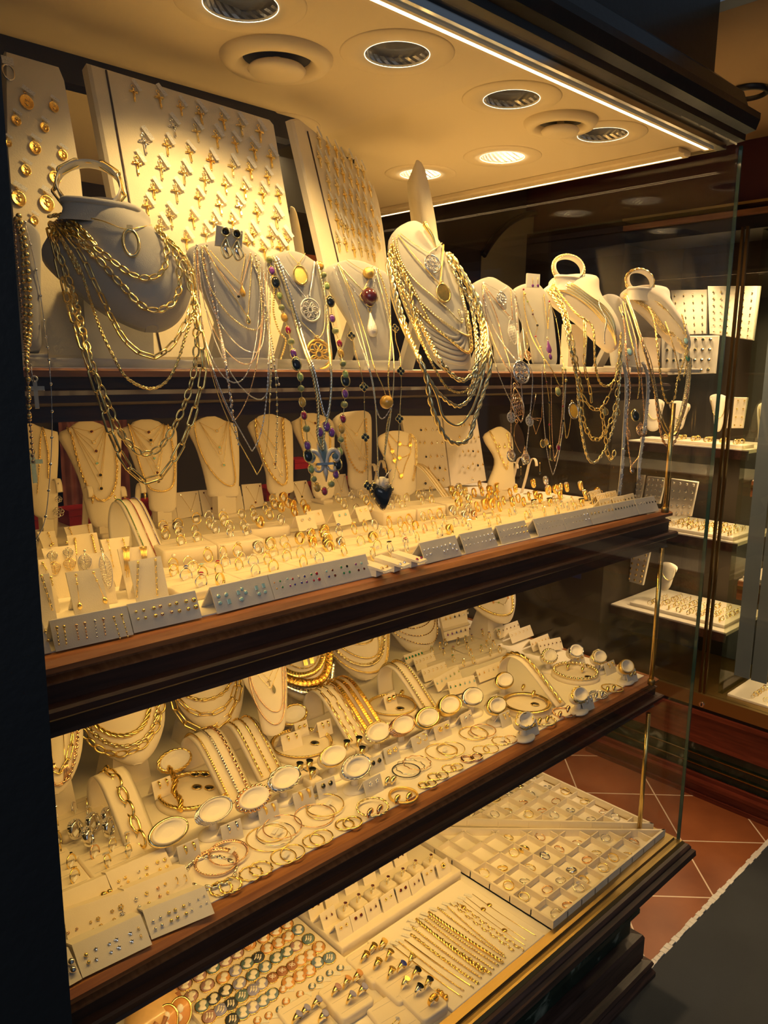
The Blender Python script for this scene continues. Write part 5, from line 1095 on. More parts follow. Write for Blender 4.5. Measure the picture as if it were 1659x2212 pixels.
def arch(label,FR,z0,w_,dep,h,mt='suede_light',lanes=(),rz=0,end=True):
    """arched bracelet ramp; FR pixel of its front right foot; lanes: (style, r, mat, label)"""
    fr=onz(*FR,z0); c=V((fr.x-w_/2,fr.y+dep/2,z0)); t=thing('bracelet_ramp',label,'bracelet stand',c,rz)
    P2=[(dep/2-dep*.04,0),(dep/2,h*.45),(dep*.46,h*.75),(dep*.36,h*.95),(dep*.24,h),(dep*.10,h*.93),(-dep*.1,h*.66),(-dep*.3,h*.34),(-dep/2,.002)]
    P=smooth([V((0,a,b)) for a,b in P2],5); rings=[]
    MB().tube(P,w_/2,8,ell=(1,.05),up=V((1,0,0))).build('ramp',mt,t)
    for i,(st,r,m2,lb,*pp) in enumerate(lanes):
        x=-w_/2+w_*(i+.5)/len(lanes); b=thing('bracelet',lb,'bracelet',c,rz); q=[]
        for j,p in enumerate(P[int(len(P)*.18):-1]):q.append(p)
        Q=[];
        for j,p in enumerate(q):
            tt=(q[min(j+1,len(q)-1)]-q[max(j-1,0)]).normalized(); nn=tt.cross(V((1,0,0))); nn=nn if nn.z>0 or (nn.y>0 and abs(nn.z)<.3) else-nn; Q.append(V((x,0,0))+p+nn*(w_*.025+r*1.3))
        nf=lambda c_:V((0,-.3,1)).normalized()
        if st=='tennis':
            mb=MB(); g=MB(); RQ=resample(Q,.0028); mb.tube(RQ,.0009,5)
            for j,p in enumerate(RQ):g.gem(p+V((0,-.0003,.0009)),.00125,V((0,-.4,1)),6)
            mb.build('chain','gold',b); g.build('stones',m2,b)
        else:chain(Q,nf,st,r).build('chain',m2,b)
    return c
# ================================================================== middle shelf
def bb(label,crop,pts,y=1.72,N=(-.3,-.9,.28),mt='suede',foot=None,bulge=.008,name='necklace_bust',at=None,zs=Z2):
    s_=bust(label,k(crop,*pts),y,N,.010,bulge,mt,foot,at,name,stand=False,zshelf=zs,nr=20)
    sp=s_.span(s_.b0+.003); c=s_.P+s_.U*((sp[0]+sp[1])/2)+s_.W*s_.b0
    if c.z>zs+.004:      # stem and foot down to the shelf
        hw=min(.03,(sp[1]-sp[0])/2*.8); MB().box(-hw,hw,-.012,.010,0,c.z-zs+.004).build('stem',mt,s_.t,(c.x,c.y+.012,zs)); MB().rpad(hw*2.3,.05,.009,.003,.002).build('foot',mt,s_.t,(c.x,c.y+.012,zs))
    return s_
def fan(sl,crop,L,R,drops,tail,mts=('gold','gold_pale'),stones=('garnet','onyx','diamond','topaz','diamond')):
    """thin V chains with a small stone each"""
    for i,(x,y) in enumerate(drops):
        m2=stones[i%len(stones)]
        necklace(sl,U3(crop,(L[0]+i*3,L[1]+i*2),(x,y),(R[0]+i*3,R[1]+i*2),'V'),'wire',.00042,mts[i%2],'thin V chain with %s stone, %s on the %s'%(SW[m2],od(i,len(drops),'from top'),tail),[('stone',*k1(crop,x,y),.0062,m2)],off=.002,group='fine pendant chains of the '+tail)
b0=bb('yellow lit cream bust at the left end of the middle shelf back row','E1',(-40,250,10,228,60,230,130,265,240,272,272,320,275,500,262,760,255,1060,80,1060,0,900,-40,500))
for i,(B) in enumerate(((85,860),(100,640),(120,560))):necklace(b0,k('E1',130,270,115-i*4,400,110-3*i,560,*B),'fine',.0005,'gold','fine gold chain hanging straight on the leftmost back row bust, %s'%od(i,3),off=.002)
necklace(b0,k('E1',135,262,160,360,180,470,186,600,185,720),'rope',.0018,'gold','thick gold rope on the leftmost back row bust',off=.003)
b1_=bb('cream bust with a chunky ring link chain, second in the middle shelf back row','E1',(270,315,320,278,385,255,430,215,530,205,630,215,690,250,760,270,820,290,838,350,836,600,830,900,800,1130,600,1150,520,960,460,720,350,480,275,360),N=(-.3,-.88,.36))
fan(b1_,'E1',(390,260),(690,250),[(572,300),(592,395),(612,475),(620,585),(652,690),(658,810)],'chunky ring link bust',stones=('garnet','diamond','garnet','topaz','onyx','onyx'))
necklace(b1_,k('E1',350,262,395,340,415,430,450,560,480,660,520,760,570,850,640,915,720,900,780,800,800,650,795,530,790,400,765,290),'cable',.0013,'gold','chunky gold round ring link necklace with toggle clasp',off=.004)
b2_=bb('cream bust with many fine chains, third in the middle shelf back row','E1',(825,285,860,255,920,240,950,205,1060,188,1160,200,1215,235,1290,245,1335,290,1338,500,1335,860,1310,1010,1110,1010,1080,860,1000,700,900,450,835,340))
fan(b2_,'E1',(905,235),(1215,228),[(1085,305),(1103,378),(1112,412),(1135,540),(1160,612),(1162,668),(1170,745)],'third back row bust')
necklace(b2_,k('E1',900,230,935,350,970,480,1000,580,1040,700,1090,800,1160,830,1240,830,1300,780,1320,640,1310,500,1285,360,1255,235),'rope',.0020,'gold','thick gold rope framing the third back row bust',off=.003)
b3_=bb('cream bust with clear cluster pendants, fourth in the middle shelf back row','E2',(-141,260,-100,225,-50,190,0,170,90,160,170,185,210,212,280,225,305,290,322,500,318,800,300,880,60,880,40,830,0,650,-60,450,-130,310))
fan(b3_,'E2',(-40,215),(205,208),[(118,295),(142,440),(152,490),(182,600)],'fourth back row bust',stones=('diamond','topaz','diamond','topaz'))
necklace(b3_,U3('E2',(-80,215),(245,788),(235,215)),'rope',.0016,'gold','long gold rope necklace on the fourth back row bust',off=.003)
b4_=bb('cream bust with a thick twisted rope, middle of the middle shelf back row','E2',(395,225,450,200,500,155,600,140,690,165,760,190,797,260,806,500,806,740,800,840,600,850,560,650,480,430,405,270))
fan(b4_,'E2',(465,180),(700,185),[(640,440),(700,690),(755,590),(640,590)],'thick rope bust',stones=('diamond','diamond','diamond','garnet'))
necklace(b4_,U3('E2',(465,180),(715,778),(712,175)),'rope2',.0028,'gold','thick twisted gold rope necklace in the middle of the back row',off=.004)
b5_=bb('cream bust behind the big fleur de lis pendant in the middle shelf back row','E2',(795,200,850,180,900,140,980,132,1060,150,1130,180,1172,240,1176,450,1172,700,1165,880,1000,880,960,620,880,430,800,260))
necklace(b5_,U3('E2',(875,185),(1060,640),(1135,300)),'curb',.0017,'gold','gold curb necklace behind the fleur de lis pendant',off=.003); fan(b5_,'E2',(880,180),(1110,200),[(1000,225),(1030,420)],'bust behind the fleur de lis')
b6_=bb('cream bust with a gold flower chain right of the fleur de lis pendant','E2',(1160,195,1230,130,1340,115,1440,110,1500,150,1510,300,1508,600,1500,800,1320,800,1295,560,1230,400,1168,250))
fan(b6_,'E2',(1230,190),(1440,180),[(1368,325),(1400,545),(1440,545)],'flower chain bust',stones=('diamond',))
P=[b6_.pt(*p,.003) for p in U3('E2',(1265,330),(1430,660),(1455,190))]; t=thing('necklace','gold necklace made of small flower charms','necklace',P[0]); mb=MB()
for p in resample(P,.0075):
    for a in range(5):mb.sphere(p-P[0]+b6_.U*math.cos(a*1.257)*.0019+b6_.W*math.sin(a*1.257)*.0019,.0014,6,4)
mb.build('flowers','gold',t)
b7_=bb('small cream bust with gold coin chain right of the clover chains','E3',(160,350,240,300,340,290,430,310,500,350,515,450,502,640,485,850,290,850,250,600,180,450),y=1.55)
for i,(pts) in enumerate(((230,330,280,475,345,535,440,495,440,420,430,330),(250,320,345,410,440,420,450,325),(240,380,300,560,360,700,400,590,440,500))):necklace(b7_,k('E3',*pts),'fine',.0006,'gold','gold chain with flat coins, %s on the small coin bust'%od(i,3,'from top'),[('oval',*k1('E3',pts[2],pts[3]),.009,'gold_deep'),('oval',*k1('E3',pts[4],pts[5]),.009,'gold_deep')],off=.002)
necklace(b7_,k('E3',440,320,490,380,495,500,490,620,465,740),'clip',.0008,'gold','gold clip chain along the right side of the small coin bust',off=.003)
bL=board('cream board hung with medal and coin earrings, left one of two',k('E3',355,155,722,155,800,780,770,800,480,835),onz(*k1('E3',480,835),Z2+.002),(-.35,-.9,.22),.012,mt='suede'); bR=board('cream board hung with drop earrings, right one of two',k('E3',730,155,1035,150,1125,740,805,800),onz(*k1('E3',805,800),Z2+.002),(-.35,-.9,.22),.012,mt='suede')
rd=random.Random(9)
for bd,nm,rows in ((bL,'the left earring board',[[(535,285),(578,285),(640,285),(680,290)],[(525,400),(568,400),(632,405),(680,400),(725,400)],[(580,525),(622,525),(680,520),(725,520)],[(550,635),(600,630),(660,625),(702,622),(750,640)],[(575,760),(690,735),(735,730)]]),(bR,'the right earring board',[[(890,250),(920,240),(968,240)],[(880,350),(1010,360),(1050,350)],[(910,480),(958,475),(1000,475),(1045,480)],[(910,620),(955,625),(998,590),(1043,600),(1088,595)],[(993,730)]])):
    for j,row in enumerate(rows):
        for i,(x,y) in enumerate(row):
            st=rd.choice(('gold_deep','gold','silver','onyx','gold')); pin(bd,sk('hoopdisc',.0042 if y<600 else .0050,'gold',st),k1('E3',x,y-12),'%s disc drop earring, %s row, %s on %s'%(SW.get(st,'gold') or 'silver',ORD[j],od(i,len(row)),nm),'earring','drop_earring','earrings on '+nm)
b8_=bb('small cream bust with earring hooks at the right of the back row','E3',(1110,330,1160,290,1230,255,1290,270,1350,320,1368,400,1372,600,1370,800,1150,800,1215,560,1130,400),y=1.42)
necklace(b8_,k('E3',1150,290,1200,390,1230,480,1270,560,1300,640,1325,540,1330,420,1310,310),'clip',.0008,'gold','gold clip chain with leaf charms on the small right bust',[('drop',*k1('E3',1240,430),.010,'gold'),('drop',*k1('E3',1290,430),.010,'gold')],off=.003)
# red gift boxes under the busts
for i,(crop,x,y,w_) in enumerate((('E1',100,1135,.06),('E1',520,1090,.07),('E1',1060,1030,.07),('E2',170,960,.04),('E2',700,870,.10),('E2',870,600,.06),('E2',1020,850,.05),('E2',1310,800,.07))):
    p=onz(*k1(crop,x,y+30),Z2); t=thing('gift_box','dark red box at the feet of the back row busts, %s'%od(i,8),'box',(p.x,max(p.y+.02,1.36),Z2)); MB().box(-w_/2,w_/2,-.03,.03,0,.018).build('base','red_box',t); MB().box(-w_/2-.001,w_/2+.001,-.031,.031,.0185,.030).build('lid','red_box',t)
# cards with pendants
CQ=[('E1',(1090,870,1300,852,1345,1085,1130,1115),'garnet'),('E1',(1308,850,1525,828,1560,1045,1347,1084),'diamond'),('E2',(-45,826,118,815,165,1035,0,1060),'garnet'),('E2',(150,805,325,788,365,1010,190,1035),'onyx'),('E2',(338,775,515,762,545,960,370,1005),'garnet'),('E2',(780,752,920,735,1005,940,850,945),'onyx'),('E2',(1012,790,1140,780,1155,900,1020,920),'diamond'),('E2',(1150,690,1270,678,1310,880,1170,890),'diamond'),('E2',(1300,670,1480,660,1500,850,1320,880),'emerald')]
for i,(cr,q,st) in enumerate(CQ):
    Q=k(cr,*q); pl=leancard('small cream card holding a fine pendant necklace, %s in the row'%od(i,9),Q,Q[3],Z2,mt='suede',group='pendant cards'); cx=(Q[0][0]+Q[1][0])/2; cy=(Q[0][1]+Q[1][1])/2; w_=Q[1][0]-Q[0][0]; h_=Q[3][1]-Q[0][1]
    a,b,c_=(Q[0][0]+w_*.28,cy+h_*.12),(cx+w_*.22,cy+h_*.72),(Q[1][0]-w_*.08,cy+h_*.08); P=[onp(*p,pl.P+pl.N*.0012,pl.N) for p in (a,b,c_)]
    t=thing('necklace','fine chain with a %s pendant on the %s cream card'%(SW[st],od(i,9,'in row')),'necklace',P[0]); MB().tube([p-P[0] for p in P],.0004,4).build('chain','gold',t); pendant(t,'stone',P[1]-P[0],pl.U,pl.W,pl.N,.0055,st)
    for j,p in enumerate((P[0],P[2])):place(sk('gem',.0018,'gold',st),'stud_earring','%s %s stud of the %s cream pendant card'%(('left','right')[j],SW[st],od(i,9,'in row')),'earring',p,rot=quat(pl.U,pl.W,pl.N))
# hooks
for i,(cr,x,y,h,kd) in enumerate((('E1',255,725,.075,'lace'),('E1',540,790,.060,None),('E1',740,770,.070,None),('E1',835,795,.065,None),('E1',1010,760,.060,None),('E3',1245,560,.045,'disc'),('E3',1370,575,.045,'disc'),('E3',1430,530,.052,'disc'),('E3',1540,540,.050,'disc'),('E3',100,590,.040,None),('E3',180,560,.045,None))):
    e=hookstand('curved cream hook stand for earrings, %s along the back'%od(i,11),k1(cr,x,y),Z2,h,group='hook stands')
    if kd:
        pl=Plane(e+V((0,-.002,0)),(-.3,-.95,.05)); a=k1(cr,x+(60 if cr=='E3' else 20),y+40); b=(a[0],a[1]+(75 if kd=='lace' else 26)); dropear(pl,a,b,kd,'silver' if kd=='lace' else 'gold','%s drop earring hanging on the %s hook stand'%('snowflake lace' if kd=='lace' else 'dark disc',od(i,11)),st='onyx')
    else:p=e+V((0,-.003,-.006)); place(sk('huggie',.006,'gold',None),'hoop_earring','chunky huggie hoop clipped on the %s hook stand'%od(i,11),'earring',p,rot=quat(*axes((-.3,-.95,0))))
arch('cream arched ramp with three thin stone bracelets at left',k1('E4',1190,388),Z2,.040,.135,.088,lanes=(('tennis',.001,'emerald','thin bracelet of green stones, left on the arched ramp'),('tennis',.001,'ruby','thin bracelet of red stones, middle on the arched ramp'),('tennis',.001,'sapphire','thin bracelet of dark blue stones, right on the arched ramp')))
arch('cream arched ramp with slim gold bangle chains near the centre',k1('E3',870,990),Z2,.026,.16,.088,mt='suede',lanes=(('wire',.0008,'gold','slim gold chain bracelet, left on the central ramp'),('wire',.0012,'gold_pale','slim gold chain bracelet, middle on the central ramp'),('flat',.0014,'gold','slim gold chain bracelet, right on the central ramp')))
# pads
FY=onz(*k1('E5',235,850),Z2+.012).y; x0=onz(*k1('E5',235,850),Z2+.012).x; x1=1.575
np_=11
for i in range(np_):
    a=x0+(x1-x0)*i/np_; b=x0+(x1-x0)*(i+1)/np_; t=thing('ring_pad','cream ring pad in the front row of the middle shelf, %s'%od(i,np_),'ring pad',((a+b)/2,FY+.06,Z2),0,'front row ring pads')
    MB().rpad(b-a-.0012,.12,.012,.004,.002).build('cushion','suede',t); mb=MB()
    for j in range(4):y=-.045+j*.03; mb.box(-(b-a)/2+.006,(b-a)/2-.006,y,y+.0005,.0119,.0121)
    mb.build('slits','suede_grey',t)
ZF=Z2+.012; ZB=Z2+.026
for i,(FL,FR,d_,cr) in enumerate((((50,465),(545,405),.085,'E5'),((550,400),(962,345),.085,'E5'),((540,285),(835,250),.085,'E6'),((842,248),(1100,215),.085,'E6'),((1110,205),(1420,165),.08,'E6'))):
    pad('raised cream ring pad behind the front row, %s'%od(i,5),k1(cr,*FL),k1(cr,*FR),d_,.026,Z2)
for i,(FL,FR) in enumerate((((850,250),(1010,290)),)):pad('small low cream pad in the gap between raised pads',k1('E5',840,265),k1('E5',1200,225),.05,.020,Z2)
ringset('E5',[(50,235),(180,215,'plain','gold'),(75,305,'stone','gold','garnet'),(185,255,'onyxband','silver'),(205,300),(340,275),(360,340),(215,370)],ZB,'on the leftmost raised pad',seed=1)
ringset('E5',[(345,165),(465,150),(590,150,'pearl','gold'),(465,215),(600,190),(520,255),(650,235),(770,225),(655,300),(800,285)],ZB,'on the second raised pad',seed=2)
ringset('E5',[(755,125),(860,95),(870,150),(1005,130),(925,195,'dome','gold'),(1105,175,'eternity','silver','onyx'),(975,85)],ZB,'in the gap left of centre',seed=3)
ringset('E2',[(x,y,'wide' if i%2 else 'plain','gold_deep' if i%3 else 'gold') for i,(x,y) in enumerate(((620,900),(715,890),(640,950),(695,975),(765,940),(800,960),(895,950),(930,1000),(820,1015)))],ZB,'among gold bands near the middle red box',seed=4)
ringset('E5',[(140,580,'pearl','gold'),(280,570),(150,640),(310,610),(255,680,'stone','silver','sapphire'),(415,660,'stone','gold','topaz'),(390,740,'stone','silver','ruby'),(560,630,'stone','gold','ruby'),(565,720,'plain','gold')],ZF,'on the leftmost front pads',seed=5)
ringset('E5',[(460,500),(595,475),(715,455),(760,520),(610,560),(740,585),(855,555),(995,535),(880,640),(1035,600)],ZF,'on the second front pads',seed=6)
ringset('E5',[(900,430,'wide','silver'),(1010,395,'wide','gold_pale'),(1040,475),(1130,375),(1165,440),(1165,510),(1285,480),(1400,480),(1310,560),(1450,530)],ZF,'on the third front pads',seed=7)
ringset('E5',[(1275,345,'wide','gold'),(1385,310,'dome','gold'),(1400,385,'dome','gold_deep','gold_deep'),(1490,300,'wide','gold'),(1525,360,'dome','gold'),(1545,425,'onyxband','gold')],ZF,'in the wide ring cluster left of centre',seed=8,scale=1.12)
ringset('E6',[(140,450,'stone','silver','sapphire'),(275,425),(375,405),(460,390),(160,560,'wide','silver'),(190,630,'stone','gold','gold'),(335,540),(440,510,'onyxband','gold'),(480,580),(440,650),(530,460,'side','silver')],ZF,'on the central front pads',seed=9)
ringset('E6',[(590,375,'stone','gold_deep','gold'),(680,365),(770,345,'cluster','gold_deep','gold'),(600,480,'cluster','gold_deep','gold'),(725,420,'cluster','gold_deep','gold'),(825,400,'plain','gold_deep'),(700,460),(790,450),(735,530),(840,510),(600,600,'cluster','silver','onyx'),(740,580,'stone','silver','ruby')],ZF,'around the yellow rings at centre',seed=10)
ringset('E6',[(890,315),(960,295),(1035,290,'cluster','gold_deep','gold'),(910,430,'eternity','gold_rose'),(995,410),(985,360),(1090,350),(1080,400),(1040,470),(1135,440,'wide','gold'),(1190,375,'side','silver','ruby')],ZF,'right of the yellow rings',seed=11)
ringset('E6',[(1150,265,'wide','silver'),(1220,270),(1270,310,'dome','silver'),(1290,245,'dome','silver'),(1350,310,'wide','gold_rose'),(1260,370),(1310,400),(1450,320),(1520,300),(1490,380),(1570,355)],ZF,'behind the third grey stand from right',seed=12)
ringset('E6',[(615,225),(700,210),(880,180),(965,165),(660,160),(740,150),(845,120),(905,110),(960,95)],ZB,'on raised pads beside the heart locket',seed=13)
ringset('E6',[(180,205),(130,150),(245,130),(340,120),(385,170),(290,250,'eternity','silver','garnet'),(410,230,'eternity','gold','garnet')],ZB,'left of the heart locket',seed=14)
ringset('E6',[(1210,190),(1300,165),(1240,120),(1150,80),(1180,130),(1270,90),(1210,60)],ZB,'in the wide band bunch by the central ramp',seed=15,default=('wide','dome'),mts=('gold','gold_pale'),scale=1.15)
ringset('E6',[(1350,100),(1420,90),(1490,80),(1550,125),(1480,150),(1450,205),(1510,200),(1380,225),(1580,225),(1400,30),(1500,20),(1560,55)],ZB,'in the bright yellow band heap',seed=16,default=('wide','plain'),mts=('gold_deep','gold_deep','gold_matte'),scale=1.2)
ringset('E7',[(180,345),(225,310),(250,400),(300,430),(350,380),(410,370),(450,400),(200,430),(120,420)],ZF+.006,'in the orange gold heap at right',seed=17,default=('wide','dome','plain'),mts=('gold_deep','gold','gold_deep'))
ringset('E7',[(390,265),(500,245,'dome','silver'),(520,330),(625,305,'onyxband','gold'),(690,300),(630,370),(815,290),(860,370),(960,345),(590,320)],ZF+.008,'in the back right corner',seed=18,default=('wide','dome'),mts=('gold_deep','gold_matte','gold'),scale=1.2)
ringset('E7',[(330,560),(370,545),(230,520),(180,535),(400,490),(480,485),(535,445,'signet','gold','onyx'),(490,530),(600,520),(400,460,'signet','silver','onyx')],ZF,'behind the small stud stands at right',seed=19)
ringset('E7',[(610,440),(570,420),(740,430),(825,450,'signet','gold','onyx'),(700,480),(760,475),(930,430),(890,400),(650,470)],ZF,'near the shelf right end',seed=20)
ringset('E6',[(30,570,'onyxband','gold'),(10,500,'dome','gold'),(10,440,'wide','gold')],ZF,'beside the wide ring cluster',seed=21)
# grey A-frames in front
G='suede_front'
AF=[('E4',(70,1215),(130,1198),'the cut off stand by the black wall'),('E4',(170,1195),(865,1040),'the leftmost long grey stand'),('E4',(872,1028),(1480,888),'the grey stand of gold balls'),('E5',(540,1022),(1050,893),'the grey stand of pale blue stones'),('E5',(1056,892),(1520,778),'the grey stand of small coloured studs'),('E6',(25,945),(435,848),'the grey stand right of the coloured studs'),
      ('E6',(915,738),(1235,658),'the grey stand of clear studs at centre'),('E6',(1275,648),(1560,577),'the stand of flower and clear studs'),('E7',(105,815),(360,755),'the grey stand of silver balls'),('E7',(435,745),(680,690),'the grey stand of tiny crosses'),('E7',(685,690),(912,637),'the grey stand of tiny mixed studs'),('E7',(920,637),(1130,590),'the third grey stand from the post'),('E7',(1135,590),(1330,545),'the second grey stand from the post'),('E7',(1335,545),(1510,510),'the grey stand nearest the brass post')]
APL=[]
for cr,a,b,nm in AF:APL.append(aframe('folded grey suede card: '+nm,k1(cr,*a),k1(cr,*b),Z2,.031,.016))
studgrid(APL[0],2,AF[0][3],[('ball',1.6,'gold',None)])
for i,(x,y0,y1,mt) in enumerate(((175,980,1140,'gold'),(240,970,1130,'gold'),(350,960,1090,'gold_rose'),(425,940,1080,'gold_rose'),(515,920,1070,'silver'),(590,905,1050,'gold_rose'),(685,890,1085,'gold'),(755,870,1070,'gold'))):
    dropear(APL[1],k1('E4',x,y0),k1('E4',x+(22 if i<6 else 60),y1),'beads',mt,'short beaded drop earring, %s on the leftmost long grey stand'%od(i,8),'beaded drops on the leftmost grey stand')
studs(APL[2],'E4',[(x,y,'ball',s_,m_,None) for x,y,s_,m_ in ((885,838,1.7,'gold'),(905,903,1.7,'gold'),(953,825,1.9,'gold'),(970,892,1.9,'gold'),(1043,805,2.4,'gold'),(1058,873,2.4,'gold'),(1102,790,2.2,'gold_rose'),(1120,860,2.2,'gold_rose'),(1187,777,2.0,'gold'),(1204,840,2.0,'gold_rose'),(1246,762,2.4,'gold'),(1272,830,2.4,'gold'),(1332,745,2.4,'gold'),(1352,812,2.5,'gold'),(1399,732,3.2,'gold'),(1417,795,3.2,'gold'))],'the grey stand of gold balls')
studs(APL[3],'E5',[(545,865,'gem',2.9,'silver','topaz'),(560,925,'gem',2.9,'silver','topaz'),(615,850,'gem',2.9,'silver','topaz'),(640,912,'baguette',3.6,'silver','topaz'),(722,832,'baguette',3,'silver','topaz'),(755,800,'gem',2.5,'silver','topaz'),(790,830,'gem',2.9,'silver','topaz'),(752,893,'gem',3.4,'silver','topaz'),(885,790,'baguette',3.4,'silver','topaz'),(910,843,'gem',3,'silver','topaz'),(948,770,'baguette',3.4,'silver','topaz'),(965,825,'gem',2.7,'silver','topaz')],'the grey stand of pale blue stones')
studs(APL[4],'E5',[(1047,742,'gem',1.2,'silver','coral'),(1070,795,'gem',1.2,'silver','citrine'),(1098,728,'gem',1.6,'silver','emerald'),(1120,782,'gem',1.6,'silver','emerald'),(1165,708,'gem',1.5,'silver','topaz'),(1190,770,'gem',1.6,'silver','amethyst'),(1210,708,'gem',1.7,'silver','ruby'),(1232,757,'gem',1.6,'silver','sapphire'),(1268,693,'gem',1.9,'silver','diamond'),(1292,742,'gem',1.8,'silver','sapphire'),(1317,685,'gem',1.8,'silver','sapphire'),(1338,735,'gem',1.8,'silver','amethyst'),(1378,668,'gem',1.8,'silver','emerald'),(1400,722,'gem',1.7,'silver','ruby'),(1425,660,'gem',2.4,'silver','ruby'),(1448,712,'gem',2.6,'silver','ruby')],'the grey stand of small coloured studs')
studs(APL[5],'E6',[(20,805,'gem',1.9,'silver','topaz'),(43,853,'gem',1.9,'silver','sapphire'),(73,795,'gem',1.9,'silver','garnet'),(97,843,'gem',2.1,'silver','garnet'),(152,770,'gem',1.9,'silver','emerald'),(177,822,'gem',1.9,'silver','emerald'),(203,760,'gem',2.1,'silver','onyx'),(227,812,'gem',2.1,'silver','emerald'),(283,742,'gem',1.9,'silver','amethyst'),(308,795,'gem',2,'silver','garnet'),(333,733,'gem',2,'silver','topaz'),(358,782,'gem',1.9,'silver','garnet')],'the grey stand right of the coloured studs')
studs(APL[6],'E6',[(x,y,'gem',s_,'silver','diamond') for x,y,s_ in ((900,615,1.9),(922,660,1.8),(935,605,2),(957,650,2),(980,597,1.8),(1015,590,1.8),(1052,580,2),(1088,570,2.2),(1078,625,2.2),(1108,612,2.2),(1130,560,2.6),(1155,602,2.6),(1168,568,2.3),(1190,612,2.4))],'the grey stand of clear studs at centre')
studgrid(APL[7],8,AF[7][3],[('flower',1.9,'silver','diamond'),('gem',1.3,'silver','diamond'),('gem',1.6,'silver','diamond'),('gem',2.4,'silver','diamond')]); studgrid(APL[8],8,AF[8][3],[('flower',1.6,'silver','diamond'),('ball',1.6,'silver',None),('ball',1.9,'silver',None),('ball',1.8,'gold',None)])
studgrid(APL[9],8,AF[9][3],[('star',1.7,'silver',None),('flower',1.5,'silver','diamond'),('star',1.3,'gold',None),('ball',.8,'silver',None)]); studgrid(APL[10],8,AF[10][3],[('flower',1.2,'silver','diamond'),('star',1.6,'gold',None),('gem',2.2,'silver','diamond')])
studgrid(APL[11],7,AF[11][3],[('hoopdisc',3.0,'gold','gold'),('hoopdisc',3.2,'silver','silver'),('hoopdisc',3,'gold','gold_matte')],rows=1); studgrid(APL[12],8,AF[12][3],[('hoopdisc',2.8,'silver','onyx'),('hoopdisc',3,'silver','cameo_teal'),('hoopdisc',2.8,'silver','onyx')],rows=1); studgrid(APL[13],7,AF[13][3],[('hoopdisc',2.6,'silver','silver'),('hoopdisc',2.8,'silver','onyx'),('hoopdisc',3.1,'silver','onyx')],rows=1)
for i,(a,b) in enumerate((((1000,480),(1105,455)),((1120,460),(1210,440)),((1215,440),(1310,415)),((975,430),(1055,410)),((1060,405),(1150,390)),((915,400),(1010,375)))):
    pl=aframe('small folded cream card with hoops behind the right grey stands, %s'%ORD[i],k1('E7',a[0],a[1]+30),k1('E7',b[0],b[1]+30),Z2+.012,.022,.010,mt='suede'); studgrid(pl,4,'the small cream card behind the right stands, %s one'%ORD[i],[('hoop',3.2,'gold',None) if i>2 else ('hoopdisc',2.8,'silver','onyx' if i==2 else 'gold')],rows=1)
for i,(x,y,st) in enumerate(((540,770,'citrine'),(700,730,'diamond'),(850,690,'ruby'))):
    p=onz(*k1('E6',x,y),Z2+.014); t=thing('earring_finger','small tilted cream tongue stand, %s of three in front'%ORD[i],'earring stand',(p.x,p.y,Z2),.25); MB().loft([[V((-.011,-.010,.009)),V((.011,-.010,.009)),V((.011,-.008,.012)),V((-.011,-.008,.012))],[V((-.010,.045,.013)),V((.010,.045,.013)),V((.010,.045,.019)),V((-.010,.045,.019))]],smooth=False).build('tongue','suede_light',t); MB().box(-.010,.010,.008,.045,0,.012).build('block','suede_light',t)
    for j in (-1,1):place(sk('gem',.0026,'silver' if i else 'gold',st),'stud_earring','%s %s stud on the %s tilted tongue stand'%(('left','right')[(j+1) // 2],SW[st],ORD[i]),'earring',p+V((j*.006,j*.0015,-.0005)),rot=quat(*axes((-.1,-.6,.8))))
for i,(a,b,st) in enumerate((((1290,470-220),(1430,235),'diamond'),)):pass
for i,(cr,a,b,st,kd) in enumerate((('E2',(860,1195),(1020,1170),'diamond','gem'),('E2',(960,1150),(1095,1125),'garnet','huggie'),('E2',(1200,1150),(1335,1125),'topaz','gem'),('E2',(1400,1110),(1510,1085),'diamond','huggie'))):
    pl=aframe('small folded cream earring card in the middle of the rings, %s'%od(i,4),k1(cr,*a),k1(cr,*b),Z2+.012,.026,.013,mt='suede'); studgrid(pl,2,'the %s cream card amid the rings'%od(i,4,'small'),[(kd,2.8,'gold',st)],rows=1,x0=.3,x1=.7)
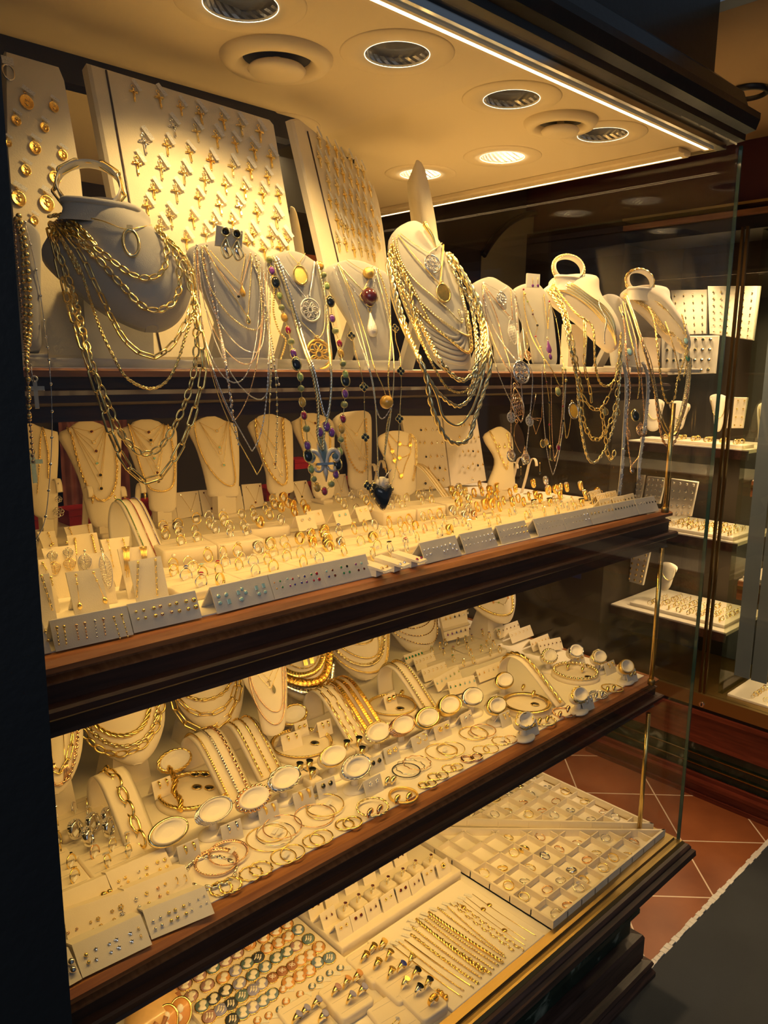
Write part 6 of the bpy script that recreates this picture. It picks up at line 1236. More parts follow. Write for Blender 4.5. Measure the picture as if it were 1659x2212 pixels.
# drop earring cards at the left
KC=[('cream card with gold earrings at the very back left',(0,120,160,110,190,260,60,275),(60,400),'suede',(((100,130),(140,240),'nugget','gold'),)),
      ('cream card with flower drops behind the second row',(240,80,490,45,520,200,300,230),(300,330),'suede',(((290,85),(320,160),'beads','gold'),((455,60),(470,140),'beads','gold'))),
      ('cream card with twisted bar drops',(265,155,535,125,600,440,330,480),(330,500),'suede',(((338,180),(350,330),'twist','gold'),((490,150),(525,310),'twist','gold'))),
      ('cream card with beaded drops',(565,190,830,160,790,612,710,614),(710,614),'suede',(((632,195),(685,440),'beads','gold'),((770,185),(790,262),'beads','gold'))),
      ('cream card with double leaf drops',(38,270,335,235,380,500,300,700,192,720),(192,720),'suede',(((120,245),(165,500),'leaf','gold'),((265,215),(300,465),'leaf','gold'))),
      ('cream card with gold tassel earrings',(722,275,1000,240,1040,500,900,715,822,728),(822,728),'suede',(((795,265),(805,530),'tassel','gold'),((950,262),(960,440),'tassel','gold'))),
      ('grey cream card with long silver leaf drops',(350,330,645,295,722,755,600,775,450,770),(640,772),'suede',(((425,290),(430,470),'longleaf','silver'),((575,275),(650,630),'longleaf','silver'))),
      ('narrow cream card at the left edge with bead drops',(10,370,108,360,210,820,182,855,60,870),(60,870),'suede',(((50,400),(85,460),'beads','gold'),)),
      ('front grey card with nugget drop earrings',(256,485,560,445,662,842,350,905),(350,915),G,(((348,508),(385,815),'nugget','gold'),((505,485),(618,760),'nugget','gold'))),
      ('front grey card with long clip link drops',(820,385,1108,335,1190,725,905,790),(905,800),G,(((903,392),(892,705),'clip','gold'),((1058,370),(1075,690),'clip','gold'))),
      ('grey card at the black wall with a chunky link drop',(0,505,108,490,187,935,40,1000),(40,1010),G,(((40,515),(135,820),'clip','gold'),((125,530),(140,600),'beads','gold')))]
for lb,q,bt,mt,ee in KC:
    pl=leancard(lb,k('E4',*q),k1('E4',*bt),Z2,mt=mt,N=(-.1,-.96,.24))
    for i,(a,b,kd,m2) in enumerate(ee):dropear(pl,k1('E4',*a),k1('E4',*b),kd,m2,'%s %s drop earring on the %s'%(('left','right')[i],dict(nugget='nugget',beads='beaded',twist='twisted',leaf='double leaf',tassel='tassel',longleaf='long leaf',clip='clip link')[kd],lb.split(' with')[0]+(' behind' if 'behind' in lb else '')))
# ================================================================== lowest shelf
def bib(label,crop,pts,y,stand=True,N=(-.22,-.80,.55)):
    P0=ony(*k1(crop,*pts[0]),y*S); s_=Slab(k(crop,*[c for p in pts[1:] for c in p]),P0,N,.010,.022,4,26,14); t=thing('necklace_bib',label,'display bust',(0,0,0)); s_.t=t; s_.build('bib','suede',t)
    c=s_.P+s_.W*(s_.b0+(s_.b1-s_.b0)*.5)-s_.N*.012; c.z=max(c.z,Z3+.03)
    MB().loft([[V((c.x-.035,c.y-.01,Z3)),V((c.x+.035,c.y-.01,Z3)),V((c.x+.035,c.y+.06,Z3)),V((c.x-.035,c.y+.06,Z3))],[V((c.x-.022,c.y,c.z)),V((c.x+.022,c.y,c.z)),V((c.x+.022,c.y+.02,c.z+.01)),V((c.x-.022,c.y+.02,c.z+.01))]],smooth=False).build('support','suede',t)
    return s_
def ucs(sl,crop,L,tail):
    for i,(a,b,c_,st,r,mt,*w_) in enumerate(L):
        necklace(sl,U3(crop,a,b,c_),st,r*1.5,mt,'%s %s necklace%s, %s on %s'%(MTW.get(mt,mt),STW[st],(' '+w_[0]) if w_ else '',od(i,len(L),'from inside'),tail),off=.0035,group='necklaces on '+tail)
i0=bib('curved cream bib cut off by the black wall, with tassel chains','F1',((40,610),(-60,150),(60,110),(150,140),(188,250),(180,400),(125,540),(40,612),(-60,560)),1.38)
ucs(i0,'F1',(((-50,200),(60,500),(140,150),'clip',.0009,'gold'),((-60,250),(70,560),(165,180),'cable',.0010,'gold_rose')),'the leftmost bib')
for i,x in enumerate((35,100)):P0=[i0.pt(*k1('F1',a,b),.004) for a,b in ((x-20+i*5,250),(x-5,420),(x,450))]; t=thing('necklace','%s tassel chain with beads on the leftmost bib'%('left','right')[i],'necklace',P0[0]); MB().tube([p-P0[0] for p in P0],.0006,4).build('chain','gold',t); m_=MB(); [m_.tube([P0[2]-P0[0]+V((q*.0012,0,0)),P0[2]-P0[0]+V((q*.0026,-.003,-.026))],.0007,4) for q in (-2,-1,0,1,2)]; m_.build('tassel','gold_rose',t)
i1=bib('large curved cream bib with four heavy gold chains at left','F1',((450,455),(150,60),(300,-40),(500,-60),(590,20),(612,180),(600,280),(560,380),(500,445),(440,458),(360,430),(280,380),(210,300),(165,210)),1.42)
ucs(i1,'F1',(((200,130),(350,205),(505,45),'rope',.0026,'gold'),((190,140),(420,305),(535,50),'rope',.0030,'gold'),((175,150),(430,360),(575,60),'cable',.0015,'gold_pale'),((155,160),(400,402),(600,80),'oval',.0012,'gold')),'the large left bib')
for i,(x,y0,y1) in enumerate(((290,70,165),(385,40,135),(435,30,140))):P0=[i1.pt(*k1('F1',a,b),.004) for a,b in ((x-5,y0),(x+4,y1))]; c=P0[0]; t=thing('bracelet','short gold chain end hanging inside the large left bib, %s'%od(i,3),'bracelet',c); chain([p-c for p in P0],i1.N,'rope',.0020).build('chain','gold',t)
i2=bib('curved cream bib with long clip link chains, second from left','F2',((130,473),(-80,60),(0,-20),(250,20),(300,160),(300,300),(270,420),(220,462),(140,475),(60,440),(-20,360),(-80,230)),1.46)
ucs(i2,'F2',(((-20,215),(100,238),(185,190),'cable',.0009,'gold'),((-40,220),(115,312),(240,170),'cable',.0013,'gold'),((-50,250),(130,388),(265,180),'clip',.0010,'gold'),((-70,280),(130,465),(285,160),'clip',.0013,'gold')),'the clip link bib')
i3=bust('small cream bust with a thin cross and a bar pendant among the bibs',k('F2',290,170,318,145,345,108,400,88,462,95,500,125,524,160,527,300,522,400,500,480,410,490,372,340,310,230),1.38,(-.25,-.88,.38),.010,.008,'suede',None,stand=False)
c=i3.P+i3.W*i3.b0; MB().rpad(.055,.045,.012,.003,.002).build('foot','suede',i3.t,(onz(*k1('F2',455,520),Z3).x,onz(*k1('F2',455,520),Z3).y,Z3)); sp=onz(*k1('F2',455,500),Z3)
for st,r,mt,L,B,R,kd,w_,pp in (('wire',.0004,'gold',(345,130),(430,205),(470,110),'V','thin chain with a tiny cross',[('cross',432,222,.012,'gold')]),('wire',.0004,'gold',(335,135),(440,260),(490,120),'V','thin chain with a flat pin bar',[('plate',456,260,.010,'gold')]),('rope',.0011,'gold_rose',(330,140),(470,375),(500,120),'U','rose rope, shorter',[]),('rope',.0014,'gold_rose',(325,145),(465,440),(515,140),'U','rose rope, longer',[])):
    necklace(i3,U3('F2',L,B,R,kd),st,r,mt,w_+', on the bust among the bibs',[(a,*k1('F2',b,c_),d_,e) for a,b,c_,d_,e in pp],off=.002)
i4=bib('curved cream bib with wide woven collars in the middle','F2',((650,325),(400,20),(520,-60),(690,-70),(745,30),(762,150),(748,250),(700,312),(640,326),(560,300),(470,210),(410,100)),1.50)
ucs(i4,'F2',(((480,45),(620,150),(690,20),'fine',.0006,'gold'),((450,60),(620,185),(715,10),'mesh',.0042,'gold'),((430,70),(640,228),(740,50),'mesh',.0062,'gold_deep'),((415,80),(650,278),(755,120),'mesh',.0046,'silver')),'the woven collar bib')
for i,(x,y) in enumerate(((620,45),(618,120),(650,110))):p=i4.pt(*k1('F2',x,y),.004); t=thing('pendant','%s gold pendant inside the woven collar bib'%('upper','lower left','lower right')[i],'pendant',p); MB().obox((0,0,0),i4.U*.0045,i4.W*.007,i4.N*.001).build('plate','gold',t); MB().tube([i4.W*.007,i4.W*.03+i4.U*(-.01)],.0004,4).build('chain','gold',t)
i5=bib('curved cream bib with bold curb chains, fifth along','F3',((230,445),(-30,130),(100,60),(280,40),(332,140),(340,280),(305,390),(245,445),(180,440),(100,380),(30,290),(-20,210)),1.52)
ucs(i5,'F3',(((60,195),(215,262),(250,150),'curb',.0011,'gold'),((45,200),(245,335),(275,140),'rope',.0013,'gold'),((30,205),(225,372),(305,160),'curb',.0026,'gold_pale'),((10,220),(240,412),(330,200),'curb',.0014,'gold')),'the bold curb bib')
i6=bib('curved cream bib with dark stone studded chains, sixth along','F3',((500,305),(290,50),(420,0),(540,-10),(580,60),(587,190),(555,285),(500,306),(430,290),(360,215),(310,140)),1.60)
for i,(a,b,c_) in enumerate((((390,100),(470,125),(520,60)),((360,105),(470,155),(545,60)),((345,115),(480,182),(560,70)),((330,125),(500,222),(572,90)),((322,135),(520,265),(582,130)))):
    P=[i6.pt(*p,.003) for p in U3('F3',a,b,c_)]; t=thing('necklace','gold chain with dark red stones, %s on the stone studded bib'%od(i,5,'from inside'),'necklace',P[0]); MB().tube([p-P[0] for p in resample(P,.004)],.0011,5).build('chain','gold',t); g=MB(); [g.gem(p-P[0]+i6.N*.0008,.0016,i6.N,6) for p in resample(P,.008)]; g.build('stones','garnet',t)
i7=bib('small curved cream bib with a gold rope, farthest right','B1',((230,970),(10,760),(100,680),(240,680),(285,790),(288,880),(265,955),(222,972),(140,940),(50,860)),1.48)
ucs(i7,'B1',(((40,800),(225,930),(268,790),'rope',.0022,'gold'),),'the farthest right bib'); stonechain(i7,k('B1',100,770,130,830,165,855,195,860,225,870,245,830),'thin chain with small coloured charms on the farthest bib',[('ball','peridot',.005),('ball','pearl',.006),('drop','coral',.010)],hang=None)
# tiered earring board
tb=board('tiered cream board with rows of coloured drop earrings',k('F3',570,0,722,-40,748,225,625,255),onz(*k1('F3',640,290),Z3),(-.25,-.90,.3),.01,mt='suede')
for j,y in enumerate((50,115,195)):
    a,b=onp(*k1('F3',590+j*10,y+12),tb.P,tb.N),onp(*k1('F3',728+j*8,y-25),tb.P,tb.N); MB().loft([[a-tb.c,a+tb.N*.010-tb.c+tb.W*.004,a-tb.c+tb.W*.010],[b-tb.c,b+tb.N*.010-tb.c+tb.W*.004,b-tb.c+tb.W*.010]],smooth=False).build('ledge','suede',tb.t)
    for i in range(6):p=a.lerp(b,(i+.5)/6)+tb.N*.011+tb.W*-.003; st=(('peridot','amethyst','sapphire'),('citrine','onyx','diamond'),('amethyst','sapphire','garnet'))[j][i // 2]; place(sk('hoopdisc',.0042,'gold',st),'drop_earring','%s drop earring, %s row, %s on the tiered board'%(SW[st],ORD[j],od(i,6)),'earring',p,rot=quat(tb.U,tb.W,tb.N),group='drops on the tiered board')
A_=arch
A_('cream arched ramp with one chunky link bracelet at left',(346,1826),Z3,.050,.145,.082,'suede',lanes=(('oval',.0024,'gold','very chunky gold link bracelet draped over the left ramp'),))
A_('cream arched ramp with three box chain bracelets',(552,1716),Z3,.058,.15,.078,'suede',lanes=(('curb',.0020,'gold','gold box chain bracelet, left on the second ramp'),('curb',.0022,'silver','two-tone box chain bracelet, middle of the second ramp'),('cable',.0016,'gold_rose','rose gold link bracelet, right on the second ramp')))
A_('cream arched ramp with three gold rope bracelets',(615,1668),Z3,.056,.13,.070,'suede',lanes=tuple(('rope2',.0022,'gold','gold rope bracelet, %s on the third ramp'%q) for q in ('left','middle','right')))
A_('cream arched ramp with three clip link bracelets',(798,1594),Z3,.052,.145,.074,'suede',lanes=tuple(('clip',.0010,'gold','gold clip link bracelet, %s on the fourth ramp'%q) for q in ('left','middle','right')))
A_('cream arched ramp with three woven gold bracelets',(834,1580),Z3,.055,.15,.074,'suede',lanes=tuple(('mesh',.0052,'gold_deep','woven yellow gold bracelet, %s on the fifth ramp'%q) for q in ('left','middle','right')))
A_('cream arched ramp with a wide triple chain bracelet',(950,1534),Z3,.048,.145,.076,'suede',lanes=(('curb',.0026,'gold_pale','wide gold chain bracelet, left strand on the sixth ramp'),('curb',.0026,'gold','wide gold chain bracelet, right strand on the sixth ramp')))
A_('cream arched ramp with one twisted rope bracelet at right',(1222,1522),Z3,.034,.16,.080,'suede',lanes=(('rope2',.0040,'gold','thick twisted rope bracelet over the right ramp'),))
def ringchain(c,R_,st,r,tilt=None,n=60,X=V((1,0,0)),Y=V((0,1,0)),ell=1.0):return [c+X*math.cos(i*2*PI/n)*R_+Y*math.sin(i*2*PI/n)*R_*ell for i in range(n+1)]
def disc(px,R_,st,r,mt,nm,z0=Z3):
    p=onz(*px,z0+.008); p.z=z0; t=thing('necklace_disc','round cream disc stand under the '+nm,'necklace stand',p); MB().lathe([(R_*1.12,0),(R_*1.12,.006),(R_*1.05,.009),(R_*.3,.010)],36).build('disc','suede',t)
    t=thing('necklace',nm,'necklace',p); chain(ringchain(V((0,0,.010+r)),R_,st,r),V((0,0,1)),st,r).build('chain',mt,t)
disc((419,1712),.056,'rope',.0034,'gold','thick byzantine chain laid in a circle at left'); P=[onz(*p,Z3+.013+q) for p,q in zip(k('F1',630,470,665,530,655,590,690,640,688,690),(.024,.018,.012,.006,.002))]; t=thing('bracelet','braided yellow gold ribbon bracelet lying across the byzantine circle','bracelet',P[0]); chain([p-P[0] for p in smooth(P,6)],V((0,-.5,.8)),'rope',.0052).build('chain','gold_deep',t)
disc((652,1609),.056,'curb',.0026,'gold','bold curb chain laid in a circle below the cross bust'); disc((847,1526),.050,'curb',.0022,'gold','curb chain with knot clasp laid in a circle, centre'); disc((1137,1524),.048,'flat',.0050,'gold','flat omega chain laid in a circle near the open bangles'); disc((1243,1454),.050,'bead',.0042,'gold_pale','pale gold bead necklace laid in a circle at right')
def bangle(px,st,r,mt,nm,R_=.030,rz=.10,tilt=.80,z0=Z3,bd=True):
    """oval drum leaning on a round foot, with a bracelet round it"""
    c=onz(*px,z0+.036); c.z=z0; t=thing('bangle_stand','oval cream stand holding the '+nm,'bracelet stand',c,rz)
    MB().lathe([(R_*.95,0),(R_*.97,.003),(R_*.7,.006),(R_*.3,.007)],26,sy=.72,c=(0,-.004,0)).build('foot','suede_light',t)
    MB().lathe([(.008,.005),(.006,.02),(.009,R_*.4+.02)],12).build('stem','suede_light',t)
    X=V((1,0,0)); Y=V((0,math.cos(tilt),math.sin(tilt))); Nn=X.cross(Y); cc=V((0,0,R_*.56*math.sin(tilt)+.024))
    rg=lambda s_,o:[cc+(X*math.cos(i*2*PI/28)+Y*math.sin(i*2*PI/28)*.56)*R_*s_+Nn*o for i in range(28)]
    MB().loft([rg(.92,-.010),rg(.98,-.009),rg(.98,.009),rg(.92,.010),rg(.80,.006),rg(.4,.003)],smooth=True).build('drum','suede_light',t)
    t=thing('bangle',nm,'bangle',c,rz); Q=[cc+(X*math.cos(i*2*PI/60)+Y*math.sin(i*2*PI/60)*.56)*(R_*.99+r*.8)+Nn*.004 for i in range(61)]; r *= 1.25
    if st=='rows':
        for o,q in ((-.006,0),(0,1),(.006,2)):
            MB().tube([p+Nn*o for p in Q[:-1]],.0015,6,closed=True).build('band',mt,t); g=MB(); [g.gem(p+Nn*o+(p-cc).normalized()*.0012,.0011,(p-cc),5) for p in resample(Q,.0036)]; g.build('stones','garnet' if 'dark' in nm else 'diamond',t)
    elif st=='solid':MB().tube(Q[:-1],r,8,closed=True,ell=(1.6,.5),up=Nn).build('band',mt,t)
    else:chain(Q,Nn,st,r).build('chain',mt,t)
for px,st,r,mt,nm in ((k1('F5',600,235),'snake',.0024,'gold_pale','snake bangle with green oval at the foot of the left ramp'),(k1('F1',655,440),'rope',.0030,'gold','byzantine bangle behind the left chain disc'),(k1('F6',142,268),'rows',.0015,'silver','triple row clear stone bangle'),(k1('F6',345,205),'bead',.0030,'gold_rose','bead bangle of rose and gold balls'),(k1('F6',505,105),'rope2',.0032,'silver','crossed two-tone cable bangle'),(k1('F2',550,395),'curb',.0028,'gold','curb bangle behind the bold curb circle'),(k1('F7',88,225),'wire',.0016,'gold','slim bangle with a safety pin bar'),(k1('F7',205,285),'curb',.0026,'silver','clear stone cluster bangle'),
        (k1('F7',318,105),'curb',.0024,'gold_pale','leafy pale gold bangle'),(k1('F3',395,688),'rows',.0015,'gold_rose','dark red stone row bangle'),(k1('F3',525,648),'snake',.0034,'gold','woven gold mesh bangle beside the dark red one'),(k1('F3',635,585),'solid',.0045,'gold','glossy segmented gold bangle near the sixth ramp'),(k1('F3',758,540),'snake',.0026,'silver','silver cable bangle with square ends'),(k1('F4',112,310),'snake',.0030,'gold','ribbed open bangle left of the flat omega circle'),
        (k1('F4',72,440),'snake',.0032,'gold','cable bangle with ball ends'),(k1('F4',218,515),'oval',.0012,'gold','linked wire bangle nearest the shelf front'),(k1('F4',498,385),'cable',.0016,'gold','pierced link bangle at the foot of the right ramp'),(k1('F4',345,185),'bead',.0032,'gold_pale','pale bead bangle behind the bead circle'),(k1('F4',478,160),'solid',.0028,'silver','silver crossover bangle at the back right'),(k1('F4',600,190),'rope2',.0032,'gold_pale','braided open bangle standing at the back right'),(k1('F4',738,240),'solid',.0026,'gold_matte','matte gold bangle beside the brass post')):
    bangle(px,st,r,mt,nm,R_=.026 if px[0]>1050 else .029)
def flat(px,R_,r,mt,st,nm,cat='bangle',n_='bangle',z=0,g=None,ell=1,tg=False,z0=Z3,tilt=0):
    c=onz(*px,z0); t=thing(n_,nm,cat,c+V((0,0,z)),0,g); X=V((1,0,tilt)); mb=MB()
    if st=='plain':mb.torus((0,0,r),R_,r,X,V((0,1,0)),36,7,Ry=R_*ell)
    elif st=='wavy':mb.tube([V((math.cos(i*PI/30)*R_*(1+.05*math.cos(i*PI/30*11)),math.sin(i*PI/30)*R_*(1+.05*math.cos(i*PI/30*11)),r)) for i in range(60)],r,6,closed=True)
    else:mb=chain(ringchain(V((0,0,r)),R_,st,r,X=X,ell=ell),V((0,0,1)),st,r)
    mb.build('ring_body' if cat != 'earring' else 'hoop',mt,t)
    if tg:MB().card(V((R_*.2,-R_*.1,.003+r)),V((.006,.0025,.001)),V((-.0012,.003,0)),V((0,0,1)),.0003).build('price_tag','tag_print',t)
HP=[('F6',185,672,.0148,.0021,'gold','rope2','twisted rope'),('F6',235,660,.0148,.0021,'gold','rope2','twisted rope'),('F6',338,592,.016,.0014,'gold','wavy','wavy'),('F6',390,572,.016,.0014,'gold','wavy','wavy'),('F6',505,505,.0185,.0012,'gold','plain','thin round'),('F6',552,490,.018,.0012,'gold','plain','thin round'),('F6',660,424,.0165,.0013,'gold','plain','polished'),('F6',700,410,.0175,.0013,'gold','plain','polished'),
      ('F6',820,342,.0145,.0018,'gold','plain','thick'),('F6',860,336,.0145,.0018,'gold','plain','thick'),('F7',562,377,.0095,.0020,'gold','plain','small chunky'),('F7',596,375,.0095,.0020,'gold_pale','plain','small chunky'),('F7',615,332,.0115,.0016,'gold','plain','crossed'),('F7',655,330,.0105,.0016,'gold_pale','plain','crossed'),('F7',690,288,.0125,.0012,'gold','wavy','bent'),('F7',730,285,.0105,.0014,'gold','plain','bent'),('F7',785,242,.0115,.0024,'gold_rose','plain','rose gold puffed'),('F7',830,236,.0105,.0024,'gold_rose','plain','rose gold puffed'),
      ('F7',855,192,.0155,.0010,'gold','wavy','wavy wire'),('F7',905,190,.0145,.0010,'gold','plain','wavy wire'),('F4',100,622,.017,.0011,'gold','wavy','curved wire'),('F4',148,618,.0135,.0011,'gold_rose','plain','curved wire')]
for i,(cr,x,y,R_,r,mt,st,w_) in enumerate(HP):flat(k1(cr,x,y),R_,r,mt,st,'%s hoop earring of the %s pair from left along the front edge, %s one'%(w_,ORD[i // 2],('left','right')[i%2]),'earring','hoop_earring',.0015*(i%2),'hoop pairs along the front edge',tilt=.10*(i%2),tg=i in (4,20))
BG=[('F6',130,585,.036,.0019,'silver','fine','silver mesh bangle under the rose ones'),('F6',160,540,.030,.0020,'gold_rose','curb','rose mesh bangle in the middle of the left pile'),('F6',222,498,.028,.0016,'gold_rose','curb','rose stone bangle on top of the left pile'),('F6',430,410,.034,.0010,'gold','plain','thin gold bangle of the second pile, lowest'),('F6',465,392,.030,.0010,'silver','plain','thin silver bangle of the second pile'),('F6',500,360,.030,.0010,'gold_rose','plain','thin rose bangle of the second pile, topmost'),('F6',445,382,.024,.0010,'gold','plain','small gold bangle of the second pile'),
      ('F6',665,298,.032,.0010,'gold_rose','plain','thin rose bangle of the third pile'),('F6',718,250,.031,.0012,'gold','plain','gold bangle on top of the third pile'),('F6',700,272,.024,.0010,'gold_pale','plain','small pale bangle of the third pile'),('F7',470,303,.025,.0013,'onyx','bead','black beaded bangle of the fourth pile'),('F7',525,268,.025,.0010,'gold_rose','wavy','rose twisted bangle of the fourth pile'),('F7',490,280,.026,.0010,'silver','wavy','silver twisted bangle of the fourth pile'),('F7',650,205,.030,.0011,'gold','plain','wide thin bangle of the fifth pile'),('F7',700,198,.026,.0011,'gold_pale','plain','pale bangle of the fifth pile'),('F7',680,190,.020,.0010,'gold','plain','small bangle of the fifth pile'),
      ('F7',815,112,.028,.0012,'gold','plain','gold bangle of the sixth pile'),('F7',865,102,.025,.0012,'gold_rose','plain','rose bangle of the sixth pile'),('F7',840,108,.020,.0010,'gold_pale','plain','small bangle of the sixth pile'),('F7',455,437,.0235,.0026,'gold_matte','plain','thick matte gold bangle at the shelf front with hoops inside'),('F7',298,502,.0255,.0024,'gold_pale','rope2','twisted bangle with rose hoops inside'),('F4',425,480,.0235,.0024,'gold_rose','rope2','rose twisted bangle near the right card'),('F4',322,525,.0235,.0024,'gold_pale','rope2','pale twisted bangle near the knot card'),('F4',600,398,.019,.0022,'silver','curb','silver link bangle near the corner'),('F4',672,352,.0235,.0018,'gold','plain','oval gold bangle near the shelf corner')]
for i,(cr,x,y,R_,r,mt,st,w_) in enumerate(BG):flat(k1(cr,x,y),R_,r,mt,st,w_,z=.002*(i%3),tilt=.05*(i%3-1),tg=i in (2,4,6,8,13))
for i,(cr,x,y,mt) in enumerate((('F7',425,438,'gold'),('F7',485,425,'gold'),('F7',285,508,'gold_rose'),('F7',335,490,'gold_rose'),('F7',375,345,'gold_pale'),('F7',405,340,'gold_pale'),('F4',405,480,'gold_rose'),('F4',445,475,'gold_rose'),('F4',300,515,'gold'),('F4',340,505,'gold'),('F4',590,385,'silver'),('F4',620,375,'silver'),('F4',650,350,'gold'),('F4',682,342,'gold'),('F4',215,362,'gold'),('F4',268,395,'gold'),('F4',445,255,'gold'),('F4',520,268,'gold'),('F1',765,512,'onyx'),('F1',815,512,'onyx'),('F1',775,576,'onyx'),('F1',838,580,'onyx'),('F2',668,540,'onyx'),('F3',392,600,'onyx'),('F3',400,535,'gold'),('F4',275,435,'onyx'),('F4',550,295,'onyx'))):
    p=onz(*k1(cr,x,y),Z3+.010); on=mt=='onyx'; p.z=Z3+(.010 if cr in ('F1','F2','F3') or (cr=='F4' and x in (215,268,275,445,520,550)) else .0)
    t=thing('button_earring' if on else 'huggie_earring','%s %s lying on the lowest shelf, %s in the scatter'%('black oval' if on else MW[mt],'button earring' if on else 'puffed hoop',od(i,27)),'earring',p,.4,'loose puffed earrings')
    if on:MB().lathe([(.006,.001),(.006,.003),(.001,.004)],16,sy=1.3).build('stone','onyx',t); MB().torus((0,0,.002),.0066,.0012,n=18,Ry=.0085).build('rim','gold',t)
    else:MB().tube([V((math.cos(a)*.008,0,.006+math.sin(a)*.0055)) for a in [-.6+q*.28 for q in range(16)]],[.0012+.0030*math.sin(PI*q/15) for q in range(16)],8).build('hoop',mt,t)
# studs cards at the left front, lying almost flat
FC=[('front grey card of silver balls and stars','F8',(175,515),(622,298),'suede_front',.034,[(195,368,'ball',2.6,'gold',0),(212,415,'ball',2.4,'gold',0),(258,328,'star',2.8,'silver',0),(262,395,'star',2.8,'silver',0),(345,295,'star',2.6,'silver',0),(357,347,'star',2.6,'silver',0),(390,268,'star',3.2,'silver',0),(408,318,'star',3.2,'silver',0),(480,228,'star',3.0,'silver',0),(490,278,'star',3.0,'silver',0),(533,200,'bow',2.8,'gold',0),(548,247,'bow',2.8,'gold',0)]),
      ('front grey card of tiny ball studs','F5',(518,785),(842,650),'suede_front',.032,[(x,y,'ball',s_,'silver' if x<600 or x>700 else 'gold',0) for x,y,s_ in ((525,692,2),(537,730,2),(562,673,2.2),(571,712,2.3),(606,649,2.3),(618,689,2.3),(638,635,2.4),(651,673,2.4),(682,615,2.4),(695,653,2.4),(712,599,1.6),(724,634,1.6),(757,577,1.3),(770,609,1.3),(787,560,1.3),(800,595,1.3))]),
      ('cream card of knots and rosettes','F5',(428,685),(748,548),'suede',.036,[(437,578,'knot',3,'silver',0),(454,620,'knot',3,'silver',0),(491,550,'knot',3,'gold',0),(503,602,'knot',3,'gold',0),(550,522,'knot',2.6,'gold_rose',0),(560,563,'knot',2.6,'gold_rose',0),(588,500,'knot',2.4,'gold',0),(600,543,'knot',2.4,'gold',0),(645,485,'hoop',4.5,'gold',0),(690,472,'hoop',4.5,'gold',0)]),
      ('cream card of love knots','F5',(342,587),(646,445),'suede',.036,[(348,487,'knot',2.4,'gold',0),(361,517,'knot',2.4,'gold',0),(383,467,'knot',2.4,'gold',0),(397,487,'knot',2.4,'gold',0),(450,437,'knot',2.4,'silver',0),(458,472,'knot',2.4,'silver',0),(491,418,'knot',3,'gold',0),(493,455,'knot',3,'gold',0),(547,388,'knot',3,'gold',0),(560,428,'knot',3,'gold',0),(584,376,'knot',3,'gold',0),(596,410,'knot',3,'gold',0)]),
      ('cream card of flower studs','F5',(92,815),(432,695),'suede',.036,[(90,750,'flower',2,'gold_rose','pearl'),(133,730,'flower',2,'gold_rose','diamond'),(205,695,'flower',2,'gold','diamond'),(243,678,'flower',3,'gold','diamond'),(258,715,'flower',3,'gold','diamond'),(218,735,'flower',2,'gold','diamond'),(315,640,'flower',2.6,'gold','diamond'),(325,683,'flower',2.6,'gold','diamond'),(360,618,'flower',4,'gold','diamond'),(368,655,'flower',4,'silver','diamond')]),
      ('cream card of hook earrings at the left','F5',(62,712),(335,592),'suede',.034,[(65,665,'ball',3,'gold',0),(130,625,'ball',2.6,'gold',0),(183,603,'ball',2.6,'gold',0),(270,560,'ball',5,'gold',0),(300,545,'ball',4.4,'gold',0)]),
      ('grey card with two big silver balls by the black wall','F8',(85,568),(172,518),'suede_front',.034,[(98,415,'ball',4.4,'silver',0),(110,465,'ball',4.4,'silver',0)])]
for nm,cr,a,b,mt,h,L in FC:
    pl=aframe(nm,k1(cr,*a),k1(cr,*b),Z3,h*.62,h*1.0,mt); studs(pl,cr,[(x,y,kd,s_,m_,st or None) for x,y,kd,s_,m_,st in L],'the '+nm)
SC=[('F5',(667,415),(776,366),'huggie',6.0,'gold',None,'textured huggies'),('F6',(200,447),(303,402),'huggie',6.5,'silver',None,'silver half hoops'),('F6',(391,348),(491,303),'huggie',6.0,'gold_matte',None,'grooved huggies'),('F6',(571,273),(672,228),'huggie',7.0,'gold_matte',None,'brushed wide hoops'),('F6',(690,212),(783,173),'gem',4.4,'gold','onyx','black round studs'),('F7',(269,443),(356,397),'flower',4.6,'silver','diamond','clear flower studs'),('F7',(286,327),(363,292),'gem',4.4,'gold','onyx','black studs in front of the clear stone bangle'),('F7',(370,268),(443,234),'flower',5.6,'gold','diamond','sparkling balls'),
      ('F7',(512,208),(592,166),'hoop',6.5,'gold',None,'stone set hoops'),('F7',(627,148),(707,112),'knot',6.0,'gold',None,'big knots'),('F7',(765,87),(821,56),'ball',4.0,'silver',None,'silver beans'),('F4',(110,557),(160,532),'huggie',5.0,'gold',None,'cable huggies'),('F4',(233,613),(299,581),'knot',4.6,'gold',None,'crossover knots nearest the edge'),('F4',(530,476),(583,451),'huggie',5.6,'silver',None,'silver curls'),('F4',(645,287),(696,264),'huggie',5.4,'gold',None,'two-tone curls'),('F4',(757,332),(806,310),'ball',4.6,'gold',None,'shiny balls beside the corner'),('F4',(485,245),(537,228),'knot',4.4,'gold',None,'small knots at back'),
      ('F2',(505,582),(606,547),'huggie',5.2,'gold',None,'striped huggies inside the curb circle'),('F2',(692,510),(762,486),'huggie',5.4,'gold',None,'coiled huggies inside the curb circle'),('F2',(575,515),(640,492),'ball',3.6,'gold',None,'ball drops inside the curb circle'),('F3',(322,607),(380,580),'ball',5.6,'gold',None,'shell balls in the centre circle'),('F4',(60,462+0),(60+36,448),'ball',3.2,'silver',None,'pale balls by the cable bangle'),('F1',(560,640),(655,602),'huggie',6,'gold',None,'ribbed shells inside the byzantine circle')]
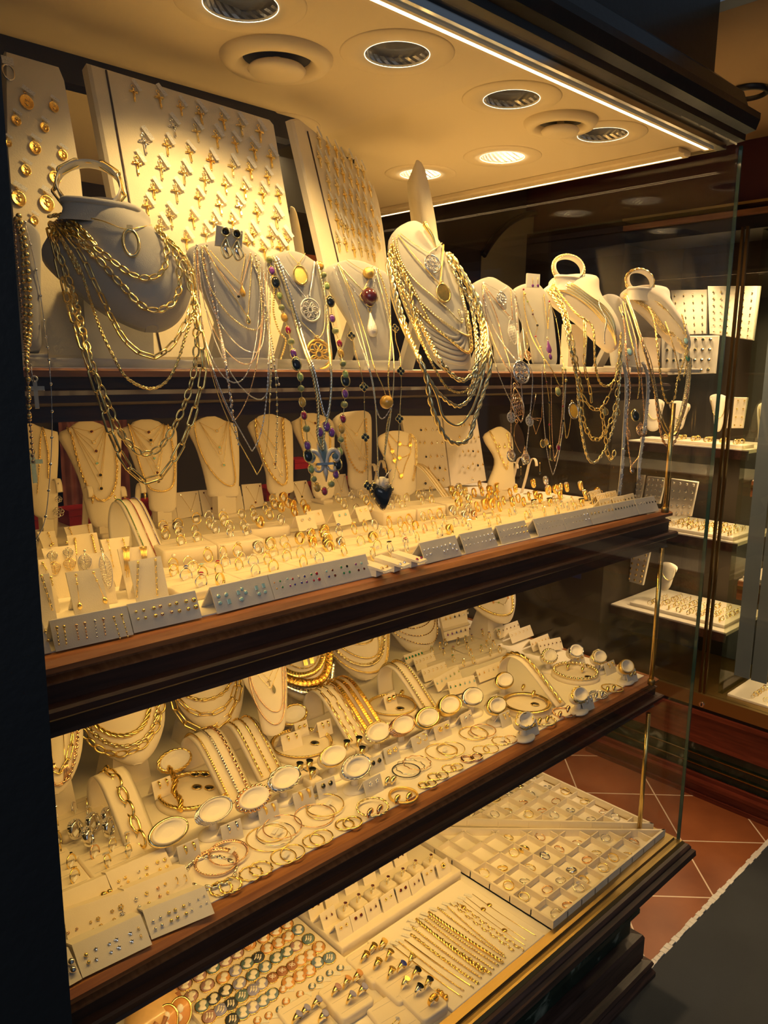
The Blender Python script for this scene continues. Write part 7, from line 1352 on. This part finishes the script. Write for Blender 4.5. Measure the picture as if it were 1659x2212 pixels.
for cr,a,b,kd,s_,mt,st,nm in SC:pl=aframe('small folded card of '+nm,k1(cr,*a),k1(cr,*b),Z3+(.010 if 'circle' in nm else 0),.027,.010,'suede_front' if a[1]>150 and cr in ('F6','F7','F4','F5') else 'suede'); studgrid(pl,2,'the card of '+nm,[(kd,s_,mt,st)],rows=1,x0=.32,x1=.72)
GC=[('F3',(520,462),(642,418),[('hoop',3,'gold',None)],'first cream grid card'),('F3',(588,512),(712,440),[('hoopdisc',3,'gold','topaz'),('hoopdisc',3,'gold','peridot')],'second cream grid card'),('F3',(652,532),(790,492),[('hoopdisc',3.2,'gold','emerald'),('hoopdisc',3.2,'gold','topaz')],'third cream grid card'),('F3',(802,464),(937,412),[('hoopdisc',3,'gold','citrine'),('hoopdisc',3,'gold','pearl'),('hoopdisc',3,'gold','citrine')],'amber drop card'),('F3',(480,405),(582,365),[('hoop',3,'gold',None)],'rear cream grid card'),('F3',(430,385),(520,352),[('gem',3,'gold','emerald')],'green stud card'),
      ('F4',(95,95),(205,55),[('hoopdisc',2.6,'gold','garnet')],'far left hoop card'),('F4',(160,120),(270,78),[('hoop',2.8,'gold',None)],'far middle hoop card'),('F4',(268,162),(362,125),[('hoopdisc',2.6,'gold','citrine')],'far right hoop card'),('F4',(305,172),(422,145),[('hoopdisc',2.6,'gold','garnet')],'farthest right hoop card')]
for cr,a,b,kk,nm in GC:pl=aframe('folded '+nm+' on the lowest shelf',k1(cr,*a),k1(cr,*b),Z3+.006,.026,.014,'suede'); studgrid(pl,6,'the '+nm,kk,rows=1)
for i,(cr,FL,FR,d_) in enumerate((('F5',(232,490),(522,362),.075),('F5',(5,590),(228,492),.11),('F3',(600,340+60),(790,340),.10),('F3',(790,345),(945,290),.10))):pad('cream ring pad on the lowest shelf, %s'%od(i,4),k1(cr,*FL),k1(cr,*FR),d_,.014,Z3)
pad('cream ring pad behind the left front pad on the lowest shelf',k1('F5',60,258),k1('F5',330,150),.09,.014,Z3)
ringset('F5',[(230,335,'cluster','gold_rose'),(320,300,'cluster','gold_pale'),(405,270,'cluster','gold'),(300,380,'cluster','gold'),(405,330,'cluster','gold_pale')],Z3+.014,'on the flower ring pad',seed=31,rzb=.8,R0=.0098); ringset('F5',[(130,225,'dome','silver'),(215,190,'dome','silver'),(300,160,'dome','silver'),(200,262,'dome','silver'),(298,215,'dome','silver')],Z3+.014,'in the sparkling dome group',seed=32,rzb=.8,scale=1.45,R0=.0086)
ringset('F5',[(125,110),(205,85),(205,135),(30,140),(30,200),(35,270,'cluster','gold','gold'),(35,330),(105,385,'sol','gold','onyx'),(125,460,'cluster','gold','gold')],Z3+.014,'on the far left pads',seed=33,rzb=.8,R0=.0098)
CS=('topaz','citrine','onyx','sapphire','garnet','amethyst','emerald','diamond')
ringset('F3',[(x,y,'stone','gold',CS[i%8]) for i,(x,y) in enumerate(((555,300),(600,280),(625,262),(620,310),(690,255),(665,300),(670,345),(720,365),(770,350),(755,315),(740,280)))],Z3+.014,'on the coloured stone pad',seed=34,scale=.95); ringset('F3',[(x,y,'stone','gold',CS[(i*3)%8]) for i,(x,y) in enumerate(((730,245),(765,238),(810,295),(840,270),(875,268),(860,310),(905,295),(820,210),(870,192),(850,225),(900,212)))],Z3+.014,'on the far coloured pad',seed=35,scale=.95)
for i,(cr,x,y,r) in enumerate((('F7',165,150,1),('F7',228,130,1),('F7',245,182,0),('F6',590,25,1),('F6',640,12,1),('F6',655,55,1))):
    p=onz(*k1(cr,x,y),Z3+.03); p.z=Z3; t=thing('ring_block','small cream block under a black oval ring, %s'%od(i,6),'ring pad',p); MB().rpad(.026,.026,.016,.004,.003).build('block','suede',t); place(rk('signet','gold','onyx'),'ring','gold ring with black oval face on a block, %s'%od(i,6),'ring',p+V((0,0,.012)),rz=.5,scale=1.1)
# ================================================================== base of the window
ZB4=Z4
# two triangular compartment trays
def tritray(label,A,B,C_,cell,x_edges,nm,seed):
    """right triangle A (corner), B, C (2D) with a grid of walls"""
    t=thing('compartment_tray',label,'tray',(A[0],A[1],ZB4)); h=.022; A_,B_,Cc=V((0,0)),V((B[0]-A[0],B[1]-A[1])),V((C_[0]-A[0],C_[1]-A[1])); tri=[A_,B_,Cc]
    ar=(B_.x*Cc.y-B_.y*Cc.x); tri=tri if ar>0 else [A_,Cc,B_]
    MB().prism([(p.x,p.y) for p in tri],0,.004).build('base','suede_light',t)
    w=MB()
    for i in range(3):
        p,q=tri[i],tri[(i+1)%3]; d=(q-p).normalized(); n=V((-d.y,d.x))*.005; w.prism([(p.x,p.y),(q.x,q.y),(q.x+n.x-d.x*.005,q.y+n.y-d.y*.005),(p.x+n.x+d.x*.005,p.y+n.y+d.y*.005)],0,h)
    w.build('rim','suede',t)
    def clip(ax,val):
        xs=[]
        for i in range(3):
            p,q=tri[i],tri[(i+1)%3]; a,b=p[ax],q[ax]
            if (a-val)*(b-val)<0:f=(val-a)/(b-a); xs.append((p+(q-p)*f)[1-ax])
        return (min(xs),max(xs)) if len(xs)==2 else None
    g=MB(); cells=[]; x0=min(p.x for p in tri); x1=max(p.x for p in tri); y0=min(p.y for p in tri); y1=max(p.y for p in tri); nx=round((x1-x0)/cell); ny=round((y1-y0)/cell); cx,cy=(x1-x0)/nx,(y1-y0)/ny
    for i in range(1,nx):
        r=clip(0,x0+i*cx)
        if r:g.box(x0+i*cx-.0013,x0+i*cx+.0013,r[0],r[1],.003,h-.004)
    for j in range(1,ny):
        r=clip(1,y0+j*cy)
        if r:g.box(r[0],r[1],y0+j*cy-.0013,y0+j*cy+.0013,.003,h-.004)
    g.build('dividers','suede',t); rd=random.Random(seed)
    for j in range(ny):
        row=[]
        for i in range(nx):
            c=V((x0+(i+.5)*cx,y0+(j+.5)*cy)); ins=all(((tri[(k_+1)%3]-tri[k_]).x*(c-tri[k_]).y-(tri[(k_+1)%3]-tri[k_]).y*(c-tri[k_]).x)/(tri[(k_+1)%3]-tri[k_]).length>.006 for k_ in range(3))
            if ins and not (A[0]+c.x<a.x+.13 and A[1]+c.y>a.y+.22):row.append(c)
        for i,c in enumerate(row):
            two=rd.random()<0; mt=rd.choice(('gold','gold','gold_pale','gold_rose','silver') if nm=='front' else ('silver','silver','gold_pale','gold_rose','gold')); kd=rd.choice(('plain','eternity','wide','side','plain','cluster'))
            for q in range(2 if two else 1):
                r3=Quaternion((0,0,1),rd.uniform(0,6.28)) @ Quaternion((1,0,0),1.35+.12*q); p=V((A[0]+c.x+rd.uniform(-.005,.005)+q*.008,A[1]+c.y+rd.uniform(-.005,.005)+q*.003,ZB4+.006+q*.0035))
                place(rk(kd,mt),'ring','%s %s%s in %s tray, %s row, cell %s'%(MW[mt],RDESC[kd],', upper of two,' if q else '',nm,ORD[j],od(i,len(row))),'ring',p,group='rings in the %s compartment tray'%nm,rot=r3,scale=1.3)
a=onz(1194,2012,ZB4); yb_=a.y+.43; xr=GX*S-.02
tritray('front triangular cream tray with ring compartments',(a.x,a.y),(xr,a.y),(a.x,yb_),.051,0,'front',51)
tritray('back triangular cream tray with ring compartments',(xr,yb_+.02),(a.x+.035,yb_+.02),(xr,a.y+.03),.051,0,'back',52)
# raised box with garnet earrings and ring cubes
F0=onz(*k1('G3',283,640),ZB4+.022); F1_=onz(*k1('G3',893,235),ZB4+.022); t=thing('display_box','long raised cream box carrying garnet earrings and ring cubes','display box',((F0.x+F1_.x)/2,F0.y+.10,ZB4))
MB().rpad(F1_.x-F0.x,.20,.022,.003,.002).build('box','suede',t); ZX=ZB4+.022
q=[((268,608),(340,560)),((342,557),(415,510)),((418,503),(487,455)),((500,458),(567,410)),((575,408),(640,368)),((647,368),(705,320)),((715,320),(770,280)),((785,285),(843,245)),((190,548),(262,495)),((122,498),(195,455)),((205,440),(270,402)),((305,370),(370,335)),((400,320),(462,285)),((482,262),(548,225)),((560,225),(622,190))]
for i,(a,b) in enumerate(q):
    pl=aframe('small folded card with dark red earrings, %s'%(od(i,8)+' in the front row' if i<8 else od(i-8,7)+' in the back rows'),k1('G3',*a),k1('G3',*b),ZX,.028,.012,'suede',group='garnet earring cards')
    studgrid(pl,1 if i==7 else 2,'garnet card, %s'%(od(i,8)+' front row' if i<8 else od(i-8,7)+' back rows'),[(('flower','gem','hoopdisc')[i%3] if i != 7 else 'flower',7.0 if i==7 else 3.6,'gold',('garnet','onyx')[i%4==3])],rows=1,x0=.32 if i != 7 else .5,x1=.7)
for i,(x,y) in enumerate(((300,440),(368,396),(440,350),(520,303),(595,262),(660,220),(740,190))):
    p=onz(*k1('G3',x,y),ZX+.014); p.z=ZX; t=thing('ring_cube','rounded cream cube under a garnet ring, %s'%od(i,7),'ring pad',p,group='ring cubes'); MB().rpad(.030,.030,.015,.006,.004).build('cube','suede',t); place(rk('cluster','gold','garnet'),'ring','gold ring with dark red cluster on a cube, %s'%od(i,7),'ring',p+V((0,0,.011)),rz=.4)
# tray of chain bracelets
a=onz(*k1('G6',860,385),ZB4); x1=a.x-.005; y0_=onz(*k1('G6',430,705),ZB4).y-.012; x0_=onz(*k1('G6',60,440),ZB4).x-.03
t=thing('bracelet_board','flat cream board with a row of gold chain bracelets','display board',((x0_+x1)/2,(y0_+F0.y)/2-.001,ZB4)); MB().rpad(x1-x0_,F0.y-y0_-.004,.006,.003,.002).build('board','suede_light',t); ZC=ZB4+.006
CH=[((70,435),(425,700),'wire',.0009),((100,415),(432,665),'curb',.0011),((130,405),(485,652),'wire',.0011),((160,375),(508,632),'cable',.0011),((170,340),(520,598),'curb',.0015),((190,300),(535,575),'rope',.0022),((205,320),(572,580),'cable',.0014),((235,300),(585,555),'curb',.0015),((250,285),(608,535),'curb',.0017),((255,265),(635,522),'rope',.0024),((300,240),(645,495),'curb',.0014),((350,235),(640,480),'curb',.0012),((365,215),(690,462),'oval',.0007),((400,215),(740,462),'oval',.0007),((430,205),(750,435),'wire',.0005),((445,185),(755,408),'wire',.0005),((478,170),(805,385),'wire',.0005)]
for i,(a,b,st,r) in enumerate(CH):
    P=[onz(*k1('G6',a[0]+(b[0]-a[0])*f,a[1]+(b[1]-a[1])*f+6*math.sin(PI*f)),ZC+r*1.3) for f in (0,.25,.5,.75,1)]; c=P[0]; t=thing('bracelet','gold %s bracelet laid flat on the base board, %s'%(STW[st],od(i,17)),'bracelet',c,group='flat bracelets'); chain([p-c for p in smooth(P,4)],V((0,0,1)),st,r*1.5).build('chain','gold',t); MB().sphere((0,0,0),r*1.4,8,5).build('clasp','gold',t)
    m_=MB(); m_.card(V((-.010,.004,.0006)),V((.003,-.008,0)),V((.0035,.0015,0)),V((0,0,1)),.0003); m_.build('price_tag','tag_print',t)
    if i >= 13:
        f=(.10,.35,.30,.28)[i-13]; p=P[0].lerp(P[4],f if i != 14 else .68)-c; MB().lathe([(.0003,.0),(.0055,.0),(.0055,.001),(.0003,.0012)],18,c=p).build('coin','gold_deep',t)
# signet and cameo ring pads
def bpad(nm,FL,FR,d_,rr,h=.016,seed=1,w_='G2'):
    h+=(seed-61)*.0006
    pad(nm,k1(w_,*FL),k1(w_,*FR),d_,h,ZB4,r=.008); ringset(w_,rr,ZB4+h,'on the '+nm.split(',')[0],seed=seed,rzb=.1,R0=.0092,lean=.25)
sg=lambda mt,st:('signet',mt,st)
bpad('signet pad, farthest left',(585,490),(738,385),.082,[(530,355,'signet','gold','gold_deep'),(572,312,'signet','gold','gold_deep'),(625,290,'signet','gold','gold_matte'),(597,390,'signet','gold','gold_deep'),(655,345,'signet','gold','gold_deep')],seed=61)
bpad('mixed signet pad, middle',(718,592),(875,480),.080,[(665,440,'signet','gold','gold_deep'),(718,405,'signet','gold','sapphire'),(768,365,'signet','gold','gold'),(740,485,'signet','gold_pale','gold'),(795,435,'signet','gold','onyx')],seed=62)
bpad('black signet pad, nearest the rail',(850,682),(980,590),.075,[(805,525,'signet','silver','onyx'),(858,490,'signet','gold','onyx'),(885,570,'dome','gold_deep','gold_deep')],seed=63)
bpad('pink cameo ring pad, middle',(432,678),(597,570),.080,[(383,525,'signet','gold','cameo_mauve'),(438,490,'signet','gold','coral'),(492,450,'signet','gold','coral'),(455,565,'signet','gold','cameo_lilac'),(518,520,'signet','gold','cameo_lilac')],seed=64)
bpad('blue cameo ring pad, lower left',(225,800),(392,692),.085,[(180,670,'signet','gold','cameo_lilac'),(223,635,'signet','gold','cameo_lilac'),(280,590,'signet','gold','cameo_lilac'),(318,660,'signet','gold','cameo_lilac')],seed=65)
bpad('bare pad at the bottom edge',(690,790),(845,695),.085,[(690,690,'cluster','gold')],h=.006,seed=66)
for i,(x,y) in enumerate(((935,540),(958,560))):p=onz(*k1('G2',x,y),ZC); t=thing('figure_pendant','lumpy gold figure pendant lying beside the black signet pad, %s'%('left','right')[i],'pendant',p,.4); MB().sphere((0,0,.002),.0065,8,5,(1,.7,.5)).sphere((.002,.006,.003),.004,7,4,(1,1,.7)).sphere((-.005,-.003,.002),.004,7,4,(1,1,.5)).build('figure','gold_deep',t); MB().torus((0,.011,.002),.002,.0006).build('bail','gold',t)
# cameos
ac=onz(*k1('G2',450,420),ZB4+.012); b_=onz(*k1('G1',330,420),ZB4+.012); xl=onz(*k1('G1',330,420),ZB4).x-.01
t=thing('cameo_board','cream board covered with oval cameos','display board',(0,0,0)); q=[onz(*k1('G2',425,360),ZB4+.012),onz(*k1('G2',470,420),ZB4+.012),onz(*k1('G2',60,800),ZB4+.012),onz(*k1('G1',300,440),ZB4+.012)]
cy=q[1].y; MB().box(xl,F0.x-.004,onz(*k1('G2',0,690),ZB4).y-.06,F0.y+.15,ZB4+.0005,ZB4+.0121).build('board','suede',t)
CB={}
def cameo_kit(col,kind,s):
    if (col,kind,s) in CB:return CB[(col,kind,s)]
    pl=MB().lathe([(s*.05,.001),(s*.93,.001),(s*.86,.0028),(s*.4,.0036),(s*.03,.0038)],20,sy=1.22); rim=MB().torus((0,0,.0014),s*.95,s*.085,n=26,m_=5,Ry=s*1.16); [rim.sphere((math.cos(a)*s*1.02,math.sin(a)*s*1.24,.0012),s*.07,5,3) for a in [i*PI/9 for i in range(18)]]; r=MB()
    if kind=='head':
        O=[V((a*s,b*s*1.12,0)) for a,b in ((.05,.74),(.34,.68),(.54,.48),(.56,.2),(.44,.02),(.36,-.2),(.60,-.42),(.66,-.58),(.3,-.80),(-.2,-.80),(-.5,-.6),(-.24,-.38),(-.12,-.24),(-.2,-.12),(-.34,-.1),(-.32,.02),(-.38,.06),(-.36,.12),(-.48,.2),(-.38,.34),(-.4,.5),(-.22,.68))]
        r.loft([[p+V((0,0,.002)) for p in O],[p*.97+V((0,0,.0042)) for p in O],[p*.6+V((s*.03,0,.0052)) for p in O]]); r.sphere((s*.3,s*.38,.0046),s*.22,7,4,(1,1,.35))
    elif kind=='lily':r.tube([(0,-s*.6,.004),(0,s*.7,.004)],[s*.06,s*.16,][0],5).sphere((0,s*.3,.0036),s*.16,7,4,(1,2.4,.3)).torus((-s*.3,s*.1,.0034),s*.2,s*.08,n=10,m_=4,a0=0,a1=4).torus((s*.3,s*.1,.0034),s*.2,s*.08,n=10,m_=4,a0=-1,a1=3).box(-s*.35,s*.35,-s*.22,-s*.1,.003,.0045)
    else:
        for i in range(3):x=(i-1)*s*.34; r.sphere((x,s*.4,.0034),s*.14,6,4,(1,1,.35)).tube([(x,s*.3,.0034),(x+s*.06,-s*.2,.0034),(x-s*.04,-s*.6,.003)],[s*.11,s*.15,s*.08],6,ell=(.4,1),up=V((0,0,1)))
    CB[(col,kind,s)]=kit([('plate',pl,col,()),('relief',r,'cameo_white',()),('rim',rim,'gold',())]); return CB[(col,kind,s)]
CA_=[('G1',r) for r in ((380,400,'m'),(455,355,'m'),(525,315,'t'),(590,280,'m'),(648,240,'m'),(712,195,'g'),(780,158,'c'),(845,125,'c'),(905,92,'c'),(495,405,'m'),(577,365,'c'),(640,330,'l'),(700,292,'t'),(755,262,'G'),(805,215,'c'),(860,187,'c'),(912,153,'c'),(410,463,'m'),(590,432,'k'),(660,395,'l'),(728,352,'t'),(792,315,'b'),(848,263,'t'),(905,232,'t'),(468,510,'t'),(525,475,'k'),(615,500,'G'),(673,458,'T'),(732,427,'L'),(772,400,'l'),(828,362,'f'),(882,332,'f'),(930,305,'f'),(563,530,'L'),(505,565,'M'),(677,545,'b'),(728,517,'l'),(783,485,'b'),(827,450,'t'),(625,580,'G'))]
CA_+=[('G2',r) for r in ((22,255,'c'),(85,220,'c'),(143,185,'c'),(200,215,'b'),(98,282,'c'),(148,248,'c'),(252,262,'T'),(40,310,'c'),(190,298,'m'),(305,303,'c'),(143,328,'t'),(212,370,'c'),(260,345,'c'),(88,358,'t'),(30,405,'b'),(300,382,'b'),(360,358,'B'),(168,400,'f'),(118,428,'f'),(68,460,'f'),(258,423,'c'),(207,453,'c'),(12,492,'l'),(150,485,'c'),(65,547,'b'),(20,580,'b'))]
SM=[('G2',r) for r in ((417,410,'b'),(362,437,'b'),(312,468,'b'),(272,505,'b'),(210,545,'c'),(122,520,'c'),(138,582,'c'),(105,625,'b'),(48,655,'c'))]+[('G1',(752,585,'c'))]
CC=dict(c=('coral','head'),m=('cameo_mauve','head'),t=('cameo_teal','head'),b=('cameo_blue','head'),l=('cameo_lilac','head'),k=('cameo_black','head'),g=('coral','three'),G=('cameo_black','three'),T=('cameo_teal','three'),L=('cameo_lilac','three'),M=('cameo_mauve','three'),B=('cameo_blue','three'),f=('cameo_brown','lily'))
CN=dict(coral='orange',cameo_mauve='mauve',cameo_teal='teal',cameo_blue='blue grey',cameo_lilac='lilac',cameo_black='black',cameo_brown='brown'); KN=dict(head='portrait cameo',three='figure group cameo',lily='lily emblem cameo')
AL=sorted([(k1(c_,r[0],r[1]),r[2]) for c_,r in CA_ if c_ != 'G1' or r[0]<770],key=lambda z:round((z[0][1]+.55*z[0][0])/34)*10000+z[0][0]); rows={}; AL=AL
for (x,y),c_ in AL:rows.setdefault(round((y+.55*x)/34),[]).append((x,y,c_))
for j,kk in enumerate(sorted(rows)):
    for i,(x,y,c_) in enumerate(rows[kk]):
        p=onz(x,y,ZB4+.0125); col,kd=CC[c_]; place(cameo_kit(col,kd,.0128 if kd != 'lily' else .0108),'cameo','%s %s, %s slanting row, %s'%(CN[col],KN[kd],ORD[j],od(i,len(rows[kk]))),'cameo',p,rz=-.75+rnd.uniform(-.15,.15),group='cameos on the cream board')
for i,(c_,r) in enumerate(sorted(SM,key=lambda z:k1(z[0],z[1][0],z[1][1])[0])):
    x,y=k1(c_,r[0],r[1]); p=onz(x,y,ZB4+.0125); col,kd=CC[r[2]]; place(cameo_kit(col,kd,.0068),'cameo_pendant','little %s cameo with paper tag, %s of the small ones'%(CN[col],od(i,len(SM))),'cameo',p,rz=-.75,group='small tagged cameos'); t=tag(MB().card(V((0,0,0)),V((.008,-.006,0)),V((.003,.004,0)),V((0,0,1)),.0004).build('price_tag','tag_print'),'paper price tag under the small cameo, %s'%od(i,len(SM)),'price tag','cameo tags'); t.location=p+V((.008,-.006,.0004))
# carved shell at the bottom left
c=onz(*k1('G1',215,500),ZB4+.03); c.z=ZB4; t=thing('carved_shell','carved amber coloured shell with brown stripes at the bottom left','shell',c,.5)
mb=MB(); mb.lathe([(.01,.0),(.045,.004),(.060,.022),(.052,.042),(.030,.056),(.006,.062)],30,sx=1.25); mb.build('shell','amber_shell',t); t.scale=(.72,.72,.72); q=MB()
for i in range(7):a=-2.9+i*.4; q.tube([(math.cos(a+.2*f)*(.064-.004*f)*1.2,math.sin(a+.2*f)*(.064-.004*f),.008+f*.012) for f in (0,1,2,3)],.006,6)
q.build('stripes','cameo_brown',t); MB().torus((0,0,.052),.028,.003,n=26,Ry=.02).sphere((0,0,.056),.014,10,6,(1.2,.8,.6)).build('relief','cameo_white',t)
for i,(x,y) in enumerate(((285,560),(355,520))):p=onz(*k1('G1',x,y),ZB4+.03); cu=thing('carved_cuff','oval gold framed shell cameo standing near the carved shell, %s'%('left','right')[i],'cameo',V((p.x,p.y,ZB4+.022)),rot=quat(*axes((-.4,-.6,.7)))); [setattr(bpy.data.objects.new(n_,me),'parent',None) for n_,me,_ in ()]; MB().lathe([(.001,.0),(.017,.0),(.016,.003),(.001,.004)],22,sy=1.25).build('plate','coral',cu); MB().torus((0,0,.001),.0185,.0022,n=26,Ry=.0225).build('frame','gold',cu); MB().sphere((0,.006,.004),.006,8,5,(1,1.2,.4)).sphere((-.004,-.007,.004),.007,8,5,(1.3,1,.3)).build('relief','cameo_white',cu); MB().box(-.004,.004,-.021,-.012,-.006,0).build('foot','gold',cu)
# ================================================================== goods in the facing window
def fboard(lb,cr,q,x,rows,cols,kd=('hoopdisc',5,'gold','gold'),th=.012,mt='suede',u0=.12,v0=.1):
    Q=[onx(*p,x*S) for p in k(cr,*q)]; t=thing('display_board',lb,'display board',Q[3]); cen=sum(Q,V())/4; N=(Q[1]-Q[0]).cross(Q[3]-Q[0]).normalized(); N=-N if N.x>0 else N
    MB().loft([[p-Q[3]-N*th for p in Q],[p-Q[3]-N*.002 for p in Q],[p.lerp(cen,.03)-Q[3] for p in Q]],smooth=False).build('panel',mt,t); U=(Q[1]-Q[0]).normalized(); W_=N.cross(U)
    for j in range(rows):
        for i in range(cols):
            f=u0+(1-2*u0)*i/max(1,cols-1); g=v0+(1-2*v0)*j/max(1,rows-1); p=Q[0].lerp(Q[1],f).lerp(Q[3].lerp(Q[2],f),g)+N*.001
            place(sk(kd[0],kd[1]/1000,kd[2],kd[3]),'pendant','gold pendant, %s row, %s, on the %s'%(ORD[j],od(i,cols),lb.split(' seen')[0]),'pendant',p,rot=quat(U,W_,N),group='pendants on the '+lb.split(' seen')[0])
fboard('wide medal board seen beyond the side glass','N1',(560,1075,975,1068,965,1570,640,1580),3.60,6,4); fboard('tall bright medal board seen beyond the corner post','N1',(980,1030,1570,1028,1490,1640,1000,1570),3.55,7,6)
fboard('low pearl earring board seen beyond the side glass','N1',(455,1590,1100,1585,1060,2010,460,2030),3.50,4,7,('gem',6,'gold','onyx'))
for i,q in enumerate(((85,1160,270,1180,215,1500,80,1500),(300,1190,500,1210,440,1500,260,1480),(570,1215,870,1255,790,1640,540,1640))):fboard('facing shelf earring board, %s of three seen low'%ORD[i],'N2',q,3.45,5,4,('gem',5,'gold','diamond'))
fboard('clip topped earring board seen under the middle shelf','N3',(70,25,330,70,250,440,0,370),3.45,6,4,('gem',5,'gold','gold'))
fboard('bright card box seen between brass posts','N2',(1240,300,1425,305,1370,650,1190,650),3.55,4,3,('gem',3,'gold','gold'))
for i,(cr,o_,x,zz) in enumerate((('N2',(130,340,180,320,240,340,250,450,230,640,150,640,130,500),3.5,zA),('N2',(270,350,380,310,490,350,470,450,420,660,300,660,290,500),3.5,zA),('N2',(545,370,660,340,785,385,740,500,690,650,600,650,590,500),3.5,zA),('N2',(1000,300,1090,265,1200,300,1180,420,1130,660,1060,660,1040,470),3.5,zA),('N2',(1540,400,1640,360,1760,400,1740,700,1740,880,1560,880,1545,640),3.42,Lz(-.445)),('N3',(440,200,540,180,640,235,600,330,540,480,450,480,440,330),3.45,zC))):
    pts=k(cr,*o_); P0=onx(*pts[3],x*S); s_=Slab(pts,P0,(-.95,-.25,.2),.01,.006,4,14,8); t=thing('necklace_bust','pale bust in the facing window, %s'%('leftmost small one','wide one behind the mesh lariat','one behind the brass post','tall one by the glass edge','one at the right photo edge','one in the low window behind the post')[i],'display bust',(0,0,0)); s_.build('front','suede',t)
    a=smooth([V(p) for p in pts],2,closed=True); L_=((pts[0][0]*.8+pts[1][0]*.2),pts[0][1]+3); R_=(pts[2][0]-3,pts[2][1]+3); B_=((L_[0]+R_[0])/2,pts[0][1]+(pts[5][1]-pts[0][1])*.65); necklace(s_,ubez(L_,B_,R_),'wire',.0012,'gold','gold necklace on the facing window bust, %s'%od(i,6,'in order'),off=.002)
rd=random.Random(77); FR_=MB()
for nm,zz,xa,xb,ya,yb,n,kd,mt in (('upper far shelf',zA,3.34,3.45,1.32,1.80,40,'stud','gold'),('middle far shelf',zB,3.32,3.55,1.32,1.7,60,'stud','gold_deep'),('lower far shelf',zC,3.32,3.60,1.32,1.78,70,'stud','gold'),('right edge upper shelf',Lz(-.87),3.28,3.5,.95,1.25,30,'stud','gold'),('right edge base',Lz(-1.39),3.24,3.5,.85,1.25,40,'stud','gold_pale')):
    t=thing('display_tray','flat cream tray crowded with jewellery on the %s of the facing window'%nm,'tray',((xa+xb)/2*S,(ya+yb)/2*S,zz+.0005)); MB().rpad((xb-xa)*S,(yb-ya)*S,.012,.004,.002).build('tray','suede',t)
    nn=int(n**.5)+1
    for i in range(n):
        x_,y_=xa*S+.012+(xb-xa-.03)*S*((i%nn)+.5)/nn,ya*S+.01+(yb-ya-.03)*S*((i // nn)+.5)/nn; a=rd.uniform(0,3); FR_.torus((x_,y_,zz+.0125+.008),.009,rd.choice((.001,.002)),V((math.cos(a),math.sin(a),0)),V((0,0,1)),10,4)
tag(FR_.build('ring_display','gold'),'rings crowded on the trays of the facing window','rings',kind='stuff')
for i,y in enumerate((1.0,1.07)):
    t=thing('mirror_panel','grey blue mirror panel beside the brass posts, %s'%('nearer','farther')[i],'mirror',(3.22*S,(y+.12)*S,Lz(-.4))); 
    MB().box(0,.004,-.025,.025,-.7,.7).build('panel','painted_reflection',t)
p=onx(1645,1000,3.45*S)
# red patterned curtain seen between the back busts
c=onp(205,1010,V((0,2.432*S,0)),V((0,1,0))); mt_,n_,l_,b_s=nodes('curtain'); tc=n_.new('ShaderNodeTexCoord'); v_=n_.new('ShaderNodeTexVoronoi'); v_.inputs['Scale'].default_value=26; l_.new(tc.outputs['Object'],v_.inputs['Vector']); cr_=n_.new('ShaderNodeValToRGB'); cr_.color_ramp.elements[0].color=(.10,.012,.012,1); cr_.color_ramp.elements[1].color=(.28,.10,.07,1); l_.new(v_.outputs[0],cr_.inputs[0]); l_.new(cr_.outputs[0],b_s.inputs['Base Color'])
t=thing('curtain','dark red patterned curtain glimpsed between the left back busts','curtain',c); mb=MB(); mb.loft([[V((-.09+i*.006,.006*math.sin(i*1.3)-o,z_)) for i in range(31)] for z_,o in ((-.20,.012),(.16,.012))],cap0=False,cap1=False,close=False); mb.build('cloth','curtain',t)
